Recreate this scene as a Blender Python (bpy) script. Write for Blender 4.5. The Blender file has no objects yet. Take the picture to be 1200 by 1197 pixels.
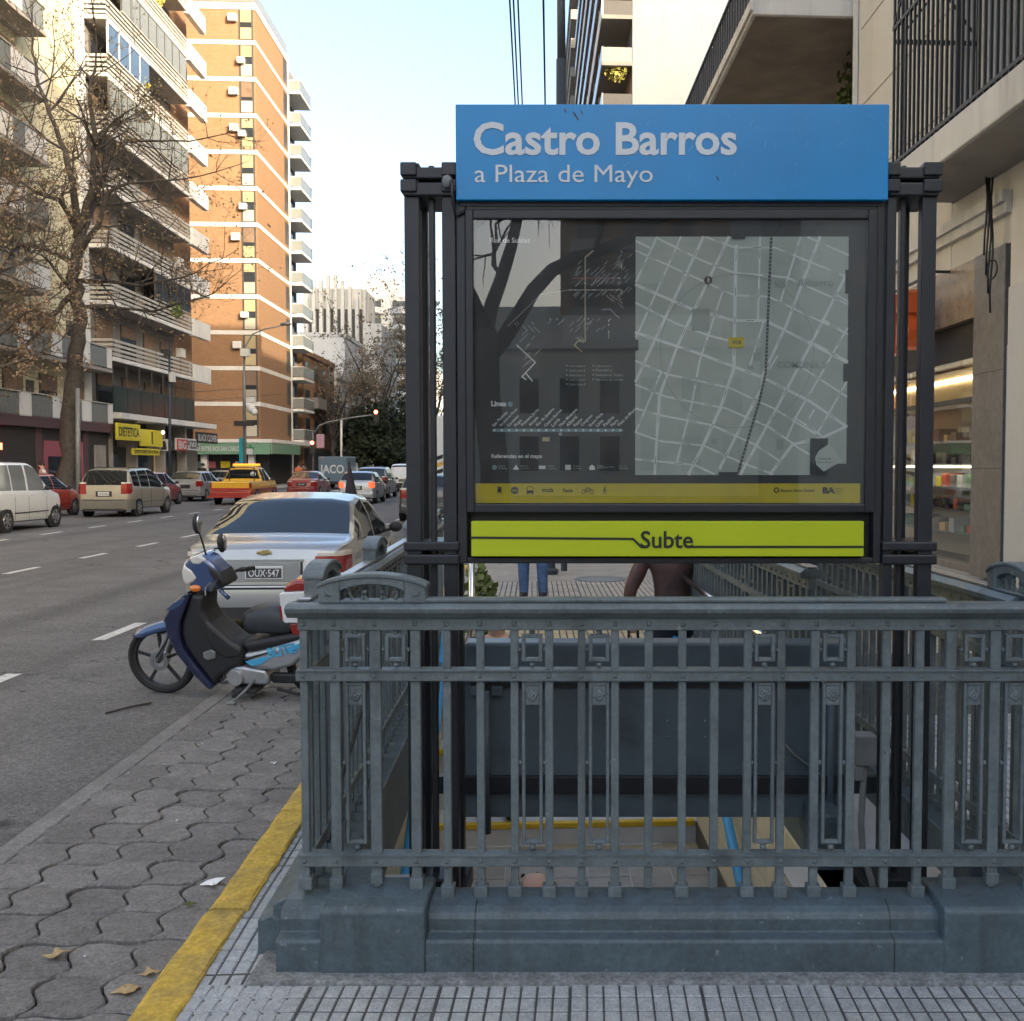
import bpy, bmesh, math, random
from mathutils import Vector, Matrix
rnd = random.Random(7)
sc = bpy.context.scene
R = math.radians
# ---------------------------------------------------------------- camera
FPX = 1200.0; CXP = 690.0; CYP = 598.5; CAMZ = 1.6
PITCH = R(2.53); TH = R(3.1)
cam_d = bpy.data.cameras.new('camera'); cam = bpy.data.objects.new('camera', cam_d)
sc.collection.objects.link(cam); sc.camera = cam
cam.location = (0, 0, CAMZ); cam.rotation_euler = (R(90) - PITCH, 0, 0)
cam_d.sensor_width = 36; cam_d.lens = 36; cam_d.shift_x = -(CXP - 600) / 1200.0
cam_d.clip_start = 0.05; cam_d.clip_end = 3000
# ---------------------------------------------------------------- light
SUN_AZ = R(44)      # measured from straight behind the camera towards the right
SUN_EL = R(19)
w = bpy.data.worlds.new('World'); sc.world = w; w.use_nodes = True
nt = w.node_tree; nt.nodes.clear()
sky = nt.nodes.new('ShaderNodeTexSky'); sky.sky_type = 'NISHITA'; sky.sun_disc = False
sky.sun_elevation = SUN_EL; sky.sun_rotation = math.pi - SUN_AZ
sky.air_density = 1.0; sky.dust_density = 5.5; sky.ozone_density = 1.0
bg = nt.nodes.new('ShaderNodeBackground'); bg.inputs['Strength'].default_value = 0.15
ow = nt.nodes.new('ShaderNodeOutputWorld')
nt.links.new(sky.outputs[0], bg.inputs[0]); nt.links.new(bg.outputs[0], ow.inputs[0])
sd = bpy.data.lights.new('sun', 'SUN'); sd.energy = 2.2; sd.angle = R(0.5); sd.color = (1.0, 0.86, 0.64)
sun = bpy.data.objects.new('sun', sd); sc.collection.objects.link(sun)
sv = Vector((math.sin(SUN_AZ) * math.cos(SUN_EL), -math.cos(SUN_AZ) * math.cos(SUN_EL), math.sin(SUN_EL)))
sun.rotation_euler = sv.to_track_quat('Z', 'Y').to_euler(); sun.location = (20, -20, 40)
vs = sc.view_settings; vs.view_transform = 'Standard'; vs.look = 'None'; vs.exposure = 1.98; vs.gamma = 1.0
vs.use_curve_mapping = False
sc.cycles.max_bounces = 6; sc.cycles.transparent_max_bounces = 8

# ---------------------------------------------------------------- helpers
cp, sp = math.cos(PITCH), math.sin(PITCH)
def P(px, py, Y):
    'photo pixel -> point of the plane at distance Y'
    u = (px - CXP) / FPX; v = (CYP - py) / FPX
    t = Y / (cp + v * sp)
    return Vector((u * t, Y, CAMZ + t * (v * cp - sp)))
def G(px, py, z=0.0):
    u = (px - CXP) / FPX; v = (CYP - py) / FPX
    t = (z - CAMZ) / (v * cp - sp)
    return Vector((u * t, t * (cp + v * sp), z))
ct, st = math.cos(TH), math.sin(TH)
def SF(a, b, z=0.0):
    'street frame (across, along) -> world'
    return Vector((a * ct - b * st, a * st + b * ct, z))
def IS(v):
    return Vector((v.x * ct + v.y * st, -v.x * st + v.y * ct, v.z))
OFF = {}
COL = sc.collection
class MB:
    def __init__(s): s.v = []; s.f = []; s.m = []; s.cm = 0
    def add(s, vs, fs):
        n = len(s.v); s.v += [tuple(p) for p in vs]
        for f in fs: s.f.append(tuple(i + n for i in f)); s.m.append(s.cm)
        return s
    def box(s, x0, x1, y0, y1, z0, z1):
        return s.add([(x0,y0,z0),(x1,y0,z0),(x1,y1,z0),(x0,y1,z0),(x0,y0,z1),(x1,y0,z1),(x1,y1,z1),(x0,y1,z1)],
            [(0,3,2,1),(4,5,6,7),(0,1,5,4),(1,2,6,5),(2,3,7,6),(3,0,4,7)])
    def obox(s, c, sz, M=None):
        b = MB().box(-sz[0]/2, sz[0]/2, -sz[1]/2, sz[1]/2, -sz[2]/2, sz[2]/2)
        M = M or Matrix.Identity(3); c = Vector(c)
        return s.add([c + M @ Vector(p) for p in b.v], b.f)
    def beam(s, p, q, w, h=None, up=(0,0,1)):
        'square bar from p to q'
        p = Vector(p); q = Vector(q); d = q - p; L = d.length
        if L < 1e-6: return s
        d.normalize(); up = Vector(up)
        if abs(d.dot(up)) > .98: up = Vector((0,1,0))
        x = d.cross(up).normalized(); z = x.cross(d)
        M = Matrix((x, d, z)).transposed()
        return s.obox((p+q)/2, (w, L, h or w), M)
    def prism(s, poly, ax, a0, a1):
        'extrude a 2d polygon along axis ax (x: poly is (y,z); y: (x,z); z: (x,y))'
        def mk(p, a):
            return (a, p[0], p[1]) if ax == 'x' else (p[0], a, p[1]) if ax == 'y' else (p[0], p[1], a)
        n = len(poly); vs = [mk(p, a0) for p in poly] + [mk(p, a1) for p in poly]
        fs = [tuple(range(n-1, -1, -1)), tuple(range(n, 2*n))]
        for i in range(n): j = (i+1) % n; fs.append((i, j, n+j, n+i))
        return s.add(vs, fs)
    def tube(s, pts, r, n=8, cap=True):
        pts = [Vector(p) for p in pts]; k = len(pts)
        rs = r if isinstance(r, (list, tuple)) else [r] * k
        vs = []; prev = None
        for i, p in enumerate(pts):
            d = (pts[min(i+1, k-1)] - pts[max(i-1, 0)])
            if d.length < 1e-9: d = Vector((0,0,1))
            d.normalize()
            if prev is None:
                a = Vector((0,0,1)) if abs(d.z) < .9 else Vector((1,0,0))
                x = d.cross(a).normalized()
            else:
                x = (prev - d * prev.dot(d)); x = x.normalized() if x.length > 1e-6 else d.orthogonal().normalized()
            prev = x; y = d.cross(x)
            for j in range(n):
                t = 2*math.pi*j/n; vs.append(p + (x*math.cos(t) + y*math.sin(t)) * rs[i])
        fs = []
        for i in range(k-1):
            for j in range(n):
                jj = (j+1) % n; fs.append((i*n+j, i*n+jj, (i+1)*n+jj, (i+1)*n+j))
        if cap: fs.append(tuple(range(n-1, -1, -1))); fs.append(tuple(range((k-1)*n, k*n)))
        return s.add(vs, fs)
    def lathe(s, prof, c=(0,0,0), axis=(0,0,1), n=20, closed=False):
        'profile [(r, h)] turned round axis through c'
        c = Vector(c); d = Vector(axis).normalized(); x = d.orthogonal().normalized(); y = d.cross(x)
        k = len(prof); vs = []
        for (r, h) in prof:
            for j in range(n):
                t = 2*math.pi*j/n; vs.append(c + d*h + (x*math.cos(t) + y*math.sin(t))*r)
        fs = []
        for i in range(k if closed else k-1):
            ii = (i+1) % k
            for j in range(n):
                jj = (j+1) % n; fs.append((i*n+j, i*n+jj, ii*n+jj, ii*n+j))
        if not closed:
            fs.append(tuple(range(n-1, -1, -1))); fs.append(tuple(range((k-1)*n, k*n)))
        return s.add(vs, fs)
    def ball(s, c, r, n=10, sc=(1,1,1)):
        m = n//2 + 1; vs = []; c = Vector(c)
        for i in range(1, m):
            a = math.pi*i/m
            for j in range(n):
                t = 2*math.pi*j/n
                vs.append(c + Vector((r*sc[0]*math.sin(a)*math.cos(t), r*sc[1]*math.sin(a)*math.sin(t), r*sc[2]*math.cos(a))))
        vs += [c + Vector((0,0,r*sc[2])), c - Vector((0,0,r*sc[2]))]
        fs = []
        for i in range(m-2):
            for j in range(n): jj=(j+1)%n; fs.append((i*n+j, (i+1)*n+j, (i+1)*n+jj, i*n+jj))
        T = len(vs)-2; B = T+1
        for j in range(n): jj=(j+1)%n; fs.append((T, j, jj)); fs.append((B, (m-2)*n+jj, (m-2)*n+j))
        return s.add(vs, fs)
    def torus(s, c, R1, r, axis=(0,1,0), n=24, m=8, sx=1, sz=1):
        prof = [(R1 + r*math.cos(2*math.pi*i/m), r*math.sin(2*math.pi*i/m)) for i in range(m)]
        b = MB().lathe(prof, (0,0,0), axis, n, closed=True); c = Vector(c)
        return s.add([c + Vector((p[0]*sx, p[1], p[2]*sz)) for p in b.v], b.f)
    def strip(s, pts, wd, y, th=0.0):
        'flat ribbon in the xz plane at y, facing -y'
        y0 = y
        for i in range(len(pts)-1):
            y = y0 - len(s.f)*8e-6
            p = Vector(pts[i]); q = Vector(pts[i+1]); d = (q-p)
            if d.length < 1e-6: continue
            d.normalize(); nn = Vector((-d[1], d[0])) * wd/2; e = d * wd * .35
            a = p - e; b = q + e
            s.add([(a[0]-nn[0], y, a[1]-nn[1]), (b[0]-nn[0], y, b[1]-nn[1]), (b[0]+nn[0], y, b[1]+nn[1]), (a[0]+nn[0], y, a[1]+nn[1])], [(0,1,2,3)])
        return s
    def xf(s, M):
        s.v = [tuple(M @ Vector(p)) for p in s.v]; return s
    def merge(s, o, M=None):
        return s.add([(M @ Vector(p)) if M else p for p in o.v], o.f)
    def mesh(s, name, off=(0,0,0)):
        me = bpy.data.meshes.new(name)
        me.from_pydata([(p[0]-off[0], p[1]-off[1], p[2]-off[2]) for p in s.v], [], s.f); return me
    def build(s, name, mt, parent=None, smooth=False, bevel=0, seg=2, frame=None, auto=None):
        off = OFF.get(parent.name, (0,0,0)) if parent else (0,0,0)
        me = s.mesh(name, off)
        for m_ in (mt if isinstance(mt, list) else [mt]): me.materials.append(MAT(m_) if isinstance(m_, str) else m_)
        if isinstance(mt, list): me.polygons.foreach_set('material_index', s.m)
        fixn(me)
        if smooth: me.polygons.foreach_set('use_smooth', [True]*len(me.polygons))
        if auto is not None: me.set_sharp_from_angle(angle=R(auto))
        o = bpy.data.objects.new(name, me); COL.objects.link(o)
        if parent: o.parent = parent; OFF[o.name] = off
        if bevel:
            b = o.modifiers.new('bevel', 'BEVEL'); b.width = bevel; b.segments = seg; b.limit_method = 'ANGLE'; b.angle_limit = R(35)
        return o
def fixn(me):
    bm = bmesh.new(); bm.from_mesh(me); bmesh.ops.recalc_face_normals(bm, faces=bm.faces); bm.to_mesh(me); bm.free()
def templ(m, mt, smooth=False):
    t = m.build('template', mt, None, smooth=smooth); me = t.data; bpy.data.objects.remove(t); return me
def tag(o, label, cat, group=None):
    o['label'] = label; o['category'] = cat
    if group: o['group'] = group
    return o
def struct(o): o['kind'] = 'structure'; return o
def thing(name, label, cat, at=(0,0,0), frame='w', rotz=0.0, group=None, local=False):
    'Empty at the base; parts are written in the coordinates of its frame'
    o = bpy.data.objects.new(name, None); COL.objects.link(o); o.empty_display_size = .2
    if frame == 's': o.location = SF(*at); o.rotation_euler = (0, 0, TH + rotz)
    else: o.location = at; o.rotation_euler = (0, 0, rotz)
    OFF[o.name] = (0,0,0) if (local or rotz) else tuple(at)
    return tag(o, label, cat, group)
def sframe(o):
    o.rotation_euler = (0, 0, TH); return o
def copy_tree(o, parent=None):
    c = o.copy(); COL.objects.link(c); c.parent = parent
    if o.name in OFF: OFF[c.name] = OFF[o.name]
    for ch in list(o.children): copy_tree(ch, c)
    return c
def share(src, name, parent, loc, rot=(0,0,0), scale=(1,1,1)):
    o = bpy.data.objects.new(name, src.data if hasattr(src, 'data') else src); COL.objects.link(o); o.parent = parent
    off = OFF.get(parent.name, (0,0,0)) if parent else (0,0,0)
    o.location = (loc[0]-off[0], loc[1]-off[1], loc[2]-off[2]); o.rotation_euler = rot; o.scale = scale
    if hasattr(src, 'modifiers'):
        for m in src.modifiers:
            if m.type == 'BEVEL':
                b = o.modifiers.new('bevel', 'BEVEL'); b.width = m.width; b.segments = m.segments; b.limit_method = 'ANGLE'; b.angle_limit = m.angle_limit
    return o
# ---------------------------------------------------------------- materials
MDEF = {}; MC = {}
def mdef(name, col, rough=.6, metal=0.0, var=.12, scale=6.0, bump=0.0, bscale=60.0, dirt=0.0, dscale=1.2, dcol=None, rand=0.0,
         spec=.5, coat=0.0, emit=0.0, speck=0.0, streak=False, alpha=1.0, trans=0.0, fn=None, grain=0.0, gscale=110.0):
    MDEF[name] = dict(col=col, rough=rough, metal=metal, var=var, scale=scale, bump=bump, bscale=bscale, dirt=dirt, dscale=dscale,
        dcol=dcol, rand=rand, spec=spec, coat=coat, emit=emit, speck=speck, streak=streak, alpha=alpha, trans=trans, fn=fn, grain=grain, gscale=gscale)
def MAT(name):
    if name in MC: return MC[name]
    d = MDEF[name]; m = bpy.data.materials.new(name); m.use_nodes = True; MC[name] = m
    n = m.node_tree.nodes; l = m.node_tree.links; b = n['Principled BSDF']
    tc = n.new('ShaderNodeTexCoord'); vec = tc.outputs['Object']
    oi = n.new('ShaderNodeObjectInfo')
    ad = n.new('ShaderNodeVectorMath'); ad.operation = 'ADD'; l.new(vec, ad.inputs[0])
    cb = n.new('ShaderNodeCombineXYZ'); mu = n.new('ShaderNodeMath'); mu.operation = 'MULTIPLY'; mu.inputs[1].default_value = 37.0
    l.new(oi.outputs['Random'], mu.inputs[0]); l.new(mu.outputs[0], cb.inputs[0]); l.new(mu.outputs[0], cb.inputs[1]); l.new(cb.outputs[0], ad.inputs[1])
    vec = ad.outputs[0]
    c = d['col']
    def mix(a, bcol, fac, mode='MIX'):
        x = n.new('ShaderNodeMix'); x.data_type = 'RGBA'; x.blend_type = mode; x.clamp_factor = True
        if hasattr(a, 'is_linked'): l.new(a, x.inputs[6])
        else: x.inputs[6].default_value = (*a, 1)
        if hasattr(bcol, 'is_linked'): l.new(bcol, x.inputs[7])
        else: x.inputs[7].default_value = (*bcol, 1)
        if hasattr(fac, 'is_linked'): l.new(fac, x.inputs[0])
        else: x.inputs[0].default_value = fac
        return x.outputs[2]
    def noise(scale, detail=4, rough=.6, v=None):
        x = n.new('ShaderNodeTexNoise'); x.inputs['Scale'].default_value = scale; x.inputs['Detail'].default_value = detail
        x.inputs['Roughness'].default_value = rough; l.new(v or vec, x.inputs['Vector']); return x.outputs['Fac']
    def ramp(fac, lo, hi):
        x = n.new('ShaderNodeMapRange'); x.inputs[1].default_value = lo; x.inputs[2].default_value = hi; l.new(fac, x.inputs[0]); return x.outputs[0]
    v = d['var']; out = mix([max(0, q*(1-v)) for q in c], [min(1, q*(1+v)) for q in c], ramp(noise(d['scale']), .3, .7))
    if d['dirt']:
        dv = vec
        if d['streak']:
            mp = n.new('ShaderNodeMapping'); mp.inputs['Scale'].default_value = (1, 1, .12); l.new(vec, mp.inputs[0]); dv = mp.outputs[0]
        f = ramp(noise(d['dscale'], 6, .65, dv), .48, .72)
        ff = n.new('ShaderNodeMath'); ff.operation = 'MULTIPLY'; ff.inputs[1].default_value = d['dirt']; l.new(f, ff.inputs[0])
        out = mix(out, d['dcol'] or [q*.45 for q in c], ff.outputs[0])
    if d['speck']:
        f = ramp(noise(d['bscale']*2.2, 2, .5), .6, .68)
        ff = n.new('ShaderNodeMath'); ff.operation = 'MULTIPLY'; ff.inputs[1].default_value = d['speck']; l.new(f, ff.inputs[0])
        out = mix(out, [min(1, q*2.4) for q in c], ff.outputs[0])
    if d['rand']:
        mr = n.new('ShaderNodeMapRange'); mr.inputs[3].default_value = 1-d['rand']; mr.inputs[4].default_value = 1+d['rand']; l.new(oi.outputs['Random'], mr.inputs[0])
        x = n.new('ShaderNodeVectorMath'); x.operation = 'SCALE'; l.new(out, x.inputs[0]); l.new(mr.outputs[0], x.inputs['Scale']); out = x.outputs[0]
    if d['fn']: out = d['fn'](n, l, out, mix, noise, ramp, tc)
    if d['grain']:
        for gs, ga in ((d['gscale'], d['grain']), (d['gscale']*.33, d['grain']*.6)):
            mr = n.new('ShaderNodeMapRange'); mr.inputs[1].default_value = .32; mr.inputs[2].default_value = .68; mr.inputs[3].default_value = 1-ga; mr.inputs[4].default_value = 1+ga; l.new(noise(gs, 2, .6), mr.inputs[0])
            x = n.new('ShaderNodeVectorMath'); x.operation = 'SCALE'; l.new(out, x.inputs[0]); l.new(mr.outputs[0], x.inputs['Scale']); out = x.outputs[0]
    l.new(out, b.inputs['Base Color'])
    b.inputs['Metallic'].default_value = d['metal']; b.inputs['Specular IOR Level'].default_value = d['spec']
    if d['var'] and d['rough'] > .15:
        mr = n.new('ShaderNodeMapRange'); mr.inputs[3].default_value = d['rough']*.85; mr.inputs[4].default_value = min(1, d['rough']*1.15)
        l.new(noise(d['scale']*2.3), mr.inputs[0]); l.new(mr.outputs[0], b.inputs['Roughness'])
    else: b.inputs['Roughness'].default_value = d['rough']
    if d['coat']: b.inputs['Coat Weight'].default_value = d['coat']; b.inputs['Coat Roughness'].default_value = .04
    if d['trans']: b.inputs['Transmission Weight'].default_value = d['trans']
    if d['emit']: l.new(out, b.inputs['Emission Color']); b.inputs['Emission Strength'].default_value = d['emit']
    if d['bump']:
        bp = n.new('ShaderNodeBump'); bp.inputs['Strength'].default_value = d['bump']; bp.inputs['Distance'].default_value = .01
        l.new(noise(d['bscale'], 5, .65), bp.inputs['Height']); l.new(bp.outputs[0], b.inputs['Normal'])
    return m
def glassmat(name, tint, base, rough=.0, k=1.0, smear=0.0):
    'thin pane: mostly see-through with a mirror layer'
    m = bpy.data.materials.new(name); m.use_nodes = True; MC[name] = m
    n = m.node_tree.nodes; l = m.node_tree.links; n.clear()
    t = n.new('ShaderNodeBsdfTransparent'); t.inputs[0].default_value = (*tint, 1)
    g = n.new('ShaderNodeBsdfGlossy'); g.inputs['Roughness'].default_value = rough
    fr = n.new('ShaderNodeFresnel'); fr.inputs[0].default_value = 1.5
    ma = n.new('ShaderNodeMath'); ma.operation = 'MULTIPLY_ADD'; ma.inputs[1].default_value = k; ma.inputs[2].default_value = base; ma.use_clamp = True
    l.new(fr.outputs[0], ma.inputs[0]); x = n.new('ShaderNodeMixShader'); l.new(ma.outputs[0], x.inputs[0])
    l.new(t.outputs[0], x.inputs[1]); l.new(g.outputs[0], x.inputs[2])
    res = x.outputs[0]
    if smear:
        df = n.new('ShaderNodeBsdfDiffuse'); df.inputs[0].default_value = (.5,.52,.52,1); tc = n.new('ShaderNodeTexCoord')
        mp = n.new('ShaderNodeMapping'); mp.inputs['Scale'].default_value = (1.5,1.5,.5); mp.inputs['Rotation'].default_value = (0,.5,0); l.new(tc.outputs['Object'], mp.inputs[0])
        nz = n.new('ShaderNodeTexNoise'); nz.inputs['Scale'].default_value = 6; nz.inputs['Detail'].default_value = 8; nz.inputs['Roughness'].default_value = .7; l.new(mp.outputs[0], nz.inputs['Vector'])
        mr = n.new('ShaderNodeMapRange'); mr.inputs[1].default_value = .42; mr.inputs[2].default_value = .78; mr.inputs[3].default_value = 0; mr.inputs[4].default_value = smear; l.new(nz.outputs['Fac'], mr.inputs[0])
        x2 = n.new('ShaderNodeMixShader'); l.new(mr.outputs[0], x2.inputs[0]); l.new(res, x2.inputs[1]); l.new(df.outputs[0], x2.inputs[2]); res = x2.outputs[0]
    o = n.new('ShaderNodeOutputMaterial'); l.new(res, o.inputs[0]); return m
def text(s, w, h=None, x0=0, z0=0, y=0, bold=0.0, ext=.001, rot=0.0):
    'lettering as a mesh builder in the xz plane facing -y, fitted to width w (and height h)'
    cu = bpy.data.curves.new('t', 'FONT'); cu.body = s; cu.offset = bold; cu.extrude = 0; cu.resolution_u = 3
    ob = bpy.data.objects.new('t', cu); COL.objects.link(ob)
    dg = bpy.context.evaluated_depsgraph_get(); me = bpy.data.meshes.new_from_object(ob.evaluated_get(dg))
    vs = [v.co.copy() for v in me.vertices]; fs = [tuple(p.vertices) for p in me.polygons]
    bpy.data.objects.remove(ob); bpy.data.curves.remove(cu); bpy.data.meshes.remove(me)
    b = MB()
    if not vs: return b
    xa = min(v.x for v in vs); xb = max(v.x for v in vs); ya = min(v.y for v in vs); yb = max(v.y for v in vs)
    kx = w/(xb-xa); ky = (h/(yb-ya)) if h else kx
    cr, sr = math.cos(rot), math.sin(rot)
    out = []
    for v in vs:
        lx = (v.x-xa)*kx; lz = (v.y-ya)*ky
        out.append((x0 + lx*cr - lz*sr, y, z0 + lx*sr + lz*cr))
    return b.add(out, fs)
# ================================================================ material table
def asphaltfn(n, l, out, mix, noise, ramp, tc):
    def mapped(scale):
        mp = n.new('ShaderNodeMapping'); mp.inputs['Scale'].default_value = scale; l.new(tc.outputs['Object'], mp.inputs[0]); return mp.outputs[0]
    out = mix(out, (.085,.083,.082), ramp(noise(1.0, 3, .5, mapped((1.1,.035,1))), .50, .75))     # polished wheel tracks
    out = mix(out, (.175,.172,.168), ramp(noise(.22, 5, .7, mapped((1,.5,1))), .56, .62))           # paler repair patches
    v = n.new('ShaderNodeTexVoronoi'); v.feature = 'DISTANCE_TO_EDGE'; v.inputs['Scale'].default_value = .42
    ad = n.new('ShaderNodeVectorMath'); ad.operation = 'ADD'; nz = n.new('ShaderNodeTexNoise'); nz.inputs['Scale'].default_value = 2.5; nz.inputs['Detail'].default_value = 6
    l.new(tc.outputs['Object'], nz.inputs['Vector']); l.new(tc.outputs['Object'], ad.inputs[0]); l.new(nz.outputs['Color'], ad.inputs[1]); l.new(ad.outputs[0], v.inputs['Vector'])
    cr = n.new('ShaderNodeMapRange'); cr.inputs[1].default_value = .004; cr.inputs[2].default_value = .010; cr.inputs[3].default_value = .8; cr.inputs[4].default_value = 0; l.new(v.outputs['Distance'], cr.inputs[0])
    g = n.new('ShaderNodeMath'); g.operation = 'MULTIPLY'; l.new(cr.outputs[0], g.inputs[0]); l.new(ramp(noise(.35, 3, .5), .50, .60), g.inputs[1])
    out = mix(out, (.02,.02,.02), g.outputs[0])
    return mix(out, (.028,.027,.027), ramp(noise(1.7, 4, .6), .66, .76))                              # oil spots
mdef('asphalt', (.135,.133,.131), .85, var=.18, scale=1.4, bump=.9, bscale=70, speck=.3, fn=asphaltfn, grain=.38, gscale=75)
mdef('concrete_paver', (.175,.167,.160), .85, grain=.26, gscale=70, var=.24, scale=7, bump=.6, bscale=60, dirt=.6, dscale=3.5, dcol=(.10,.095,.092), rand=.16, speck=.2)
mdef('paver_joint', (.035,.032,.030), .95, var=.2, bump=.3)
mdef('gutter_concrete', (.19,.187,.182), .85, grain=.25, gscale=80, var=.2, scale=4, bump=.5, bscale=70, dirt=.5, dscale=2)
mdef('yellow_kerb', (.56,.37,.05), .75, grain=.2, gscale=60, var=.14, scale=9, bump=.45, bscale=55, dirt=.75, dscale=3.2, dcol=(.20,.165,.095), rand=.06)
mdef('road_paint', (.60,.60,.58), .7, var=.12, scale=8, bump=.2, dirt=.7, dscale=9, dcol=(.14,.14,.135))
mdef('tile', (.37,.385,.395), .7, grain=.2, gscale=120, var=.14, scale=9, bump=.35, bscale=90, dirt=.5, dscale=3.0, dcol=(.14,.15,.155), rand=.09, speck=.12)
mdef('tile_joint', (.07,.07,.07), .9, var=.3)
mdef('pavement_far', (.30,.285,.26), .8, var=.15, scale=3, dirt=.4, dscale=.6)
mdef('tile_ochre', (.40,.325,.20), .8, var=.15, scale=6, rand=.1, dirt=.3)
mdef('tile_pale', (.37,.345,.305), .75, var=.12, scale=6, rand=.08, dirt=.3, dscale=2)
mdef('ground', (.16,.155,.15), .9, var=.15, scale=.3)
mdef('mortar', (.22,.225,.225), .9, grain=.3, gscale=70, var=.25, scale=14, bump=.9, bscale=45, dirt=.5, dscale=6)
def chips(n, l, out, mix, noise, ramp, tc):
    out = mix(out, (.20,.215,.22), ramp(noise(26, 5, .7), .64, .68))
    out = mix(out, (.045,.030,.022), ramp(noise(19, 6, .75), .66, .71))
    mp = n.new('ShaderNodeMapping'); mp.inputs['Scale'].default_value = (9, 9, .7); l.new(tc.outputs['Object'], mp.inputs[0])
    return mix(out, (.055,.062,.062), ramp(noise(1.0, 4, .6, mp.outputs[0]), .56, .80))
mdef('rail_paint', (.128,.155,.163), .5, grain=.12, gscale=60, var=.14, scale=7, bump=.22, bscale=38, dirt=.4, dscale=5, dcol=(.07,.083,.088), fn=chips)
mdef('base_paint', (.078,.110,.126), .48, grain=.14, gscale=60, var=.14, scale=5, bump=.4, bscale=18, dirt=.6, dscale=4, dcol=(.06,.072,.078), fn=chips)
mdef('black_metal', (.018,.020,.025), .42, var=.15, scale=10, bump=.08, bscale=80, dirt=.3, dscale=6, dcol=(.03,.032,.036))
mdef('panel_metal', (.085,.115,.138), .45, var=.16, scale=2.2, dirt=.6, dscale=3, dcol=(.022,.024,.028), bump=.08)
mdef('pipe_metal', (.15,.16,.165), .5, var=.15, scale=12)
mdef('blue_sign', (.004,.225,.53), .34, var=.07, scale=3, dirt=.22, dscale=5, dcol=(.03,.20,.42), streak=True)
mdef('sign_white', (.60,.64,.66), .5, var=.04)
mdef('sign_lime', (.48,.56,.010), .4, var=.04, scale=4, dirt=.08, dscale=8)
mdef('sign_ink', (.018,.024,.012), .5, var=.05)
mdef('poster_dark', (.022,.025,.029), .5, var=.06)
mdef('poster_map', (.56,.62,.57), .6, var=.06, scale=6, dirt=.2, dscale=5, dcol=(.15,.20,.19))
mdef('map_street', (.95,.97,.95), .6, var=.03)
mdef('map_dark', (.08,.095,.09), .6, var=.03)
mdef('map_faint', (.40,.45,.42), .6, var=.03)
mdef('poster_white', (.85,.87,.86), .6, var=.03)
mdef('poster_grey', (.42,.45,.45), .6, var=.03)
mdef('poster_teal', (.20,.34,.38), .6, var=.03)
mdef('poster_cream', (.55,.47,.28), .6, var=.03)
mdef('poster_red', (.36,.10,.08), .6, var=.03)
mdef('poster_yellow', (.74,.60,.03), .55, var=.06, scale=5, dirt=.2, dscale=4)
mdef('chrome', (.62,.63,.64), .18, 1.0, var=.05)
mdef('galvanised', (.42,.43,.44), .35, .9, var=.12, scale=14)
mdef('step_stone', (.58,.57,.54), .75, var=.14, scale=6, dirt=.4, dscale=3, bump=.15)
mdef('nosing_yellow', (.68,.43,.02), .6, var=.14, scale=12, dirt=.5, dscale=6)
mdef('wall_tile', (.76,.68,.48), .35, var=.06, scale=6, dirt=.2, dscale=3, rand=.05)
mdef('wall_grout', (.35,.31,.22), .8, var=.1)
mdef('skirting', (.09,.075,.055), .5, var=.15)
mdef('blue_handrail', (.05,.32,.62), .35, var=.06)
mdef('leaf_brown', (.22,.13,.045), .7, var=.3, scale=20, rand=.2)
mdef('leaf_dry', (.42,.30,.15), .8, var=.3, scale=30)
mdef('litter_white', (.75,.76,.78), .7, var=.1)
mdef('bark', (.058,.050,.044), .9, var=.35, scale=6, bump=.8, bscale=18)
mdef('bark_pale', (.16,.15,.13), .9, var=.4, scale=3, bump=.5, bscale=10)
mdef('leaf_moss', (.10,.11,.03), .8, var=.3, scale=40)
mdef('scratch', (.10,.33,.62), .5, var=.2)
glassmat('pane', (.97,.98,.98), .025, smear=.05)
# ================================================================ ground, road, kerbs, pavers, tiles
KL, KR = -1.18, -1.03           # kerb
EA0, EA1, EB0, EB1 = -.72, 1.62, 3.36, 8.45   # stair opening in the street frame
FK = -17.7                      # far kerb
RZ = -.13
def sheet(name, rects, z, mt, parent=None, frame='s'):
    b = MB()
    for (a0, a1, b0, b1) in rects: b.add([(a0,b0,z),(a1,b0,z),(a1,b1,z),(a0,b1,z)], [(0,1,2,3)])
    o = b.build(name, mt, parent)
    if frame == 's' and not parent: sframe(o)
    return o
H = 1500
struct(sheet('ground', [(-H,EA0,-H,H),(EA1,H,-H,H),(EA0,EA1,-H,EB0),(EA0,EA1,EB1,H)], -.24, 'ground'))
road = struct(sheet('road', [(FK,-2.42,-80,600),(-2.42,KL-.004,8.3,600),(-2.42,KL-.004,-80,1.6)], RZ, 'asphalt'))
pave = struct(sheet('pavement', [(KR,EA0,-80,EB1+.01),(EA1,6.9,-80,EB1+.01),(EA0,EA1,-80,EB0),(KR,6.9,EB1+.01,400)], -.006, 'tile_joint'))
farp = struct(sheet('far_pavement', [(-23.5,FK-.2,-80,400)], 0.0, 'pavement_far'))
gut = struct(MB().box(-2.42,-2.30,1.6,8.3,-.2,RZ+.004).build('gutter_edge', 'gutter_concrete', bevel=.012)); sframe(gut)
bed = struct(sheet('paver_strip', [(-2.30,KL,1.6,8.3)], RZ-.024, 'paver_joint'))
struct(sheet('joint_sand', [(-2.30,-2.262,1.6,8.3),(KL-.04,KL,1.6,8.3)], RZ-.004, 'gutter_concrete'))
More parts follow.
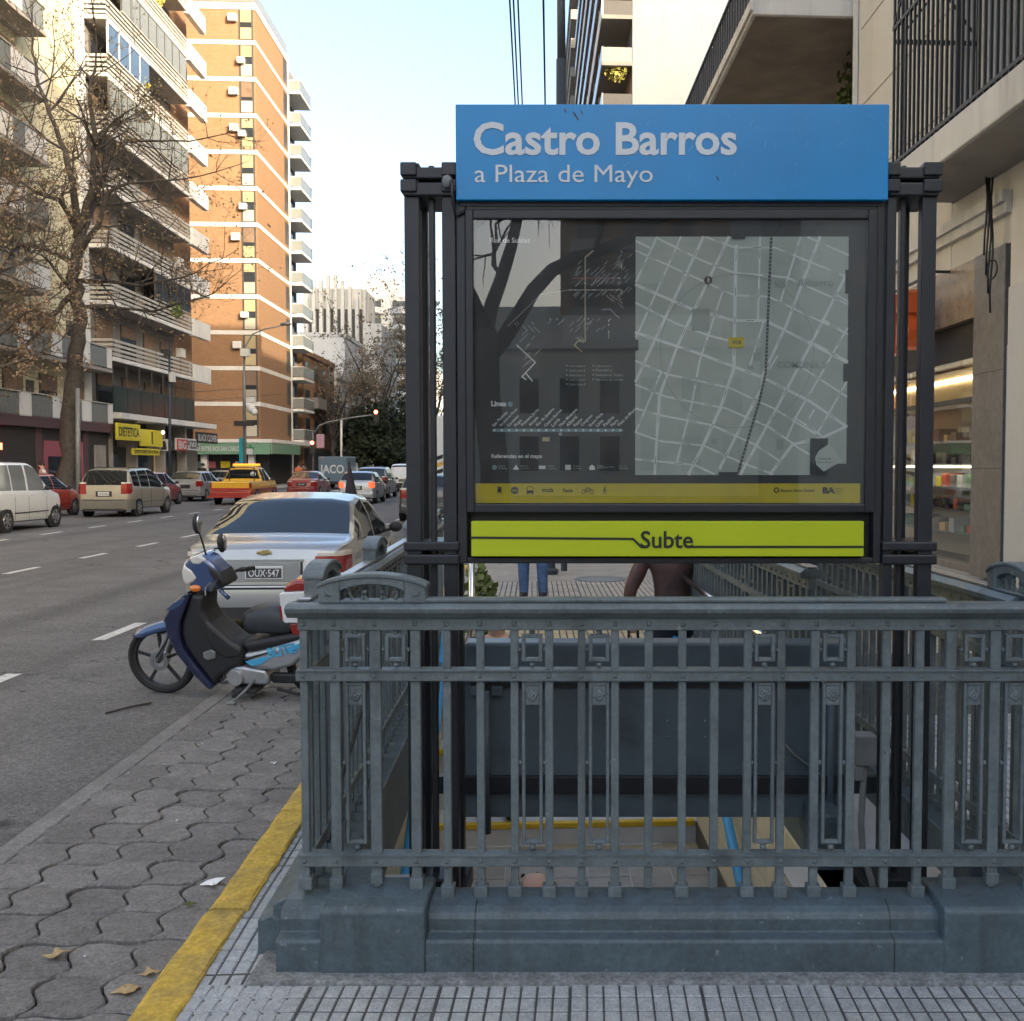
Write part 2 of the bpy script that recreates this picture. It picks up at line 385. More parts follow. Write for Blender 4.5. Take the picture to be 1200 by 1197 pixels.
# interlocking wavy pavers
def paver_mesh(kind, sx, sy):
    N = 7; g = .0042; amp = .030
    def edge(p, q, sgn):
        p = Vector(p); q = Vector(q); d = q-p; nrm = Vector((d.y, -d.x)).normalized(); r = []
        for i in range(N):
            t = i/N; r.append(p + d*t + nrm*amp*sgn*math.sin(2*math.pi*t)*(1 if True else 0) + nrm*amp*.35*sgn*math.sin(math.pi*t)*kind)
        return r
    x, y = sx/2, sy/2
    pts = edge((-x,-y),(x,-y),-.35) + edge((x,-y),(x,y),1) + edge((x,y),(-x,y),-.35) + edge((-x,y),(-x,-y),1)
    c = [Vector((p.x*(1-g/x), p.y*(1-g*1.5/y))) for p in pts]; top = [Vector((p.x*(1-(g+.006)/x), p.y*(1-(g*1.5+.007)/y))) for p in pts]
    b = MB(); n = len(c)
    b.add([(p.x,p.y,-.03) for p in c]+[(p.x,p.y,-.006) for p in c]+[(p.x,p.y,0) for p in top],
        [tuple(range(2*n,3*n))]+[(i,(i+1)%n,n+(i+1)%n,n+i) for i in range(n)]+[(n+i,n+(i+1)%n,2*n+(i+1)%n,2*n+i) for i in range(n)])
    return b
PW, PL = .224, .252
pv = None; prr = random.Random(3)
for i in range(5):
    for j in range(26):
        a = -2.30 + PW*(i+.5); bb = 1.72 + PL*(j+.5)
        if bb > 8.2: continue
        if pv is None:
            pv = paver_mesh(0, PW, PL).build('paver', 'concrete_paver', bed); pm = pv.data; bpy.data.objects.remove(pv); pv = pm
        share(pv, 'paver', bed, (a, bb, RZ+.002+prr.uniform(-.007,.006)), (prr.uniform(-.022,.022), prr.uniform(-.022,.022), prr.uniform(-.015,.015)))
# kerb stones
kerb = struct(MB().box(KL+.03,KR-.02,-40,300,-.25,-.06).build('kerb', 'gutter_concrete')); sframe(kerb)
kerbmesh = None
krr = random.Random(5)
for k in range(-3, 40):
    b0 = 0.55 + k*1.04; L = 1.03
    if kerbmesh is None:
        m = MB(); prof = [(KL,-.2),(KL,-.012),(KL+.012,.004),(KL+.03,.011),(KR-.01,.011),(KR,.004),(KR,-.2)]
        n = 12; vs = []; fs = []
        for i in range(n+1):
            for (a, z) in prof: vs.append((a-KL + (krr.uniform(-.003,.003) if z > -.1 else 0), L*i/n, z + (krr.uniform(-.003,.003) if z > -.1 else 0)))
        q = len(prof)
        for i in range(n):
            for j in range(q-1): fs.append((i*q+j, i*q+j+1, (i+1)*q+j+1, (i+1)*q+j))
        fs += [tuple(range(q)), tuple(range(n*q+q-1, n*q-1, -1))]
        m.add(vs, fs); t = m.build('kerb_stone', 'yellow_kerb', kerb); kerbmesh = t.data; bpy.data.objects.remove(t)
    share(kerbmesh, 'kerb_stone', kerb, (KL+krr.uniform(-.004,.004), b0, krr.uniform(-.003,.003)))
sframe(struct(MB().box(FK-.2,FK,-80,400,-.2,.008).build('far_kerb', 'gutter_concrete')))
# lane dashes
def dashes(a, b0, n, per=2.75, L=1.12, w=.13):
    for k in range(n):
        m = MB(); s = b0 + per*k
        m.add([(a-w/2,s,RZ+.004),(a+w/2,s,RZ+.004),(a+w/2,s+L,RZ+.004),(a-w/2,s+L,RZ+.004)], [(0,1,2,3)])
        m.build('lane_dash', 'road_paint', road)
dashes(-4.3, 7.55-2.75*2, 34); dashes(-8.4, 16.7-2.75*4, 34); dashes(-12.25, 23.4-2.75*6, 34)
for k in range(7):   # crossing bars at the far junction
    MB().box(-13.6+k*1.7,-12.9+k*1.7,69.5,72.5,RZ,RZ+.005).build('crossing_bar', 'road_paint', road)
# ribbed pavement tiles
def tile_mesh(nx, ny, S=.396, g=.005, wid=.012):
    m = MB(); m.box(-S/2, S/2, -S/2, S/2, -.03, -.005)
    for i in range(nx):
        for j in range(ny):
            x0 = -S/2 + S*i/nx + g/2; x1 = -S/2 + S*(i+1)/nx - g/2; y0 = -S/2 + S*j/ny + g*.85; y1 = -S/2 + S*(j+1)/ny - g*.85
            e = .003
            m.add([(x0,y0,-.005),(x1,y0,-.005),(x1,y1,-.005),(x0,y1,-.005),(x0+e,y0+e,0),(x1-e,y0+e,0),(x1-e,y1-e,0),(x0+e,y1-e,0)],
                [(4,5,6,7),(0,1,5,4),(1,2,6,5),(2,3,7,6),(3,0,4,7)])
    t = m.build('tile', ['tile', 'tile_joint'], pave)
    for p in t.data.polygons: p.material_index = 1 if max(t.data.vertices[v].co.z for v in p.vertices) < -.004 else 0
    me = t.data; bpy.data.objects.remove(t); return me
tm = tile_mesh(8, 5)
trr = random.Random(11)
def place_tile(me, v, rz):
    q = IS(v); share(me, 'tile', pave, (q.x, q.y, q.z + trr.uniform(-.003,.001)), (trr.uniform(-.004,.004), trr.uniform(-.004,.004), rz + trr.uniform(-.006,.006)))
for i in range(9):
    for j in range(3):
        place_tile(tm, Vector((-1.056 + .4*i, 2.90 - .4*j, 0)), -TH)
for j in range(-1, 13):
    place_tile(tm, SF(-.905, 3.36 + .4*j + .06, 0 if j >= 0 else -.0052), 0)
tp = bpy.data.meshes.new_from_object if False else None
struct(sheet('pavement_beyond', [(KR,6.9,EB1+.04+5.6,400)], -.002, 'pavement_far'))
tm2 = tile_mesh(6, 1, g=.012); tm2.materials[0] = MAT('tile_pale')
tm3 = tile_mesh(6, 1, g=.012); tm3.materials[0] = MAT('tile_ochre')
for i in range(12):
    for j in range(14):
        a = -.82 + .4*i; bb = EB1 + .24 + .4*j
        place_tile(tm3 if j in (2, 3) else tm2, SF(a, bb, 0), 0)
for i in range(8):    # pavement right of the enclosure
    for j in range(5):
        place_tile(tm, SF(2.08 + .4*j, 3.4 + .4*i, 0), 0)
# mortar skirt round the railing base
mo = struct(MB().box(-1.06, 2.0, 3.085, 3.30, -.02, .012).build('mortar_bed', 'mortar', bevel=.006))
sframe(struct(MB().box(-.90, -.72, 3.36, EB1, -.02, .010).build('mortar_bed', 'mortar')))
# manhole cover beyond the stairs
c = G(703, 679, 0)
mh = thing('manhole_cover', 'round grey metal manhole cover in the pavement beyond the stairs', 'manhole', (c.x, c.y, 0))
MB().lathe([(.36,-.01),(.36,.006),(.33,.008),(.33,.004)], c, n=28).build('frame', 'pipe_metal', mh)
MB().lathe([(.32,-.01),(.32,.006),(.0,.007)], c, n=28).build('lid', 'pipe_metal', mh)
# leaves and litter in the gutter
def flake(name, label, px, py, z, s, mt, seed, cat):
    r = random.Random(seed); c = G(px, py, z); m = MB(); n = 9; vs = [Vector((0,0,.012))]
    for i in range(n):
        t = 2*math.pi*i/n; q = s*(.55 + .45*(i % 2)) * r.uniform(.8,1.15); vs.append(Vector((q*math.cos(t), q*.8*math.sin(t), r.uniform(.002,.02))))
    m.add([c+v for v in vs], [(0, i+1, (i+1) % n + 1) for i in range(n)])
    o = m.build(name, mt); o.location = (0,0,0)
    sol = o.modifiers.new('thick', 'SOLIDIFY'); sol.thickness = .0015
    return tag(o, label, cat)
flake('dry_leaf', 'pale dry leaf lying on the wavy pavers left of the kerb', 68, 1121, RZ+.004, .05, 'leaf_dry', 1, 'leaf')
flake('dry_leaf', 'curled tan leaf at the foot of the yellow kerb, lower one', 150, 1163, RZ+.004, .055, 'leaf_dry', 2, 'leaf')
flake('dry_leaf', 'small tan leaf against the yellow kerb, upper one', 176, 1143, RZ+.004, .04, 'leaf_dry', 4, 'leaf')
flake('moss_tuft', 'small olive green tuft between the pavers by the kerb', 223, 1063, RZ+.004, .03, 'leaf_moss', 6, 'plant')
flake('paper_scrap', 'crumpled white paper scrap beside the yellow kerb', 250, 1037, RZ+.004, .05, 'litter_white', 5, 'litter')
flake('paper_scrap', 'tiny white scrap on the pavers nearest the railing', 321, 896, RZ+.004, .025, 'litter_white', 8, 'litter')
p, q = G(124, 836, RZ+.012), G(177, 824, RZ+.012)
tag(MB().tube([p, (p+q)/2+Vector((0,.02,.004)), q], .008, 6).build('stick', 'bark'), 'thin dark stick lying on the asphalt below the motorbike wheel', 'stick')
lr = random.Random(31)
for k in range(7):
    v = SF(lr.uniform(-2.3,-1.25), lr.uniform(3.0,7.5), RZ+.004)
    m = MB(); s = lr.uniform(.004,.008); m.ball(v, s, 6, (1,1.2,.5)); tag(m.build('pebble', 'litter_white'), 'tiny pale pebble lying on the wavy pavers', 'pebble', 'pebbles on the paver strip')
# ================================================================ stair entrance: railings
YF = 3.30
def FX(px, Y=YF): return (px - CXP)/FPX * Y * 1.012
def Z(py, Y=YF): return P(690, py, Y).z
fr = thing('front_railing', 'blue grey iron railing with arched ornament on painted plinth, nearest the camera', 'railing', (.27, 3.3, 0))
XL, XR = FX(352), FX(1228)
zcap1, zcap0, ztop0 = Z(706), Z(723), Z(738)
zm1, zm0 = Z(785), Z(797)
zb1, zb0 = Z(1000), Z(1013)
zbase = .195
def front_base():
    yb = 3.145
    prof = [(yb,0),(yb,.106),(yb+.006,.113),(yb+.05,.117),(yb+.05,.158),(yb+.058,.176),(yb+.08,.189),(yb+.115,.195),(yb+.215,.195),(yb+.215,-.2),(yb,-.2)]
    MB().prism(prof, 'x', FX(500,3.2), FX(1104,3.2)).build('plinth', 'base_paint', fr, bevel=.006)
    # moulded outer end left of the pedestal
    MB().prism(prof, 'x', FX(326,3.2), FX(380,3.2)).build('plinth', 'base_paint', fr, bevel=.006)
    # pedestals
    def ped(x0, x1):
        prof2 = [(yb-.006,-.2),(yb-.006,.205),(yb+.012,.216),(yb+.06,.222),(yb+.235,.222),(yb+.235,-.2)]
        MB().prism(prof2, 'x', x0, x1).build('pedestal', 'base_paint', fr, bevel=.008)
    ped(FX(378,3.2), FX(500,3.2)); ped(FX(1102,3.2), 1.92)
    for px in (556, 1045): MB().prism([(y_-.0012, z_) if z_ < .1 else (y_-.0006, z_+.0008) for (y_, z_) in prof[:8]] + [(y_+.004, z_-.002) for (y_, z_) in prof[:8][::-1]], 'x', FX(px,3.2)-.0016, FX(px,3.2)+.0016).build('seam', 'sign_ink', fr)
front_base()
MB().box(-.985, -.74, 3.34, 3.66, -.2, .187).build('plinth_corner', 'base_paint', fr, bevel=.006)
# rails
MB().prism([(YF-.055,zcap0+.02),(YF-.06,zcap0+.034),(YF-.045,zcap1-.004),(YF-.03,zcap1),(YF+.03,zcap1),(YF+.045,zcap1-.004),(YF+.06,zcap0+.034),(YF+.055,zcap0+.02),(YF+.03,zcap0),(YF-.03,zcap0)], 'x', XL-.03, XR+.05).build('top_rail', 'rail_paint', fr, bevel=.003)
MB().box(FX(500), FX(1104), YF-.026, YF+.026, zcap1+.001, zcap1+.016).build('cap_strip', 'rail_paint', fr, bevel=.005)
MB().box(XL, XR+.02, YF-.018, YF+.012, ztop0, zcap0-.0005).build('rivet_band', 'rail_paint', fr, bevel=.003)
MB().box(XL-.006, XR+.02, YF-.024, YF+.016, zm0, zm1).build('middle_rail', 'rail_paint', fr, bevel=.003)
MB().box(XL-.002, XR+.02, YF-.031, YF+.02, zm1, zm1+.006).build('middle_rail_lip', 'rail_paint', fr)
MB().box(XL-.006, XR+.02, YF-.024, YF+.016, zb0, zb1).build('bottom_rail', 'rail_paint', fr, bevel=.003)
MB().box(XL-.002, XR+.02, YF-.030, YF+.02, zb1, zb1+.006).build('bottom_rail_lip', 'rail_paint', fr)
barsx = [(358,.024),(394.5,.034),(441.5,.034),(488.5,.034)] + [(x,.026) for x in (525,564,604,644,682,721,760,798.5,837,875,914,953,995,1037,1075)] + [(1112,.036),(1163,.036),(1206,.036)]
broken = {441.5, 760, 837, 1037, 1163}
def foot(m, x, zb): m.box(x-.022, x+.022, YF-.024, YF+.020, zb-.004, zb+.034)
riv = None; ur0 = random.Random(19)
for (px, wd) in barsx:
    x = FX(px) + ur0.uniform(-.0022,.0022); wd *= ur0.uniform(.94,1.06); m = MB(); zb = .222 if (px < 500 or px > 1104) else zbase
    z0 = zb if px not in broken else (zb0-.075 if px in (760,837,1037) else zb0-.03)
    m.box(x-wd/2, x+wd/2, YF-.012, YF+.012, z0, ztop0+.01)
    if px not in broken: foot(m, x, zb)
    elif px in (441.5, 1163): m.box(x-.02, x+.02, YF-.018, YF+.018, z0-.03, z0+.006); m.ball((x,YF,z0-.03), .02, 8)
    m.build('bar', 'rail_paint', fr, bevel=.002, seg=1)
    for (zz, yy, s) in (((zcap0+ztop0)/2, YF-.018, .009), ((zm0+zm1)/2, YF-.024, .008), ((zb0+zb1)/2, YF-.024, .008)):
        if riv is None:
            riv = templ(MB().add([(-1,0,-1),(1,0,-1),(1,0,1),(-1,0,1),(-.35,-.8,-.35),(.35,-.8,-.35),(.35,-.8,.35),(-.35,-.8,.35)], [(0,1,5,4),(1,2,6,5),(2,3,7,6),(3,0,4,7),(4,5,6,7)]), 'rail_paint')
        share(riv, 'rivet', fr, (x, yy+.001, zz), scale=(s,s,s))
def frame_box(m, x0, x1, z0, z1, w, d, Y):
    m.box(x0, x0+w, Y-d/2, Y+d/2, z0, z1); m.box(x1-w, x1, Y-d/2, Y+d/2, z0, z1)
    m.box(x0+w, x1-w, Y-d/2, Y+d/2, z0, z0+w); m.box(x0+w, x1-w, Y-d/2, Y+d/2, z1-w, z1)
ur = random.Random(4)
def rosette(m, cx, cz, s, Y):
    for i in range(8):
        t = math.pi*i/4 + .2; rr = s*(.62 if i % 2 else .8)
        m.ball((cx+rr*.6*math.cos(t), Y, cz+rr*.6*math.sin(t)), s*.30, 6, (1,.5,1))
    m.ball((cx, Y-.002, cz), s*.28, 8, (1,.7,1))
def panel(px, lower=True, upper=True):
    x0, x1 = FX(px-12), FX(px+12); xc = (x0+x1)/2
    if upper:
        m = MB(); frame_box(m, x0, x1, zm1+.028, ztop0-.014, .012, .022, YF)
        for zz in (zm1+.017, ztop0-.007): m.ball((xc, YF, zz), .011, 8, (1,1,.9))
        for xx in (x0-.007, x1+.007): m.ball((xx, YF, (zm1+ztop0)/2), .008, 8)
        m.build('small_frame', 'rail_paint', fr, bevel=.002, seg=1)
    if lower:
        z0, z1 = zb1+.034, zm0-.006; m = MB()
        frame_box(m, x0, x1, z0, z1, .0105, .022, YF)
        m.box(x0+.0105, x1-.0105, YF-.009, YF+.007, z1-.075, z1-.0105)
        for xx in (x0-.006, x1+.006): m.ball((xx, YF, (z0+z1)/2), .009, 8)
        m.ball((xc, YF, z0-.012), .012, 8)
        m.build('long_frame', 'rail_paint', fr, bevel=.002, seg=1)
        m = MB(); rosette(m, xc, z1-.043, .026, YF-.010); m.build('rosette', 'rail_paint', fr, smooth=True)
panel(418); panel(465, lower=False); panel(624); panel(702); panel(895); panel(974.5); panel(1139); panel(1187)
# arched pediment with three rings
def arch_poly(x0, x1, z0, zs, zt, n=14):
    'outer outline: straight sides then arc'
    pts = [(x0, z0), (x0, zs)]
    for i in range(n+1):
        t = i/n; pts.append((x0+.012+(x1-x0-.024)*t, zs + (zt-zs)*(1-(2*t-1)**2)**.8))
    pts += [(x1, zs), (x1, z0)]
    return pts
def pediment(root, x0, x1, z0, h, Y, d, rotm=None, name='pediment'):
    m = MB(); w = x1-x0; zt = z0+h; zs = z0+h*.62
    ix0, ix1 = x0+w*.20, x1-w*.20
    out = arch_poly(x0, x1, z0, zs, zt)
    # solid ring between outline and opening, built as quads
    N = 24
    def outz(x):
        t = (x-x0)/w; return zs + (zt-zs)*max(0, 1-(2*t-1)**2)**.8
    def inz(x):
        t = (x-ix0)/(ix1-ix0); return z0 + h*.40 + h*.26*max(0, 1-(2*t-1)**2)**.8
    for (a, b_) in ((x0, ix0), (ix1, x1)):
        m2 = [(a, z0)] + [(a+(b_-a)*i/6, outz(a+(b_-a)*i/6)) for i in range(7)] + [(b_, z0)]
        m.prism(m2, 'y', Y-d, Y+d)
    pts_o = [(ix0+(ix1-ix0)*i/N, outz(ix0+(ix1-ix0)*i/N)) for i in range(N+1)]
    pts_i = [(ix0+(ix1-ix0)*i/N, inz(ix0+(ix1-ix0)*i/N)) for i in range(N+1)]
    m.prism(pts_o + pts_i[::-1], 'y', Y-d, Y+d)
    m.box(ix0, ix1, Y-d, Y+d, z0, z0+h*.10)
    # raised rim
    rim = MB()
    N2 = 20
    po = [(x0-.004+(w+.008)*i/N2, outz(x0+w*i/N2)+.004) for i in range(N2+1)]; pi = [(p[0], p[1]-.014) for p in po]
    rim.prism(po + pi[::-1], 'y', Y-d-.006, Y+d+.006)
    for sx in (-1, 1):
        xc = (x0+x1)/2 + sx*w*.40; rim.prism([(xc-sx*.014, z0+h*.25),(xc+sx*.014, z0+h*.25),(xc+sx*.014, z0+h*.5)], 'y', Y-d-.005, Y)
    rings = MB(); xc = (x0+x1)/2; zc = z0+h*.37
    for (dx, rw, rh) in ((-w*.155, .024, .031), (0, .032, .036), (w*.155, .024, .031)):
        rings.torus((xc+dx, Y, zc), 1, .20, (0,1,0), 22, 6, 1, 1) if False else None
        t = MB().torus((0,0,0), rw, .0055, (0,1,0), 22, 6); rings.add([(xc+dx+p[0], Y+p[1]*1.6, zc+p[2]*rh/rw) for p in t.v], t.f)
    for dx in (-w*.275, -w*.085, w*.085, w*.275): rings.ball((xc+dx, Y, zc), .010, 8)
    res = []
    for (b_, nm, sm) in ((m, name, False), (rim, 'pediment_rim', False), (rings, 'ring_ornament', True)):
        if rotm: b_.xf(rotm)
        res.append(b_.build(nm, 'rail_paint', root, smooth=sm, bevel=0 if sm else .003, seg=1))
pediment(fr, FX(378), FX(502), zcap1+.001, Z(673)-zcap1, YF, .032)
# ---- side railings (street frame)
def side_railing(root, a, b0, b1, arches, inward, base=True, step=.107, frames=True):
    MB().prism([(a-.05,zcap0+.01),(a-.055,zcap0+.03),(a-.035,zcap1),(a+.035,zcap1),(a+.055,zcap0+.03),(a+.05,zcap0+.01)], 'y', b0, b1).build('top_rail', 'rail_paint', root, bevel=.003)
    MB().box(a-.022, a+.022, b0, b1, zcap1+.001, zcap1+.013).build('cap_strip', 'galvanised', root, bevel=.004)
    MB().box(a-.016, a+.016, b0, b1, ztop0, zcap0+.0095).build('rivet_band', 'rail_paint', root)
    MB().box(a-.02, a+.02, b0, b1, zm0, zm1).build('middle_rail', 'rail_paint', root)
    MB().box(a-.02, a+.02, b0, b1, zb0, zb1).build('bottom_rail', 'rail_paint', root)
    if base:
        MB().prism([(a-.16,-.2),(a-.16,.115),(a-.11,.13),(a-.11,.165),(a-.06,.191),(a+.09,.191),(a+.09,-.2)] if inward > 0 else
                   [(a+.16,-.2),(a+.16,.115),(a+.11,.13),(a+.11,.165),(a+.06,.191),(a-.09,.191),(a-.09,-.2)], 'y', b0-.02, b1).build('plinth', 'base_paint', root, bevel=.006)
    n = int((b1-b0)/step); bm = None
    for k in range(n+1):
        y = b0 + .05 + k*step
        if y > b1: break
        if bm is None:
            bm = templ(MB().box(-.012,.012,-.014,.014,zbase,ztop0).box(-.02,.02,-.022,.022,zbase-.002,zbase+.034), 'rail_paint')
        share(bm, 'bar', root, (a, y, 0))
        if frames and k % 8 in (2, 4):
            m = MB(); y0 = y+.022; y1 = y+step-.022
            for (za, zz) in ((zm1+.028, ztop0-.014), (zb1+.034, zm0-.006)):
                m.box(a-.011,a+.011,y0,y0+.011,za,zz).box(a-.011,a+.011,y1-.011,y1,za,zz).box(a-.011,a+.011,y0+.011,y1-.011,za,za+.011).box(a-.011,a+.011,y0+.011,y1-.011,zz-.011,zz)
            m.build('panel_frame', 'rail_paint', root)
    rv = MB()
    for k in range(n+1):
        y = b0+.05+k*step
        for s in (-1, 1): rv.ball((a+s*.016, y, (zcap0+ztop0)/2), .008, 6)
    rv.build('rivets', 'rail_paint', root)
    for bc in arches:
        M = Matrix(((0,-1,0,a),(1,0,0,bc),(0,0,1,0),(0,0,0,1)))
        pediment(root, -.17, .17, zcap1+.001, .105, 0, .03, M)
aL, aR = -.745, 1.66
ls = thing('side_railing', 'kerbside blue grey iron railing running back along the stairs beside the parked motorbike', 'railing', (aL, 3.4, 0), 's')
side_railing(ls, aL, 3.36, 8.4, (3.66, 4.86, 6.35, 7.9), 1)
rs = thing('side_railing', 'blue grey iron railing running back along the stairs on the shop side', 'railing', (aR, 3.4, 0), 's')
side_railing(rs, aR, 3.36, 8.4, (3.42, 5.2, 6.8), -1)
ir = thing('inner_railing', 'inner grey railing with steel handrail above the right stair wall, seen under the sign', 'railing', (1.17, 3.9, 0), 's')
side_railing(ir, 1.19, 4.3, 8.4, (), -1, base=False)
MB().box(1.13, 1.25, 4.0, 8.4, -.2, zbase).build('stair_parapet', 'base_paint', ir, bevel=.01)
MB().tube([(1.10,4.3,.78),(1.10,8.4,.78)], .021, 10).build('handrail', 'chrome', ir, smooth=True)
MB().box(1.25, 1.57, 3.5, 8.4, -.2, .03).build('ledge', 'step_stone', ir)
# loose cable along the kerbside railing
pts = [SF(aL+.05, 3.45+.25*i, .33 + .11*i + .03*math.sin(i*1.7)) for i in range(8)]
tag(MB().tube(pts, .008, 6).build('black_cable', 'black_metal', smooth=True), 'thin black cable slung along the inside of the kerbside railing', 'cable')
# ================================================================ station sign
YS = 3.62
def SP(px, py): q = P(px, 400, YS); return q.x, P(690, py, YS).z
sg = thing('station_sign', 'station entrance sign with blue name board, map case and lime strip on black posts', 'sign', (.29, 3.66, 0))
def srect(name, x0, x1, y0, y1, ya, yb, mt, parent=sg, bevel=0.0):
    a = SP(x0, y1); b = SP(x1, y0); return MB().box(a[0], b[0], ya, yb, a[1], b[1]).build(name, mt, parent, bevel=bevel)
hb = srect('name_board', 536, 1037, 124.5, 236.5, YS-.02, YS+.10, 'blue_sign', bevel=.004)
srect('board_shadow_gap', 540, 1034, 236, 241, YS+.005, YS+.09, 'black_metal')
x, z = SP(557, 184.5); x1, z1 = SP(861, 145.5)
text('Castro Barros', x1-x, z1-z, x, z, YS-.0225, bold=.022).build('lettering', 'sign_white', hb)
x, z = SP(558, 222.5); x1, z1 = SP(764, 195.5)
text('a Plaza de Mayo', x1-x, z1-z, x, z, YS-.0225, bold=0).build('lettering', 'sign_white', hb)
# scratches on the blue board
sr = random.Random(9); m = MB()
for k in range(46):
    cx = sr.uniform(800, 1032) if k < 38 else sr.uniform(540, 800); cy = sr.uniform(140, 233); L = sr.uniform(3, 9); t = sr.uniform(.6, 2.4)
    a = SP(cx, cy); b = SP(cx+L*math.cos(t), cy-L*math.sin(t)); m.strip([a, b], sr.uniform(.0008,.002), YS-.0213)
m.build('scratches', 'scratch', hb)
m = MB()
for (cx, cy, L) in ((674,136,7),(672,134,4),(681,133,3),(662,131,3),(838,209,4)):
    a = SP(cx, cy); b = SP(cx+L*.5, cy+L); m.strip([a, b], .004, YS-.0214)
m.build('chips', 'black_metal', hb)
# frame
def hollow(name, o, i, ya, yb, mt, bevel=.004):
    m = MB(); (x0,x1,y0,y1) = o; (u0,u1,v0,v1) = i
    for r in ((x0,u0,y0,y1),(u1,x1,y0,y1),(u0,u1,y0,v0),(u0,u1,v1,y1)):
        a = SP(r[0], r[3]); b = SP(r[1], r[2]); m.box(a[0], b[0], ya, yb, a[1], b[1])
    return m.build(name, mt, sg, bevel=bevel)
hollow('outer_frame', (535,1036,238,661), (546,1027,246,654), YS+.01, YS+.10, 'black_metal')
hollow('case_frame', (546,1027,246,601), (555,1016,257,591), YS-.004, YS+.075, 'black_metal')
srect('backing', 546.5, 1026.5, 246.5, 654, YS+.06, YS+.085, 'black_metal')
po = srect('poster', 555.2, 1015.8, 257.2, 590.8, YS+.026, YS+.032, 'poster_dark')
glass = srect('glass_pane', 555.2, 1015.8, 257.2, 590.8, YS+.006, YS+.010, 'pane')
YP = YS+.0245
ys = srect('yellow_strip', 555.4, 1012, 567, 590, YS+.022, YS+.0255, 'poster_yellow', po)
ma = srect('map_sheet', 745, 995, 276, 557, YS+.020, YS+.0255, 'poster_map', po)
YM = YS+.0187
def MZ(zx, zy): return SP(740+zx/2.85, 240+zy/2.85)
mx0, mz0 = SP(745.5, 556.5); mx1, mz1 = SP(994.5, 276.5)
def clip(p, q):
    t0, t1 = 0., 1.; d = (q[0]-p[0], q[1]-p[1])
    for (pp, qq) in ((-d[0], p[0]-mx0), (d[0], mx1-p[0]), (-d[1], p[1]-mz0), (d[1], mz1-p[1])):
        if abs(pp) < 1e-9:
            if qq < 0: return None
        else:
            r = qq/pp
            if pp < 0: t0 = max(t0, r)
            else: t1 = min(t1, r)
    if t0 >= t1: return None
    return (p[0]+d[0]*t0, p[1]+d[1]*t0), (p[0]+d[0]*t1, p[1]+d[1]*t1)
def mline(m, pts, w, y):
    q = [MZ(*p) for p in pts]
    for i in range(len(q)-1):
        c = clip(q[i], q[i+1])
        if c: m.strip(c, w, y)
st_ = MB(); W1, W2 = .0100, .0068
# streets climbing to the right
steep = [([(85,105),(15,255)],W2),([(165,105),(30,410),(15,440)],W2),([(240,105),(70,470),(15,590)],W1),([(325,105),(155,470),(95,640),(80,900)],W1),
 ([(305,290),(230,520),(205,660),(155,860)],W2),([(350,135),(345,545),(300,680),(240,810),(195,900)],.0115),([(430,105),(425,380)],W2),
 ([(445,385),(395,550)],W2),([(565,105),(500,320)],W2),([(630,105),(520,400),(440,575),(440,610),(350,780),(300,880)],W1),([(720,230),(600,470),(500,660),(370,900)],.010),
 ([(725,410),(630,580),(560,700),(525,780)],W2),([(725,590),(630,760)],W2),([(100,560),(15,760)],W2),([(725,740),(640,780),(545,800),(470,900)],W1),([(615,685),(600,712)],W2),([(490,505),(440,590)],W2)]
shallow = [([(15,150),(345,300),(460,305),(725,430)],W2),([(90,110),(240,185),(345,225),(520,240),(725,330)],W2),([(15,265),(200,345),(345,385),(450,385),(530,425),(725,525)],W1),
 ([(15,325),(150,395),(260,435),(340,455)],W2),([(15,425),(240,500),(440,575),(600,655),(725,740)],W1),([(15,520),(120,565),(330,610),(480,680),(620,765)],W2),
 ([(15,600),(115,640),(320,680),(460,740),(550,800)],W2),([(15,680),(110,705),(270,735),(415,800),(500,855)],W2),([(15,760),(100,790),(245,805),(380,865),(480,900)],W2),
 ([(15,850),(215,870),(280,900)],W2),([(250,105),(345,140),(480,140),(725,240)],W2),([(590,105),(725,165)],W2),([(600,455),(725,520)],W2),([(570,540),(725,640)],W2),([(15,118),(60,140)],W2),([(640,380),(725,430)],W2),([(690,300),(725,320)],W2),([(550,710),(640,770)],W2),([(545,800),(610,840)],W2)]
for (p, w_) in steep + shallow: mline(st_, p, w_, YM)
st_.build('street_lines', 'map_street', ma)
m = MB(); mline(m, [(467,105),(452,560),(430,660),(360,900)], .0085, YM-.0016); m.build('railway_line', 'map_dark', ma)
m = MB()
for i in range(64):
    t = i/63; seg = [(467,105),(452,560),(430,660),(360,900)]; yy = 105+795*t
    for a, b in zip(seg, seg[1:]):
        if a[1] <= yy <= b[1]: xx = a[0]+(b[0]-a[0])*(yy-a[1])/(b[1]-a[1])
    p = MZ(xx, yy); m.strip([(p[0]-.0028, p[1]), (p[0]+.0028, p[1])], .0016, YM-.0024)
m.build('railway_ties', 'map_street', ma)
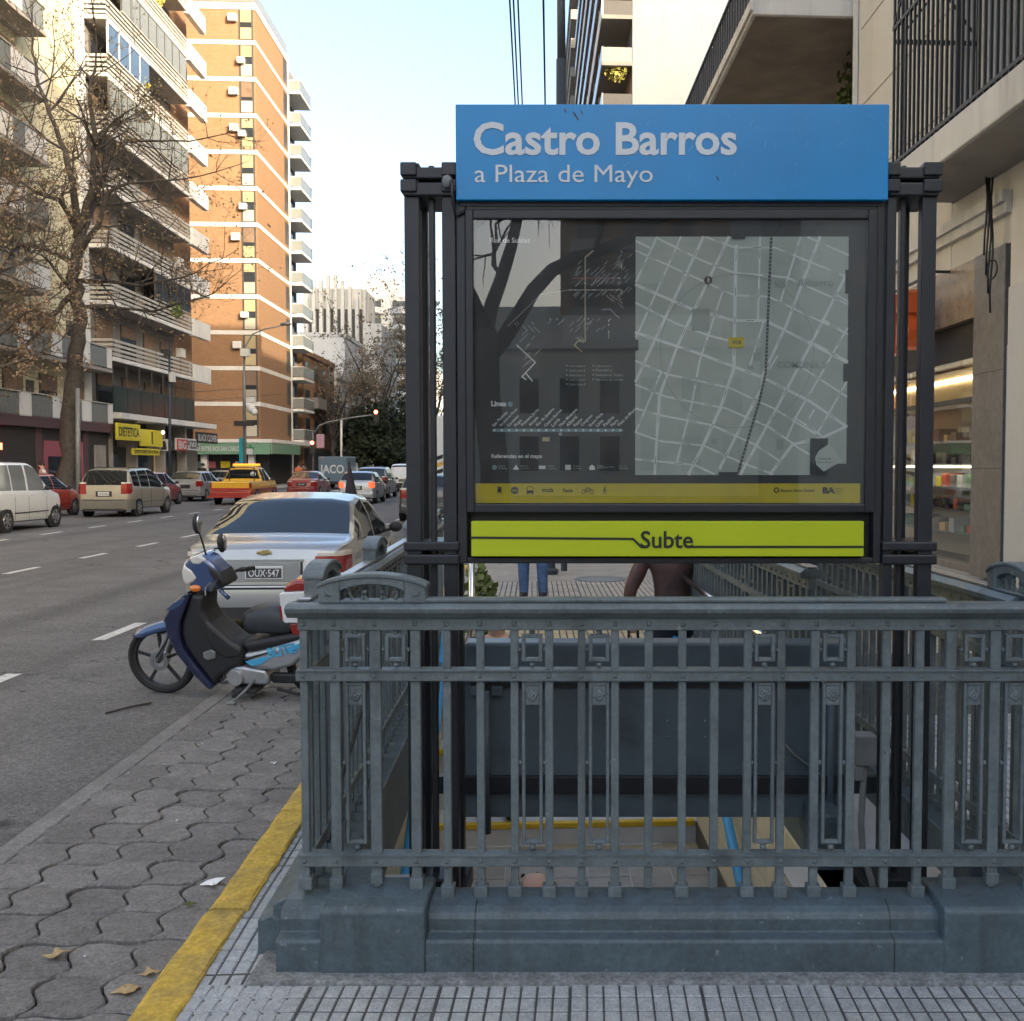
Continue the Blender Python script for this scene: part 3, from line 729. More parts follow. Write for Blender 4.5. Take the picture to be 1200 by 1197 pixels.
# area names, street names, blocks
def mtext(parent, s, zx, zy, w_, mt, y=YM-.0026, bold=.01, rot=0, h=None):
    p = MZ(zx, zy); text(s, w_, h, p[0], p[1], y, bold=bold, rot=rot).build('print', mt, parent)
ppz = 3.597/1200/2.85
mtext(ma, 'Almagro', 555, 278, 122*ppz, 'map_faint', bold=.02); mtext(ma, 'COMUNA 5', 490, 545, 165*ppz, 'map_faint', bold=.02)
p = MZ(326, 475); q = MZ(378, 442); vb = MB().box(p[0], q[0], YM-.0052, YM-.001, p[1], q[1]); c = MZ(352, 484)
vb.add([(c[0]-.006, YM-.002, p[1]), (c[0]+.006, YM-.002, p[1]), (c[0], YM-.002, c[1])], [(0,1,2)]); vb.build('place_marker', 'poster_yellow', ma)
mtext(ma, 'VOS', 337, 465, 32*ppz, 'sign_ink', y=YM-.0058, bold=.03)
c = MZ(257, 250); MB().lathe([(.0145,0),(.0145,.002)], (c[0], YM-.0030, c[1]), (0,-1,0), 20).build('icon', 'map_dark', ma)
m = MB(); m.strip([(c[0], c[1]+.004), (c[0], c[1]-.002)], .003, YM-.0056).strip([(c[0], c[1]-.002), (c[0]-.004, c[1]-.009)], .002, YM-.0056).strip([(c[0], c[1]-.002), (c[0]+.004, c[1]-.009)], .002, YM-.0056)
m.strip([(c[0]-.004, c[1]+.001), (c[0]+.005, c[1]+.001)], .002, YM-.0056); m.lathe([(.0024,0),(.0024,.0005)], (c[0], YM-.0056, c[1]+.008), (0,-1,0), 10); m.build('print', 'poster_white', ma)
m = MB()
for (u, v, w_, h_) in ((203,420,60,75),(480,275,35,25),(410,520,24,26),(390,550,20,14),(490,820,24,36),(270,800,20,20)):
    a = MZ(u, v); b = MZ(u+w_, v-h_); m.add([(a[0],YM-.0004,a[1]),(b[0],YM-.0004,a[1]),(b[0],YM-.0004,b[1]),(a[0],YM-.0004,b[1])], [(0,1,2,3)])
m.build('block_shading', 'map_faint', ma)
# walking radius
m = MB(); pr = [MZ(355+258*math.cos(2*math.pi*i/60), 487+258*math.sin(2*math.pi*i/60)) for i in range(61)]
for i in range(60): m.strip([pr[i], pr[i+1]], .0010, YM-.0030)
m.build('radius_line', 'map_dark', ma)
# small street-name dashes
m = MB(); dr = random.Random(2)
for (pl, w_) in steep + shallow:
    for a, b in zip(pl, pl[1:]):
        L = math.hypot(b[0]-a[0], b[1]-a[1]); n_ = int(L/95)
        for k in range(n_):
            t = (k+.5+dr.uniform(-.15,.15))/n_; h = 13/L
            p = MZ(a[0]+(b[0]-a[0])*(t-h), a[1]+(b[1]-a[1])*(t-h)); q = MZ(a[0]+(b[0]-a[0])*(t+h), a[1]+(b[1]-a[1])*(t+h))
            c = clip(p, q)
            if c: m.strip(c, .0017, YM-.0020)
m.build('street_names', 'map_dark', ma)
m = MB()
for (u, v, w_, h_) in ((603,905,60,125),(603,905,125,40),(335,112,45,10),(295,905,62,12),(8,485,16,36),(716,295,14,80),(712,590,14,60)):
    a = MZ(u, v); b = MZ(u+w_, v-h_); a = (max(a[0], mx0-.01), max(a[1], mz0-.006)); m.box(a[0], b[0], YM-.0042, YM-.0036, a[1], b[1])
m.build('map_tabs', 'poster_dark', ma)
m = MB(); cc = [MZ(*p) for p in ((620,845),(632,822),(665,800),(690,825),(715,860),(690,868),(650,892),(625,870))]
m.prism(cc, 'y', YM-.0052, YM-.0046); m.build('city_outline', 'poster_map', ma)
for i, s in enumerate(('Ciudad de', 'Buenos Aires')): mtext(ma, s, 628, 852+11*i, 46*ppz, 'map_dark', y=YM-.0056)
# --- dark left sheet: headings, network, line diagram
def ptext(s, px, py, w_px, mt, bold=.02, rot=0, parent=po, y=YP, h=None):
    p = SP(px, py); text(s, w_px*3.597/1200, h, p[0], p[1], y, bold=bold, rot=rot).build('print', mt, parent)
ptext('Red de Subtes', 574, 283, 47, 'poster_white'); ptext('Linea', 574.5, 476, 18, 'poster_white', .04); ptext('Referencias en el mapa', 574.5, 538.5, 60, 'poster_white', .03)
def zp(zx, zy): return SP(530+zx/3.325, 240+zy/3.325)
def net(name, lines, w_, mt, y=YP):
    m = MB()
    for pl in lines: m.strip([zp(*p) for p in pl], w_, y)
    return m.build(name, mt, po)
net('network_line', [[(548,175),(518,200),(518,528),(490,528),(475,545),(505,570)]], .0042, 'poster_cream')
net('network_line', [[(470,282),(660,282)]], .003, 'poster_red'); net('network_line', [[(455,328),(660,328),(660,345)],[(585,405),(615,403),(650,438)]], .0032, 'poster_grey')
net('network_line', [[(250,545),(322,612),(270,668),(285,680)],[(285,655),(310,685)]], .0040, 'poster_white')
net('network_line', [[(215,470),(345,345)],[(345,345),(455,328)],[(660,345),(690,315)]], .002, 'poster_grey')
m = MB(); nr = random.Random(12)
def ticks(x0, x1, y0, y1, n_, ang, L0=12, L1=34):
    for k in range(n_):
        x_, y_ = nr.uniform(x0, x1), nr.uniform(y0, y1); L = nr.uniform(L0, L1); t = math.radians(ang)
        m.strip([zp(x_, y_), zp(x_+L*math.cos(t), y_-L*math.sin(t))], .0018, YP)
ticks(465,650,225,275,13,45); ticks(475,650,290,320,10,45); ticks(470,650,345,365,14,45); ticks(540,600,250,310,10,45); ticks(620,690,200,350,18,45)
ticks(250,330,500,640,16,45); ticks(370,590,450,500,18,45); ticks(240,320,450,480,6,-45); ticks(600,650,340,380,8,-45); ticks(470,500,505,520,4,-45)
m.build('station_names', 'poster_grey', po)
m = MB()
for k in range(36):
    x_, y_ = nr.choice([(nr.uniform(470,660),282),(nr.uniform(455,655),328),(nr.uniform(370,620),442),(518,nr.uniform(210,520)),(660,nr.uniform(155,250)),(610,nr.uniform(440,520))])
    c = zp(x_, y_); m.lathe([(.0022,0),(.0022,.0004)], (c[0], YP-.0002, c[1]), (0,-1,0), 8)
m.build('station_dots', 'poster_white', po)
for r_ in range(5):
    for c_ in range(2):
        if c_ == 1 and r_ == 4: continue
        zx = 445+105*c_; zy = 625+18*r_; c = zp(zx, zy)
        MB().lathe([(.0028,0),(.0028,.0004)], (c[0], YP-.0002, c[1]), (0,-1,0), 10).build('legend_dot', 'poster_grey', po)
        ptext(('Subte Linea ' + 'ABCDE'[r_]) if c_ == 0 else ('Subte Linea H', 'Premetro', 'Estacion de Trenes', 'Servicio de trenes')[r_], 530+(zx+10)/3.325, 241.5+zy/3.325, 19 if c_ == 0 or r_ < 2 else 32, 'poster_grey', 0)
lb = MB(); a = zp(158, 885); b = zp(660, 872); lb.box(a[0], b[0], YP-.0006, YP, a[1], b[1])
for xx in (158, 660): c = zp(xx, 878.5); lb.lathe([((b[1]-a[1])/2,0),((b[1]-a[1])/2,.0006)], (c[0], YP, c[1]), (0,-1,0), 14)
lb.build('line_bar', 'poster_teal', po)
c = SP(597, 473.5); MB().lathe([(.0095,0),(.0095,.0006)], (c[0], YP, c[1]), (0,-1,0), 20).build('line_badge', 'poster_teal', po)
m = MB()
for k in range(18):
    c = zp(160+29.2*k, 878.5); m.lathe([(.0042,0),(.0042,.0004)], (c[0], YP-.0008, c[1]), (0,-1,0), 10)
m.build('stop_dots', 'poster_white', po)
names = ['San Pedrito','San Jose de Flores','Carabobo','Puan','Primera Junta','Acoyte','Rio de Janeiro','Castro Barros','Loria','Plaza Miserere','Alberti','Pasco','Congreso','Saenz Pena','Lima','Piedras','Peru','Plaza de Mayo']
for k, s in enumerate(names): ptext(s, 530+(158+29.2*k)/3.325, 240+866/3.325, min(46, 4.1+3.1*len(s))*.62, 'poster_white', .012, rot=math.radians(45))
m = MB(); a = zp(349, 922); b = zp(377, 906); m.box(a[0], b[0], YP-.0006, YP, a[1], b[1]); m.build('place_marker', 'poster_cream', po)
c = zp(420, 893); m = MB().torus((c[0], YP, c[1]), .0042, .0012, (0,1,0), 14, 5); m.build('transfer_ring', 'poster_white', po)
icx = [160, 245, 348, 450, 545]
for k, xx in enumerate(icx):
    c = zp(xx, 1024); m = MB()
    if k == 0: m.lathe([(.009,0),(.009,.0005)], (c[0], YP, c[1]), (0,-1,0), 18)
    elif k == 1: m.prism([(c[0]-.011,c[1]-.008),(c[0]+.011,c[1]-.008),(c[0],c[1]+.010)], 'y', YP-.0005, YP)
    elif k == 2: m.box(c[0]-.012,c[0]+.012,YP-.0005,YP,c[1]-.006,c[1]+.006)
    elif k == 3: m.box(c[0]-.010,c[0]+.010,YP-.0005,YP,c[1]-.009,c[1]+.009)
    else: m.prism([(c[0]-.010,c[1]-.009),(c[0]+.010,c[1]-.009),(c[0]+.010,c[1]+.002),(c[0],c[1]+.010),(c[0]-.010,c[1]+.002)], 'y', YP-.0005, YP)
    m.build('icon', 'poster_teal' if k == 0 else 'poster_white', po)
for (zx, a, b) in ((175,'Estacion','de Subte'),(262,'Estacion','de premetro'),(368,'Estacion','de Metrobus'),(470,'Estacion','de trenes'),(565,'Edificio','publico'),(650,'Autopista','elevada')):
    ptext(a, 530+zx/3.325, 240+1021/3.325, 8.5, 'poster_grey', 0); ptext(b, 530+zx/3.325, 240+1031/3.325, 11, 'poster_grey', 0)
c = SP(715, 547.5); m = MB().strip([(c[0]-.014, c[1]), (c[0]+.014, c[1])], .0016, YP); m.build('print', 'poster_grey', po)
# yellow strip icons
YY = YS+.0212
def yz(zx, zy): return SP(560+zx/5.0, 540+zy/5.0)
ic = MB()
a, b = yz(108, 188), yz(132, 162); ic.box(a[0], b[0], YY-.0005, YY, a[1], b[1]); a, b = yz(106, 160), yz(134, 154); ic.box(a[0], b[0], YY-.0005, YY, a[1], b[1])
ic.strip([yz(112,190), yz(104,198)], .0016, YY).strip([yz(128,190), yz(136,198)], .0016, YY)
ic.build('icon', 'sign_ink', ys)
c = yz(211, 176); MB().lathe([(.0135,0),(.0135,.0005)], (c[0], YY, c[1]), (0,-1,0), 20).build('icon', 'map_dark', ys)
m = MB(); a, b = yz(196,179), yz(226,173); m.box(a[0], b[0], YY-.0012, YY-.0008, a[1], b[1]); m.build('print', 'poster_yellow', ys)
m = MB(); a, b = yz(283,190), yz(322,176); m.box(a[0], b[0], YY-.0005, YY, a[1], b[1]); c = yz(302,172)
m.torus((c[0], YY, c[1]), .0115, .0011, (0,1,0), 18, 4)
for xx in (288, 317): a, b = yz(xx-4,199), yz(xx+4,190); m.box(a[0], b[0], YY-.0005, YY, a[1], b[1])
m.build('icon', 'sign_ink', ys)
def ytext(s, zx, zy, w_, bold=.03): p = yz(zx, zy); text(s, w_/5.0*3.597/1200, None, p[0], p[1], YY, bold=bold).build('print', 'sign_ink', ys)
ytext('mob', 372, 187, 68, .03); ytext('Taxis', 492, 187, 63, .03)
m = MB()
for xx in (622, 666): c = yz(xx, 183); m.torus((c[0], YY, c[1]), .0078, .0010, (0,1,0), 18, 4)
m.strip([yz(622,183), yz(636,165), yz(655,165), yz(645,183), yz(636,165)], .0016, YY).strip([yz(666,183), yz(654,158), yz(648,158)], .0016, YY).strip([yz(622,183),yz(645,183)], .0016, YY).strip([yz(630,160),yz(641,160)], .0018, YY)
m.build('icon', 'sign_ink', ys)
m = MB(); c = yz(746, 156); m.lathe([(.0026,0),(.0026,.0005)], (c[0], YY, c[1]), (0,-1,0), 10)
m.strip([yz(746,163), yz(743,180)], .0042, YY).strip([yz(743,180), yz(737,199)], .0022, YY).strip([yz(743,180), yz(753,190), yz(755,199)], .0022, YY).strip([yz(746,164), yz(735,172), yz(733,182)], .0018, YY).strip([yz(746,164), yz(753,174), yz(760,176)], .0018, YY)
m.build('icon', 'sign_ink', ys)
def y4(zx, zy): return SP(740+zx/2.85, 240+zy/2.85)
c = y4(492, 954); MB().torus((c[0], YY, c[1]), .0078, .0022, (0,1,0), 18, 5).build('icon', 'sign_ink', ys)
p = y4(507, 960); text('Buenos Aires Ciudad', 112*ppz, None, p[0], p[1], YY, bold=.02).build('print', 'sign_ink', ys)
p = y4(648, 966); text('BA', 42*ppz, 22*ppz, p[0], p[1], YY, bold=.05).build('print', 'sign_ink', ys)
for i in range(3): p = y4(692, 951+8*i); text(('Ministerio','Desarrollo','Urbano')[i], (24,22,18)[i]*ppz, None, p[0], p[1], YY, bold=.0).build('print', 'sign_ink', ys)
# lime strip
lm = srect('line_strip', 551.5, 1014, 611, 652, YS-.012, YS+.055, 'sign_lime', bevel=.002)
YL = YS-.0135
m = MB(); m.strip([SP(551.5,630), SP(742,631.5), SP(752,641), SP(758,641)], .0085, YL); m.strip([SP(806,640.8), SP(1013,640.8)], .0085, YL)
m.build('rule_line', 'sign_ink', lm)
a = SP(751, 642.5); b = SP(813, 622); text('Subte', b[0]-a[0], b[1]-a[1], a[0], a[1], YL-.0008, bold=.018).build('lettering', 'sign_ink', lm)
# posts
ZB = .02
def post(px0, px1, dy=.0, w=.052, top=190):
    a = SP(px0, 400)[0]; b = SP(px1, 400)[0]; zt = SP(0, top)[1]
    MB().box(a, b, YS+.01+dy, YS+.01+dy+w, ZB, zt).build('post', 'black_metal', sg, bevel=.004)
for (pa, pb, d_) in ((474,492,0),(501,508,.03),(518,534,0),(481,492,.16),(520,534,.16),(1039,1050,0),(1058,1064,.03),(1080,1097,0),(1052,1060,.16),(1072,1082,.16)): post(pa, pb, d_, .05 if pb-pa > 9 else .03)
def collar(px0, px1, py0, py1):
    a = SP(px0, py1); b = SP(px1, py0)
    MB().box(a[0], b[0], YS-.004, YS+.235, a[1], b[1]).build('collar', 'black_metal', sg, bevel=.006)
for s in ((471,536),(1037,1101)):
    collar(s[0]+3, s[1]-3, 196, 210); collar(s[0]+3, s[1]-3, 214, 230); collar(s[0], s[1]+1, 635, 646); collar(s[0], s[1]+1, 650, 662)
for (a, b) in ((471,490),(519,536),(1037,1052),(1079,1101)):
    for (u, v) in ((191,207),(211,226)): q = SP(a, v); r = SP(b, u); MB().box(q[0], r[0], YS-.014, YS+.07, q[1], r[1]).build('post_cap', 'black_metal', sg, bevel=.005)
for (a, b) in ((470,540),(1030,1104)):
    q = SP(a, 500); r = SP(b, 500); MB().box(q[0], r[0], YS-.05, YS+.30, -.02, ZB+.03).build('base_plate', 'black_metal', sg, bevel=.006)
    MB().box(q[0]+.03, r[0]-.03, YS-.02, YS+.26, ZB+.03, ZB+.10).build('base_shoe', 'black_metal', sg, bevel=.006)
m = MB(); a = SP(532, 222); m.tube([(a[0]-.012,YS-.02,a[1]+.03),(a[0],YS-.03,a[1]+.01),(a[0]+.002,YS-.03,a[1]-.05),(a[0]+.01,YS,a[1]-.09),(a[0]+.04,YS,a[1]-.075)], .006, 6); m.build('wiring', 'black_metal', sg, smooth=True)
a = SP(526, 215); MB().ball((a[0],YS-.02,a[1]), .02, 8, (1,.7,1.2)).build('junction', 'pipe_metal', sg, smooth=True)
# ---- grey back panel hung behind the railing
YB_ = 4.25
pn = thing('grey_panel', 'dark blue grey sheet metal panel hung behind the front railing above the stairs', 'panel', (.3, YB_, .2))
def BP(px, py, Y=YB_): q = P(px, py, Y); return q.x, q.z
a = BP(545, 958); b = BP(1001, 795); MB().box(a[0], b[0], YB_, YB_+.05, a[1], b[1]).build('sheet', 'panel_metal', pn, bevel=.004)
a = BP(545, 799); b = BP(1001, 752); MB().box(a[0], b[0], YB_-.035, YB_+.10, a[1], b[1]).build('hood', 'panel_metal', pn, bevel=.012)
a = BP(552, 806); b = BP(994, 799); MB().box(a[0], b[0], YB_-.012, YB_+.06, a[1], b[1]-.002).build('hood_shade_strip', 'black_metal', pn)  # black strip stands in for the shade under the hood
a = BP(480, 928); b = BP(1050, 908); MB().box(a[0], b[0], YB_-.03, YB_-.004, a[1], b[1]).build('cross_bar', 'black_metal', pn, bevel=.003)
a = BP(566, 975); b = BP(576, 808); MB().tube([((a[0]+b[0])/2,YB_-.018,a[1]),((a[0]+b[0])/2,YB_-.018,b[1])], .017, 10).build('pipe', 'panel_metal', pn, smooth=True)
a = BP(966, 978); b = BP(977, 820); MB().tube([((a[0]+b[0])/2,YB_-.018,a[1]),((a[0]+b[0])/2,YB_-.018,b[1])], .018, 10).build('pipe', 'panel_metal', pn, smooth=True)
for (u, v) in ((552,565),(577,590)): a = BP(u, 814); b = BP(v, 803); MB().box(a[0], b[0], YB_-.03, YB_-.002, a[1], b[1]).build('bracket', 'panel_metal', pn, bevel=.003)
for (u, v) in ((782,845),(826,845),(782,864),(826,864),(761,867)):
    a = BP(u, v); MB().ball((a[0], YB_-.001, a[1]), .005, 6, (1,.4,1)).build('screw', 'galvanised', pn)
m = MB(); pts = [BP(*q) for q in ((920,872),(930,884),(945,895),(958,905),(975,913),(992,914))]
m.tube([(p[0], YB_-.012, p[1]) for p in pts], .0055, 6); m.build('wire', 'pipe_metal', pn, smooth=True)
# junction box + conduit
jb = thing('junction_box', 'small grey electrical box with conduit on the right sign post', 'electrical box', (1.1, 3.7, .6))
q = P(999, 893, 3.66); r = P(1023, 858, 3.66); MB().box(q.x, r.x, 3.60, 3.68, q.z, r.z).build('box', 'pipe_metal', jb, bevel=.006)
q = P(998, 911, 3.66); r = P(1009, 894, 3.66); MB().box(q.x, r.x, 3.61, 3.67, q.z, r.z).build('side_box', 'pipe_metal', jb, bevel=.005)
pts = [P(1013,893,3.64), P(1011,930,3.64), P(1009,965,3.63), P(1011,1000,3.62), P(1021,1030,3.60), P(1026,1052,3.58)]
MB().tube(pts, .012, 8).build('conduit', 'pipe_metal', jb, smooth=True)
# ================================================================ stairwell
stw = struct(MB().box(-.72, 1.14, 6.84, 7.16, -2.2, -.98).build('stairs', 'step_stone')); sframe(stw)
def swall(name, a0, a1, b0, b1, z0, z1, mt, parent=None, **k): return MB().box(a0, a1, b0, b1, z0, z1).build(name, mt, parent, **k)
# upper flight: five treads up to the pavement
NB = 5; run = (EB1-6.86)/NB; rise = .83/NB
for k in range(NB+0):
    b0 = 6.86 + run*k; z1 = -.83 + rise*k
    swall('step', -.72, 1.13, b0, b0+run+.02, z1-.22, z1, 'step_stone', stw, bevel=.006)
    swall('nosing', -.70, 1.10, b0-.006, b0+.05, z1-.035, z1+.003, 'nosing_yellow', stw, bevel=.006)
swall('landing', -.72, 1.13, 5.7, 6.87, -1.2, -.985, 'step_stone', stw)
for i in range(7):
    for j in range(4): swall('landing_tile', -.71+.263*i+.003, -.71+.263*(i+1)-.003, 5.72+.29*j+.003, 5.72+.29*(j+1)-.003, -.99, -.979 - (.002 if (i+j) % 3 else 0), 'tile_ochre' if j == 3 else 'tile_pale', stw)
for k in range(9): swall('step', -.72, 1.13, 5.7-.3*(k+1), 5.7-.3*k, -1.3-.165*k-.1, -.985-.165*(k+1), 'step_stone', stw, bevel=.006)
sw = thing('stair_wall', 'cream tiled left wall of the stairwell under the kerbside railing', 'wall', (-.75, 5.5, -2.2), 's')
swall('core', -.86, -.715, 3.3, EB1, -2.9, -.03, 'wall_grout', sw)
sw2 = thing('stair_wall', 'cream tiled right wall of the stairwell behind the blue handrail', 'wall', (1.2, 5.5, -2.2), 's')
swall('core', 1.125, 1.26, 3.3, EB1, -2.9, -.03, 'wall_grout', sw2)
tl = None
for (w_, a) in ((sw, -.712), (sw2, 1.122)):
    for j in range(7):
        for i in range(13):
            bb = 3.45 + .386*i; zz = -.02 - .2*(j+.5)
            if zz < -1.35: continue
            if tl is None:
                tl = templ(MB().box(-.006,.006,-.190,.190,-.096,.096), 'wall_tile')
            share(tl, 'wall_tile', w_, (a, bb, zz))
swall('end_beam', -.72, 1.6, 3.30, 3.50, -.35, -.0, 'step_stone', sw2)
swall('side_slab', -.72, -.35, 3.45, 4.05, -.25, -.03, 'step_stone', sw)
swall('side_slab', 1.0, 1.6, 3.45, 4.1, -.25, -.03, 'step_stone', sw2)
swall('skirting', 1.105, 1.118, 5.7, 6.87, -.98, -.84, 'skirting', sw2)
swall('back_wall', -.9, 1.7, 2.7, 2.9, -3.2, -.3, 'wall_grout', sw2)
h1 = thing('blue_handrail', 'bright blue tubular handrail on the right stair wall', 'handrail', (1.05, 5, -1), 's')
def zst(b): return (0 if b > EB1 else -.81+(b-6.86)/(EB1-6.86)*.81 if b > 6.86 else -.985 if b > 5.7 else -.985-(5.7-b)*.55)
pts = [(1.05, b_, zst(b_)+.80) for b_ in (8.4,7.6,6.86,6.3,5.7,5.0,4.4,3.8)]
MB().tube(pts, .028, 10).build('tube', 'blue_handrail', h1, smooth=True)
for b_ in (7.9, 6.5, 5.2): MB().tube([(1.05,b_,zst(b_)+.78),(1.06,b_,zst(b_)+.70),(1.12,b_,zst(b_)+.70)], .009, 6).build('bracket', 'galvanised', h1)
h2 = thing('blue_handrail', 'bright blue tubular handrail on the left stair wall behind the railing', 'handrail', (-.66, 5, -1), 's')
pts = [(-.655, b_, zst(b_)+.80) for b_ in (8.4,7.6,6.86,6.3,5.7,5.0,4.4,3.8)]
MB().tube(pts, .028, 10).build('tube', 'blue_handrail', h2, smooth=True)
for b_ in (7.9, 6.5, 5.2): MB().tube([(-.655,b_,zst(b_)+.78),(-.665,b_,zst(b_)+.70),(-.71,b_,zst(b_)+.70)], .009, 6).build('bracket', 'galvanised', h2)
# steel grab post at the head of the stairs
gp = thing('grab_post', 'polished steel post and rail at the head of the stairs left side', 'post', (-1.0, 8.6, 0))
q = P(553, 705, 8.6); MB().tube([(q.x,8.6,-.2),(q.x,8.6,.80)], .028, 10).build('post', 'chrome', gp, smooth=True)
MB().tube([(q.x-.2,8.58,.78),(q.x,8.6,.78)], .018, 8).build('rail', 'chrome', gp, smooth=True)
# ================================================================ vehicles
mdef('silver_paint', (.34,.355,.365), .30, .55, var=.03, scale=3, coat=.8)
mdef('white_paint', (.66,.68,.68), .35, .0, var=.03, coat=.6)
mdef('red_paint', (.36,.035,.022), .32, .1, var=.05, coat=.8)
mdef('dark_red_paint', (.25,.028,.03), .32, .2, var=.05, coat=.8)
mdef('beige_paint', (.36,.33,.26), .34, .45, var=.04, coat=.7)
mdef('grey_paint', (.30,.31,.32), .32, .5, var=.04, coat=.8)
mdef('dark_paint', (.05,.055,.06), .32, .4, var=.04, coat=.8)
mdef('yellow_paint', (.68,.37,.015), .38, .0, var=.05, coat=.6)
mdef('blue_van_paint', (.10,.16,.21), .4, .1, var=.04, coat=.4)
mdef('car_glass', (.010,.014,.018), .02, var=0, spec=.6)
mdef('van_glass', (.16,.175,.18), .12, var=.05, spec=.7)
mdef('tyre', (.016,.016,.017), .85, var=.2, scale=20, bump=.2, bscale=90)
mdef('rim', (.34,.35,.36), .32, .8, var=.1)
mdef('rubber', (.02,.02,.021), .7, var=.1)
mdef('lamp_red', (.24,.012,.010), .15, var=.08, coat=1)
mdef('lamp_lit', (.95,.13,.05), .3, var=0, emit=.3)
mdef('lamp_white', (.62,.60,.55), .12, var=.05, coat=1)
mdef('lamp_orange', (.65,.17,.015), .2, var=.06, coat=1)
mdef('beacon_orange', (.85,.32,.03), .3, var=.05, emit=.5)
mdef('plate_black', (.045,.048,.05), .5, var=.06)
mdef('plate_white', (.55,.57,.57), .5, var=.05)
mdef('green_dark', (.02,.10,.03), .5)
mdef('dark_cloth', (.022,.017,.024), .85, var=.2, scale=12)
mdef('trim_grey', (.13,.125,.105), .5, var=.08)
mdef('gold', (.45,.36,.18), .3, .9, var=.05)
def lerp(tab, x):
    if x <= tab[0][0]: return tab[0][1]
    for (x0, y0), (x1, y1) in zip(tab, tab[1:]):
        if x <= x1: t = (x-x0)/(x1-x0); return y0+(y1-y0)*t
    return tab[-1][1]
def soft(tab, x, r=.05):
    return sum(lerp(tab, x+d*r) for d in (-1,-.5,0,.5,1))/5
def car(label, cat, a, b, paint, prof, group=None, name='car', plate=None, plate_mat='plate_white', rails=False, lit=False, heading=0.0, glassm='car_glass', extra=None, detail=False):
    'prof: dict of tables along x (rear negative); a, b street position of the rear bumper centre'
    L = prof['L']; h = L/2
    root = thing(name, label, cat, (a, b + h, RZ), 's', local=True, rotz=0, group=group)
    root.rotation_euler = (0, 0, TH + math.pi/2 + heading); OFF[root.name] = (0,0,0)
    top, belt, wid, bot = prof['top'], prof['belt'], prof['w'], prof['bot']
    xs = set()
    n = int(L/.07)
    for i in range(n+1): xs.add(round(-h + L*i/n, 4))
    for tab in (top,):
        for (x, _) in tab: xs.add(round(max(-h, min(h, x)), 4))
    for (x0, x1) in prof['win'] + [prof['rw'], prof['ws']]: xs.add(round(x0,4)); xs.add(round(x1,4))
    for d in (.015,.035,.06): xs.add(round(-h+d,4)); xs.add(round(h-d,4))
    xs = sorted(xs)
    # avoid very close stations
    ys = [xs[0]]
    for x in xs[1:]:
        if x - ys[-1] > .008: ys.append(x)
    ys[-1] = h; xs = ys
    secs = []
    for x in xs:
        W = soft(wid, x, .04) if abs(abs(x)-h) > .05 else lerp(wid, x)
        zt = soft(top, x, .05) if -h+.08 < x < h-.08 else lerp(top, x); zb = min(soft(belt, x), zt-.05); z0 = lerp(bot, x)
        hh = max(0.0, zt-zb); k = min(1, hh/.3)
        yb = .955*W; yr = yb - (prof.get('tum', .34))*max(0, hh-.05)
        pts = [(0,z0),(.80*W,z0),(.93*W,z0+.03),(.98*W,z0+.14),(1.0*W,z0+(zb-z0)*.55),(.995*W,zb-.10),(.98*W,zb-.03),(yb,zb+.004),
               (yb+(yr-yb)*.5+.012*k,zb+(zt-zb)*.48),(yr,zt-.075*k-.012),(yr-.05,zt-.03*k-.005),(yr*.62,zt-.006),(0,zt)]
        secs.append(pts)
    V = len(secs[0]); parts = {}
    def put(key, quad): parts.setdefault(key, MB()).add(quad, [(0,1,2,3)])
    regs = {}
    for s in (1, -1):
        for i in range(len(xs)-1):
            xm = (xs[i]+xs[i+1])/2
            for j in range(V-1):
                key = 'body'
                if j in (7, 8):
                    for wi, (w0, w1) in enumerate(prof['win']):
                        if w0 < xm < w1 and secs[i][9][1]-secs[i][7][1] > .08: key = ('side_window', s, wi)
                if j >= 9 or (j == 8 and False):
                    if prof['rw'][0] < xm < prof['rw'][1] and j >= 10: key = ('rear_window', 0, 0)
                    if prof['ws'][0] < xm < prof['ws'][1] and j >= 10: key = ('windshield', 0, 0)
                if j <= 1: key = 'under'
                regs.setdefault(key, []).append((s, i, j))
    for key, fl in regs.items():
        m = MB(); idx = {}
        def vid(s, i, j):
            y, z = secs[i][j]; kk = (i, j, s if y > 1e-6 else 0)
            if kk not in idx: idx[kk] = len(m.v); m.v.append((xs[i], s*y, z))
            return idx[kk]
        for (s, i, j) in fl:
            f = (vid(s,i,j), vid(s,i+1,j), vid(s,i+1,j+1), vid(s,i,j+1)); f = tuple(dict.fromkeys(f))
            if len(f) >= 3: m.f.append(f); m.m.append(0)
        if key == 'body':
            for i in (0, len(xs)-1):
                ring = [vid(1,i,j) for j in range(V)] + [vid(-1,i,j) for j in range(V-2, 0, -1)]
                m.f.append(tuple(dict.fromkeys(ring))); m.m.append(0)
        mt = paint if key == 'body' else 'rubber' if key == 'under' else glassm if key[0] == 'side_window' else 'car_glass'
        o = m.build('body' if key == 'body' else 'underbody' if key == 'under' else key[0], mt, root, smooth=True, auto=38)
    # path round the tail
    def tailpath(x0, yin, s, end=-1, off=0.0):
        e = -h if end < 0 else h
        pts = []
        for i in range(7):
            x = x0 + (e-x0)*i/6; pts.append(Vector((x, s*(lerp(wid, x)*.985))))
        W = lerp(wid, e)*.985
        for i in range(1, 6): pts.append(Vector((e, s*(W + (yin-W)*i/5))))
        return pts
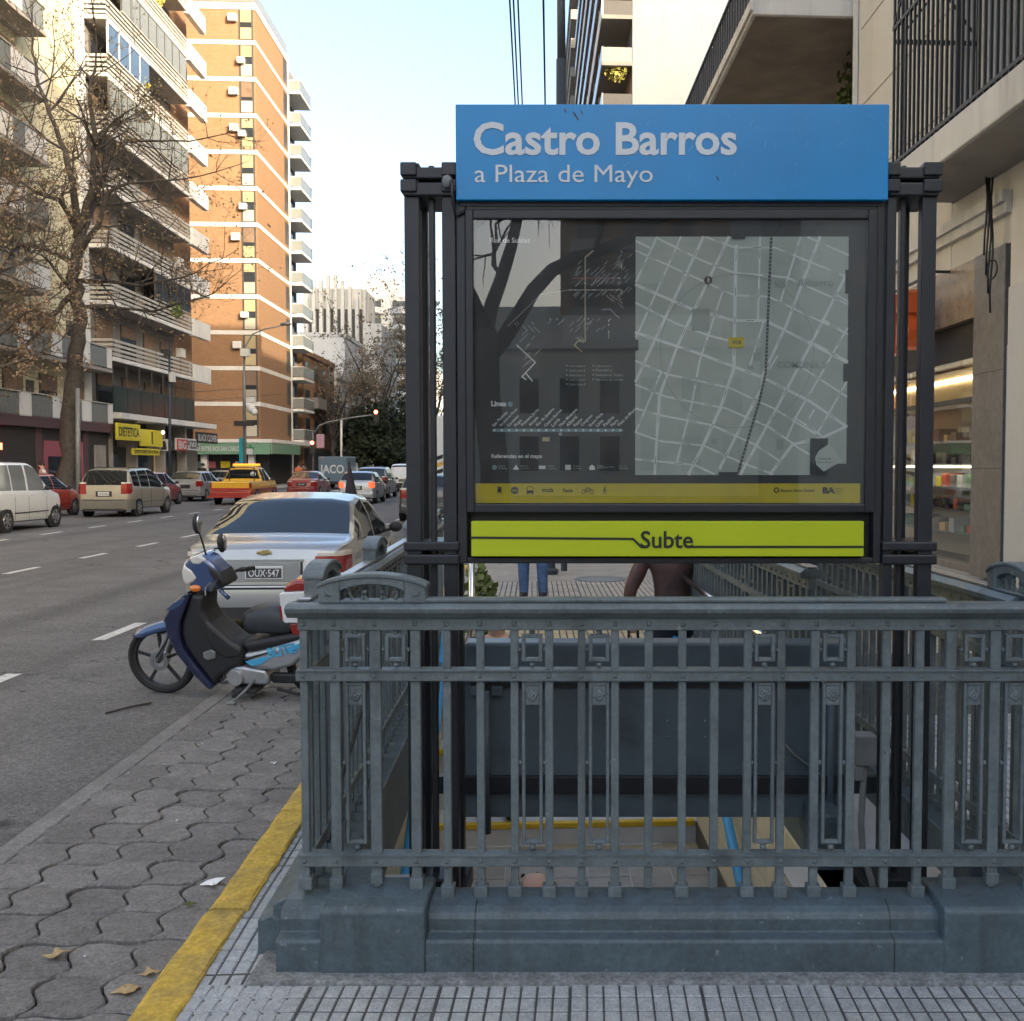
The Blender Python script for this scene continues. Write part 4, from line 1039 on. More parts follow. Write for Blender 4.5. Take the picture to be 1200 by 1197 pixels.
    def wrap(nm, pts, z0, z1, d, mt, s, inset=0.0):
        m = MB(); n_ = len(pts); vs = []
        for i, p in enumerate(pts):
            t = pts[min(i+1, n_-1)] - pts[max(i-1, 0)]; nn = Vector((t.y, -t.x)).normalized()
            if nn.dot(p) < 0: nn = -nn
            if True:
                for (dd, zz) in ((-.06,z0),(d*.7,z0),(d,z0+(z1-z0)*.2),(d,z1-(z1-z0)*.2),(d*.7,z1),(-.06,z1)): q = p + nn*dd; vs.append((q.x, q.y, zz))
        fs = []
        for i in range(n_-1):
            for j in range(5): fs.append((i*6+j, i*6+j+1, (i+1)*6+j+1, (i+1)*6+j))
        fs += [tuple(range(6)), tuple(range((n_-1)*6, n_*6))]
        m.add(vs, fs); return m.build(nm, mt, root, smooth=True, auto=40)
    bz = prof['bump']
    full = tailpath(-h+.38, 0, 1) + tailpath(-h+.38, 0, -1)[::-1][1:]
    wrap('rear_bumper', full, bz[0], bz[1], .035, prof.get('bumpmat') or paint, 1)
    fullf = tailpath(h-.38, 0, 1, 1) + tailpath(h-.38, 0, -1, 1)[::-1][1:]
    wrap('front_bumper', fullf, bz[0], bz[1], .03, prof.get('bumpmat') or paint, 1)
    tz = prof['tail']
    for s in (1, -1):
        wrap('tail_light', tailpath(-h+tz[3], lerp(wid,-h)-tz[2], s), tz[0], tz[1], .012, 'lamp_lit' if lit else 'lamp_red', s)
        wrap('indicator_light', tailpath(-h+tz[3]*.9, lerp(wid,-h)-tz[2]*.9, s), tz[1]-.002, tz[1]+.05, .011, 'lamp_white', s)
        if detail: wrap('reversing_light', tailpath(-h+tz[3]*.9, lerp(wid,-h)-tz[2]*.8, s), tz[0]-.055, tz[0]+.004, .013, 'lamp_white', s)
        hz = prof.get('head', (.62,.76)); wrap('headlight', tailpath(h-.25, lerp(wid,h)-.3, s, 1), hz[0], hz[1], .006, 'lamp_white', s)
        # mirror
        xm = prof['mirror']; ym = lerp(wid, xm); zm = lerp(belt, xm)
        m = MB().ball((xm, s*(ym+.09), zm+.07), .1, 10, (.55,.85,.65)); m.box(xm-.02, xm+.03, s*(ym+.05) if s > 0 else s*(ym+.05), s*(ym-.06) if s > 0 else s*(ym-.06), zm+.02, zm+.07) if False else None
        m.tube([(xm+.02, s*(ym-.06), zm+.02), (xm, s*(ym+.08), zm+.05)], .02, 6); m.build('door_mirror', prof.get('mirmat', 'rubber'), root, smooth=True)
        for xh in prof['handles']:
            MB().box(xh-.08, xh+.08, s*(lerp(wid,xh)*.998)-.012, s*(lerp(wid,xh)*.998)+.016, lerp(belt,xh)-.13, lerp(belt,xh)-.10).build('door_handle', paint, root, bevel=.006)
        for xd in prof['doors']:
            m = MB(); zs = [lerp(bot,xd)+.06+i*.1 for i in range(int((lerp(belt,xd)-.06-lerp(bot,xd)-.06)/.1)+1)]
            W = lerp(wid, xd)
            m.tube([(xd, s*W*(1.001 if z_ > .45 else .990), z_) for z_ in zs], .004, 4); m.build('door_seam', 'rubber', root)
        MB().box(-h*.45, h*.45, s*W-.004 if True else 0, s*W+.012, .47, .50).build('side_strip', prof.get('strip', paint), root, bevel=.004)
    # wheels
    wr = prof['wr']
    for xw in prof['axles']:
        for s in (1, -1):
            W = lerp(wid, xw)
            m = MB().lathe([(wr+.055,-.02),(wr+.055,.004),(0,.006)], (xw, s*(W-.01), wr), (0,s,0), 26); m.build('wheel_arch', 'rubber', root)
            t = MB().lathe([(wr*.62,0),(wr*.92,-.004),(wr,.03),(wr,.15),(wr*.92,.19),(wr*.6,.19)], (xw, s*(W+.018), wr), (0,-s,0), 26).build('wheel', 'tyre', root, smooth=True, auto=50)
            r = MB(); r.lathe([(wr*.60,-.002),(wr*.64,.004),(wr*.60,.03),(wr*.5,.055),(0,.06)], (xw, s*(W+.018), wr), (0,-s,0), 22)
            r.build('rim', 'rubber', t, smooth=True, auto=40)
            r = MB()
            for k in range(6):
                an = 2*math.pi*k/6 + .3; d = Vector((math.cos(an), 0, math.sin(an))); c = Vector((xw, s*(W+.016), wr))
                r.beam(c+d*wr*.08, c+d*wr*.60, .055, .018, up=(0,1,0))
            r.lathe([(wr*.17,-.012),(wr*.17,.02)], (xw, s*(W+.018), wr), (0,-s,0), 14)
            r.torus((xw, s*(W+.012), wr), wr*.60, .012, (0,1,0), 22, 6)
            r.build('spokes', 'rim', t)
    if plate:
        pz, pw = prof['plate'], (.36, .125); xr = -h - prof.get('plx', .014)
        pl = MB().box(xr-.008, xr, -pw[0]/2, pw[0]/2, pz, pz+pw[1]).build('number_plate', plate_mat, root, bevel=.003)
        t = text(plate, pw[0]*.86, pw[1]*.55, 0, 0, 0, bold=.02)
        M = Matrix(((0,1,0,xr-.0095),(-1,0,0,pw[0]*.43),(0,0,1,pz+pw[1]*.2),(0,0,0,1)))
        t.xf(M); t.build('plate_text', 'plate_white' if plate_mat == 'plate_black' else 'plate_black', pl)
    bzc = (prof['bump'][0]+prof['bump'][1])/2
    MB().box(-h-.040, -h+.0, -lerp(wid,-h)*.9, lerp(wid,-h)*.9, prof['bump'][1]-.035, prof['bump'][1]-.015).build('bumper_strip', 'rubber', root)
    MB().box(-h-.038, -h+.05, -lerp(wid,-h)*.85, lerp(wid,-h)*.85, prof['bump'][0]-.05, prof['bump'][0]+.03).build('lower_valance', 'rubber', root)
    if not detail and name != 'pickup_truck':
        MB().box(-h-.012, -h+.01, -.26, .26, prof['plate']-.03, prof['plate']+.15).build('plate_recess', 'rubber' if paint != 'white_paint' else 'trim_grey', root, bevel=.01)
        xw = prof['rw'][0]; MB().tube([(xw-.01, .05, soft(top, xw)+.02), (xw+.05, -.35, soft(top, xw+.05)+.025)], .012, 5).build('rear_wiper', 'rubber', root)
    if rails:
        for s in (1,-1):
            x0, x1 = -h*.72, h*.15; m = MB(); yy = s*(lerp(wid,0)*.955-.34*(lerp(top,0)-lerp(belt,0))-.03)
            m.tube([(x0, yy, lerp(top,x0)-.03), (x0+.1, yy, lerp(top,x0+.1)+.03), (x1-.1, yy, lerp(top,x1-.1)+.02), (x1, yy, lerp(top,x1)-.04)], .016, 6); m.build('roof_rail', 'rubber', root)
    return root
SEDAN = dict(L=4.2, top=[(-2.1,.78),(-2.07,.90),(-1.98,.955),(-1.55,1.0),(-.85,1.36),(-.35,1.425),(.2,1.40),(1.0,.985),(1.6,.88),(1.95,.76),(2.06,.66),(2.1,.58)],
    belt=[(-2.1,.88),(-1.4,.93),(0,.90),(1.1,.88),(2.1,.8)], w=[(-2.1,.70),(-2.03,.77),(-1.85,.82),(-1.2,.84),(.8,.84),(1.7,.80),(1.98,.70),(2.1,.55)],
    bot=[(-2.1,.30),(-1.8,.22),(1.8,.20),(2.1,.24)], win=[(-1.38,-1.1),(-1.02,-.33),(-.25,.68)], rw=(-1.50,-.80), ws=(.22,.98), axles=(-1.28,1.20), wr=.29,
    bump=(.27,.54), tail=(.60,.83,.20,.26), plate=.625, mirror=.62, handles=(-.85,.0), doors=(-1.12,-.29,.78))
HATCH = dict(L=3.8, top=[(-1.9,.70),(-1.88,.95),(-1.80,1.08),(-1.45,1.40),(-1.2,1.46),(.1,1.46),(.85,1.02),(1.4,.90),(1.75,.76),(1.9,.58)],
    belt=[(-1.9,.98),(-1.0,.96),(.9,.90),(1.9,.8)], w=[(-1.9,.72),(-1.83,.78),(-1.6,.82),(-1.0,.84),(.8,.84),(1.5,.79),(1.8,.68),(1.9,.52)],
    bot=[(-1.9,.30),(-1.6,.22),(1.6,.20),(1.9,.24)], win=[(-1.42,-1.12),(-1.04,-.32),(-.25,.62)], rw=(-1.80,-1.45), ws=(.12,.84), axles=(-1.22,1.22), wr=.30,
    bump=(.27,.56), tail=(.72,.98,.18,.22), plate=.66, mirror=.58, handles=(-.85,.0), doors=(-1.1,-.28,.72))
MINIVAN = dict(HATCH, L=4.3, top=[(-2.15,.72),(-2.13,.98),(-2.08,1.10),(-1.86,1.55),(-1.6,1.63),(.0,1.66),(.35,1.60),(1.15,1.08),(1.75,.92),(2.05,.78),(2.15,.62)],
    belt=[(-2.15,1.04),(-1.0,1.0),(1.0,.94),(2.15,.8)], w=[(-2.15,.76),(-2.08,.83),(-1.8,.87),(1.0,.87),(1.75,.82),(2.05,.70),(2.15,.55)], bot=[(-2.15,.28),(2.15,.22)],
    win=[(-1.78,-1.22),(-1.14,-.35),(-.27,.80)], rw=(-2.09,-1.80), ws=(.36,1.12), axles=(-1.42,1.30), wr=.31, bump=(.26,.60), tail=(.78,1.12,.20,.22), plate=.72, mirror=.72, handles=(-1.0,-.05), doors=(-1.2,-.31,.86), plx=.014, tum=.26, bumpmat='trim_grey', strip='trim_grey')
VAN = dict(HATCH, L=4.1, top=[(-2.05,.8),(-2.04,1.6),(-1.98,1.76),(-1.7,1.82),(.1,1.82),(.45,1.72),(1.05,1.12),(1.65,.96),(1.95,.82),(2.05,.62)],
    belt=[(-2.05,1.08),(.8,1.04),(2.05,.8)], w=[(-2.05,.80),(-1.98,.84),(-1.6,.86),(1.0,.86),(1.7,.82),(1.95,.72),(2.05,.58)], bot=[(-2.05,.26),(2.05,.22)],
    win=[(-1.72,-1.0),(-.94,-.22),(-.12,.74)], rw=(-2.03,-1.985), ws=(.46,1.02), axles=(-1.35,1.34), wr=.31, bump=(.28,.62), tail=(.66,1.02,.12,.10), plate=.72, mirror=.68, handles=(-.55,.05), doors=(-.9,-.17,.82), bumpmat='rubber', tum=.16, strip='rubber')
SEDAN['plx'] = .014
sedan = car('silver sedan parked along the kerb with a dark number plate', 'car', -2.66, 10.25, 'silver_paint', SEDAN, plate=None, detail=True)
# --- tail details of the near sedan (car coordinates)
h = 2.1
rec = MB().prism([(-.36,.575),(.36,.575),(.345,.775),(-.345,.775)], 'x', -h-.003, -h+.02).build('plate_recess', 'silver_paint', sedan, bevel=.008)
MB().box(-h-.006, -h-.002, -.39, .39, .772, .800).build('recess_edge', 'silver_paint', sedan, bevel=.003)
for s in (1, -1): MB().box(-h-.005, -h, s*.365-.012, s*.365+.012, .57, .775).build('recess_side', 'rubber', sedan)
pl = MB().box(-h-.016, -h-.004, -.185, .185, .605, .735).build('number_plate', 'plate_white', sedan, bevel=.004)
MB().box(-h-.018, -h-.0165, -.172, .172, .617, .712).build('plate_face', 'plate_black', pl)
t = text('OUX·547', .30, .072, 0, 0, 0, bold=.012); t.xf(Matrix(((0,1,0,-h-.0192),(-1,0,0,.15),(0,0,1,.629),(0,0,0,1)))); t.build('plate_text', 'plate_white', pl)
MB().box(-h-.02, -h-.0, -.55, .55, .535, .548).build('boot_seam', 'rubber', sedan)
m = MB(); zc = .87; m.prism([(-.075,zc-.012),(-.025,zc-.012),(-.02,zc-.024),(.04,zc-.024),(.035,zc-.012),(.075,zc-.012),(.062,zc+.012),(.02,zc+.012),(.015,zc+.024),(-.04,zc+.024),(-.033,zc+.012),(-.062,zc+.012)], 'x', -h-.012, -h+.03)
m.build('emblem', 'gold', sedan, bevel=.003)
MB().lathe([(.008,0),(.008,.006)], (-h-.002, .0-.46, .66), (-1,0,0), 10).build('boot_lock', 'rubber', sedan)
MB().box(-h+.07, -h+.09, -.62, .62, .918, .921).build('boot_lip', 'silver_paint', sedan)
MB().prism([(-.74,.24),(.74,.24),(.70,.33),(-.70,.33)], 'x', -h-.036, -h-.01).build('bumper_skirt', 'rubber', sedan)
# dark furled pennant on the near sedan's roof edge
q = P(412, 590, 13.2); fl = MB(); top = P(409, 541, 13.2)
fl.lathe([(.006,0),(.02,.08),(.05,.25),(.085,.45),(.10,.58)], (top.x, top.y, top.z), ((q-top).normalized()), 8)
fl = fl.build('furled_pennant', 'dark_cloth', smooth=True, auto=60); tag(fl, 'dark pointed furled flag standing behind the silver sedan roof', 'flag')
LANE = -14.25; PARK = -16.65
car('white panel van with grey tinted windows at the left edge of the street', 'van', LANE, 26.1, 'white_paint', VAN, name='delivery_van', rails=True, glassm='van_glass')
car('red hatchback parked between the white van and the beige minivan', 'car', PARK, 33.2, 'red_paint', HATCH)
car('beige minivan with roof rails and green plate', 'car', LANE+.05, 34.7, 'beige_paint', MINIVAN, name='minivan', plate='AA 412 KD', rails=True)
car('dark red hatchback parked beyond the beige minivan', 'car', PARK+.1, 43.4, 'dark_red_paint', HATCH)
car('silver hatchback parked behind the yellow pickup, beside the pizza shop', 'car', PARK+.1, 49.6, 'silver_paint', HATCH)
car('dark grey hatchback parked ahead of the silver hatchback', 'car', PARK, 55.5, 'grey_paint', HATCH)
car('red sedan ahead of the yellow pickup in the far lane', 'car', -12.6, 56.5, 'dark_red_paint', SEDAN, plate='KRT 320', plate_mat='plate_black')
car('silver hatchback with lit brake lights in the middle lane', 'car', -7.9, 46.2, 'silver_paint', HATCH, lit=True, plate='NWD 118', plate_mat='plate_white')
car('grey people carrier just ahead of the braking silver hatchback', 'car', -8.4, 53.5, 'grey_paint', MINIVAN, name='minivan')
car('white van with lit tail lights ahead in the middle lane', 'van', -8.2, 65, 'white_paint', VAN, name='delivery_van', lit=True)
car('black hatchback parked by the kerb seen between the left sign posts', 'car', -3.3, 31.5, 'dark_paint', HATCH)
car('dark grey sedan parked by the kerb further on behind the sign posts', 'car', -3.2, 37.5, 'grey_paint', SEDAN)
# --- yellow tow pickup with red tail
PK = dict(HATCH, L=4.9, top=[(-2.45,.98),(-2.4,1.02),(-.62,1.02),(-.58,1.10),(-.40,1.58),(-.2,1.66),(.55,1.66),(1.25,1.12),(2.0,1.02),(2.35,.92),(2.45,.7)],
    belt=[(-2.45,1.02),(2.45,1.0)], w=[(-2.45,.86),(-2.40,.89),(1.8,.88),(2.3,.80),(2.45,.66)], bot=[(-2.45,.42),(2.45,.36)], win=[(-.36,.02),(.08,.82)], rw=(-.57,-.40), ws=(.58,1.2), axles=(-1.5,1.5), wr=.36,
    bump=(.40,.62), tail=(.70,.98,.06,.08), plate=.48, mirror=.78, handles=(.2,), doors=(-.02,.92), bumpmat='red_paint')
pk = car('yellow tow pickup truck with orange light bar and red tail', 'pickup truck', -13.15, 45.3, 'yellow_paint', PK, name='pickup_truck', plate='DVK 905', plate_mat='plate_black')
MB().box(-2.47, -2.44, -.86, .86, .60, .74).build('red_band', 'red_paint', pk, bevel=.01)
MB().box(-2.62, -2.40, -.95, .95, .32, .42).build('tow_bar', 'red_paint', pk, bevel=.01)
for s in (1,-1): MB().box(-2.3, 2.0, s*.895-.006, s*.895+.008, .55, .70).build('red_stripe', 'red_paint', pk, bevel=.004)
lb = MB().box(.0, .22, -.62, .62, 1.67, 1.72).build('light_bar', 'yellow_paint', pk)
for k in range(8): MB().box(.02, .20, -.60+.152*k, -.60+.152*k+.13, 1.72, 1.80).build('beacon', 'beacon_orange', lb, bevel=.01)
t = MB().lathe([(.13,0),(.13,.01)], (-.49,-.45,1.32), (-1,0,.3), 18).build('round_badge', 'plate_white', pk)
m = MB()
for s in (-.55,.55): m.beam((-.66,s,1.03),(-.66,s,1.62), .04)
m.beam((-.66,-.55,1.62),(-.66,.55,1.62), .04); m.beam((-.66,-.55,1.3),(-.66,.55,1.3), .03); m.build('rack', 'rubber', pk)
# --- box truck with lettering, far off
def box_truck(label, a, b, w_, L, hh, mat_box, name='truck', words=None, stripes=False):
    r = thing(name, label, 'truck', (a, b, RZ), 's')
    MB().box(a-w_/2, a+w_/2, b, b+L*.72, RZ+.55, RZ+hh).build('cargo_box', mat_box, r, bevel=.04)
    MB().prism([(b+L*.73,RZ+.5),(b+L,RZ+.5),(b+L,RZ+1.3),(b+L*.95,RZ+hh*.8),(b+L*.73,RZ+hh*.84)], 'x', a-w_/2+.05, a+w_/2-.05).build('cab', 'white_paint', r, bevel=.05)
    MB().box(a-w_/2+.1, a+w_/2-.1, b+.05, b+L*.9, RZ+.38, RZ+.54).build('chassis', 'rubber', r)
    for bb in (b+L*.2, b+L*.85):
        for s in (-1,1):
            t = MB().lathe([(.25,0),(.42,0),(.45,.04),(.45,.2),(.42,.24)], (a+s*(w_/2-.02), bb, RZ+.45), (-s,0,0), 20).build('wheel', 'tyre', r, smooth=True, auto=40)
            MB().lathe([(.25,0),(.1,.05)], (a+s*(w_/2-.03), bb, RZ+.45), (-s,0,0), 16).build('rim', 'rim', t)
    for s in (-1,1): MB().box(a+s*(w_/2-.2)-.09, a+s*(w_/2-.2)+.09, b-.02, b+.01, RZ+.62, RZ+.74).build('tail_light', 'lamp_red', r)
    if words: text(words, w_*.8, .62, a-w_*.4, RZ+1.15, b-.015, bold=.02).build('lettering', 'plate_white', r)
    if stripes:
        for k in range(4):
            x0 = a-w_/2+.06; z0 = RZ+.75+k*.32
            MB().prism([(x0+k*.05,z0),(x0+w_*.45,z0+.35),(x0+w_*.45,z0+.52),(x0+k*.05,z0+.17)], 'y', b-.014, b-.004).build('hazard_stripe', 'yellow_paint' if k % 2 == 0 else 'rubber', r)
            MB().prism([(x0+w_*.48,z0+.35),(x0+w_*.93,z0),(x0+w_*.93,z0+.17),(x0+w_*.48,z0+.52)], 'y', b-.014, b-.004).build('hazard_stripe', 'yellow_paint' if k % 2 == 0 else 'rubber', r)
    return r
box_truck('blue grey van with white lettering beyond the red sedan', -14.3, 74, 2.0, 5.2, 2.35, 'blue_van_paint', words='IACO')
box_truck('white truck with yellow hazard stripes on its tail behind the sign posts', -4.05, 47, 2.4, 7.5, 4.0, 'white_paint', stripes=True)

# ================================================================ motorbike
mdef('bike_blue', (.045,.085,.20), .22, .25, var=.06, coat=1.0)
mdef('bike_navy', (.016,.022,.058), .25, .1, var=.08, coat=.9)
mdef('bike_black', (.018,.018,.020), .55, var=.12, scale=12)
mdef('bike_silver', (.40,.42,.44), .32, .5, var=.06, coat=.5)
mdef('bike_cyan', (.06,.36,.62), .35, var=.05, coat=.6)
mdef('engine_alloy', (.46,.47,.48), .42, .7, var=.16, scale=20, bump=.1)
mdef('seat_vinyl', (.035,.040,.047), .5, var=.12, scale=14, bump=.1)
mk = thing('motorbike', 'dark blue step through motorbike leaning on its side stand by the kerb', 'motorbike', (0,0,0), local=True)
c = G(192, 813, RZ); mk.location = c + Vector((0, .04, 0)); mk.rotation_euler = (R(9), 0, R(-8)); OFF[mk.name] = (0,0,0)
KS = 147.0
def bk(zx, zy):
    x_ = (130+zx/5.0-190)/139.0
    return (x_, (813-(640+zy/5.0))/KS + .05*max(0, x_-.1))
def plate_(name, pts, y0, y1, mt, bevel=.012, seg=3, parent=mk): return MB().prism([bk(*p) for p in pts], 'y', y0, y1).build(name, mt, parent, bevel=bevel, seg=seg, smooth=True, auto=45)
WR = .268
def wheel(x):
    t = MB().lathe([(WR-.045,-.022),(WR-.03,-.036),(WR-.008,-.030),(WR,-.012),(WR+.002,0),(WR,.012),(WR-.008,.030),(WR-.03,.036),(WR-.045,.022)], (x,0,WR), (0,1,0), 40, closed=True).build('wheel', 'tyre', mk, smooth=True)
    r = MB().lathe([(WR-.045,-.022),(WR-.045,.022),(WR-.062,.016),(WR-.066,0),(WR-.062,-.016)], (x,0,WR), (0,1,0), 40, closed=True)
    for k in range(5):
        an = 2*math.pi*k/5+.35; d = Vector((math.cos(an),0,math.sin(an))); cc = Vector((x,0,WR))
        r.beam(cc+d*.03, cc+d*(WR-.062), .021, .018, up=(0,1,0))
    r.build('rim', 'bike_black', t, smooth=True, auto=40)
    hb_ = MB().lathe([(.045,-.045),(.05,-.02),(.05,.02),(.045,.045)], (x,0,WR), (0,1,0), 18); hb_.lathe([(.012,-.075),(.012,.075)], (x,0,WR), (0,1,0), 10); hb_.build('hub', 'engine_alloy', t, smooth=True, auto=40)
wheel(0); wheel(1.26)
for s in (-1,1):
    MB().tube([(0,s*.065,WR),(.10,s*.065,WR+.22)], .019, 10).tube([(.07,s*.065,WR+.15),(.165,s*.06,.60)], .015, 10).build('fork_leg', 'pipe_metal', mk, smooth=True)
MB().lathe([(.075,-.003),(.075,.003),(.045,.003),(.045,-.003)], (0,-.05,WR), (0,1,0), 24, closed=True).build('brake_disc', 'pipe_metal', mk)
# front fender: arched sheet
m = MB(); n = 14; vs = []; fs = []
up_ = [(150,525),(185,492),(240,462),(300,442),(360,425),(410,418)]
for i in range(n+1):
    t = i/n*(len(up_)-1); k = min(int(t), len(up_)-2); f_ = t-k
    zx = up_[k][0]+(up_[k+1][0]-up_[k][0])*f_; zy = up_[k][1]+(up_[k+1][1]-up_[k][1])*f_
    x_, z_ = bk(zx, zy); wd = .02+.045*min(1, i/4); dp = .02+.065*min(1,i/5)
    for j in range(9):
        a_ = math.pi*(j/8); vs.append((x_ + .02*math.sin(a_)*0, -wd*math.cos(a_), z_ - dp*(1-math.sin(a_))))
for i in range(n):
    for j in range(8): fs.append((i*9+j, i*9+j+1, (i+1)*9+j+1, (i+1)*9+j))
m.add(vs, fs); o = m.build('front_fender', 'bike_blue', mk, smooth=True); sl = o.modifiers.new('thick', 'SOLIDIFY'); sl.thickness = .006
plate_('leg_shield', [(390,405),(440,325),(500,275),(535,255),(548,275),(520,340),(480,420),(468,500),(480,570),(530,660),(622,790),(612,815),(590,802),(520,720),(440,600),(405,500)], -.15, .15, 'bike_navy', .03)
plate_('shield_flash', [(412,352),(455,315),(510,285),(525,290),(500,325),(450,352)], -.154, -.147, 'bike_blue', .002, 1)
plate_('inner_shield', [(545,275),(612,285),(598,370),(640,450),(720,530),(790,575),(800,610),(790,680),(720,705),(650,750),(625,800),(540,665),(485,570),(472,500),(484,420),(522,340)], -.125, .125, 'bike_black', .03)
plate_('frame_cover', [(600,400),(650,455),(740,545),(800,590),(790,640),(700,650),(640,600),(600,520)], -.132, .132, 'bike_black', .03)
plate_('carburettor', [(585,600),(630,585),(655,600),(650,635),(610,645),(585,630)], -.140, -.12, 'pipe_metal', .008)
plate_('seat_tail_cover', [(790,555),(850,545),(1000,520),(1130,500),(1140,545),(1000,580),(820,610)], -.12, .12, 'bike_black', .03)
sp_ = plate_('side_panel', [(795,618),(940,592),(1140,532),(1150,610),(1060,690),(960,715),(880,702),(832,672)], -.135, .135, 'bike_silver', .03)
plate_('cyan_flash', [(812,655),(930,628),(945,640),(900,672),(845,682)], -.142, -.134, 'bike_cyan', .002, 1, sp_)
plate_('dark_flash', [(800,640),(935,605),(940,612),(815,650)], -.1415, -.134, 'bike_black', .001, 1, sp_)
x0, z0 = bk(946, 637); x1, z1 = bk(1115, 575)
t = text('BLITZ', .225, .075, x0, z0, -.1435, bold=.03, rot=.22); t.build('lettering', 'bike_cyan', sp_)
plate_('cyan_flash', [(1040,585),(1140,548),(1145,575),(1050,610)], -.142, -.134, 'bike_cyan', .002, 1, sp_)
# seat
m = MB(); prof = [(788,430,478,.05),(800,400,492,.085),(830,378,508,.105),(880,368,518,.115),(940,366,524,.12),(1000,372,526,.125),(1040,400,522,.12),(1062,440,512,.11),(1160,420,500,.11),(1230,430,490,.09)]
vs = []; fs = []; K = 14
for (zx, zt, zb_, wd) in prof:
    x_, zt_ = bk(zx, zt); _, zbb = bk(zx, zb_)
    for j in range(K):
        a_ = 2*math.pi*j/K; cy, cz = math.cos(a_), math.sin(a_)
        sy = abs(cy)**.6*(1 if cy >= 0 else -1); sz = abs(cz)**.6*(1 if cz >= 0 else -1)
        vs.append((x_, wd*sy, (zt_+zbb)/2 + (zt_-zbb)/2*sz))
for i in range(len(prof)-1):
    for j in range(K): jj = (j+1) % K; fs.append((i*K+j, i*K+jj, (i+1)*K+jj, (i+1)*K+j))
fs += [tuple(range(K)), tuple(range((len(prof)-1)*K, len(prof)*K))]
m.add(vs, fs); m.build('seat', 'seat_vinyl', mk, smooth=True, auto=60)
# handlebar fairing
hf = plate_('handlebar_fairing', [(512,110),(545,72),(600,62),(650,95),(700,155),(722,215),(700,255),(600,278),(545,250),(512,205)], -.10, .10, 'bike_blue', .045, 4)
plate_('headlight_lens', [(497,150),(518,112),(556,142),(585,188),(560,212),(520,232),(500,200)], -.106, .106, 'lamp_white', .02, 3)
plate_('reflection_patch', [(545,74),(598,62),(640,92),(600,118),(560,112)], -.103, .103, 'lamp_white', .015, 3)  # pale plate paints the cream reflection on top of the fairing
plate_('black_cowl', [(640,110),(705,165),(735,235),(705,255),(670,215),(648,170)], -.106, .106, 'bike_black', .02, 3)
MB().ball((bk(520,165)[0], 0, bk(520,165)[1]), .095, 16, (.62,1.0,1.05)).build('headlight', 'lamp_white', mk, smooth=True)
for s in (-1,1): MB().ball((bk(568,245)[0], s*.105, bk(568,245)[1]), .045, 12, (1,.55,.62)).build('indicator', 'lamp_orange', mk, smooth=True)
g0 = bk(690,215); g1 = bk(765,235)
MB().tube([(g0[0],0,g0[1]),(g0[0]+.02,-.16,g0[1]+.02),(g0[0]+.06,-.30,g0[1])], .013, 8).tube([(g0[0],0,g0[1]),(g0[0]+.02,.16,g0[1]+.02),(g0[0]+.06,.30,g0[1])], .013, 8).build('handlebar', 'bike_black', mk, smooth=True)
for s in (-1,1):
    MB().tube([(g0[0]+.03,s*.20,g0[1]+.015),(g0[0]+.07,s*.33,g0[1]-.005)], .018, 10).build('grip', 'bike_black', mk, smooth=True)
    MB().tube([(g0[0]-.03,s*.14,g0[1]+.01),(g0[0]-.02,s*.24,g0[1]-.005),(g0[0]+.03,s*.34,g0[1]-.03)], .006, 6).build('brake_lever', 'pipe_metal', mk, smooth=True)
lv0, lv1 = bk(700,258), bk(752,300); MB().tube([(lv0[0],-.10,lv0[1]),(lv1[0],-.13,lv1[1])], .016, 8).build('switch_lever', 'bike_blue', mk, smooth=True)
for s, (mx, my), (bx, by) in ((-1,(640,-118),(650,62)), (1,(628,45),(600,100))):
    p0 = bk(bx,by); p1 = bk(mx,my)
    r_ = MB().tube([(p0[0],s*.12,p0[1]),(p0[0]-.005,s*.15,(p0[1]+p1[1])/2),(p1[0],s*.17,p1[1]-.04)], .0065, 8).build('mirror_stalk', 'bike_black', mk, smooth=True)
    MB().ball((p1[0],s*.175,p1[1]), .075, 14, (.42,.55,1.0)).build('mirror', 'bike_black', r_, smooth=True)
    MB().ball((p1[0]+.018,s*.18,p1[1]), .066, 14, (.25,.45,.95)).build('mirror_glass', 'chrome', r_, smooth=True)
for yy, (qx, qz) in ((-.07,(300,640)),(-.02,(430,560)),(.05,(320,640))):
    a_ = bk(560,235); c_ = bk(qx,qz); MB().tube([(a_[0],yy,a_[1]),(a_[0]-.12,yy*1.6,(a_[1]+c_[1])/2+.05),(c_[0],yy*1.2,c_[1])], .005, 6).build('cable', 'bike_black', mk, smooth=True)
# engine
e = bk(745,750); MB().lathe([(.0,-.135),(.058,-.135),(.068,-.12),(.070,.0),(.07,.10)], (e[0],0,e[1]), (0,1,0), 22).build('engine_cover', 'engine_alloy', mk, smooth=True, auto=35)
plate_('crankcase', [(735,690),(790,690),(830,700),(905,715),(925,760),(915,800),(860,798),(790,795),(740,795),(720,740)], -.115, .10, 'engine_alloy', .02)
for k in range(4): x_, z_ = bk(690-16*k, 752+3*k); MB().box(x_-.004, x_+.004, -.06, .06, z_-.05, z_+.05).build('cooling_fin', 'engine_alloy', mk)
a_, b_ = bk(640,790), bk(700,770); MB().tube([(b_[0],-.05,b_[1]),(a_[0],-.06,a_[1]),(a_[0]+.02,.03,a_[1]-.03),(bk(800,830)[0],.06,bk(800,830)[1])], .016, 8).build('exhaust_pipe', 'galvanised', mk, smooth=True)
a_, b_ = bk(930,800), bk(1230,830); MB().tube([(a_[0],.09,a_[1]),(b_[0],.13,b_[1])], [.02,.045], 12).build('silencer', 'bike_black', mk, smooth=True, auto=50)
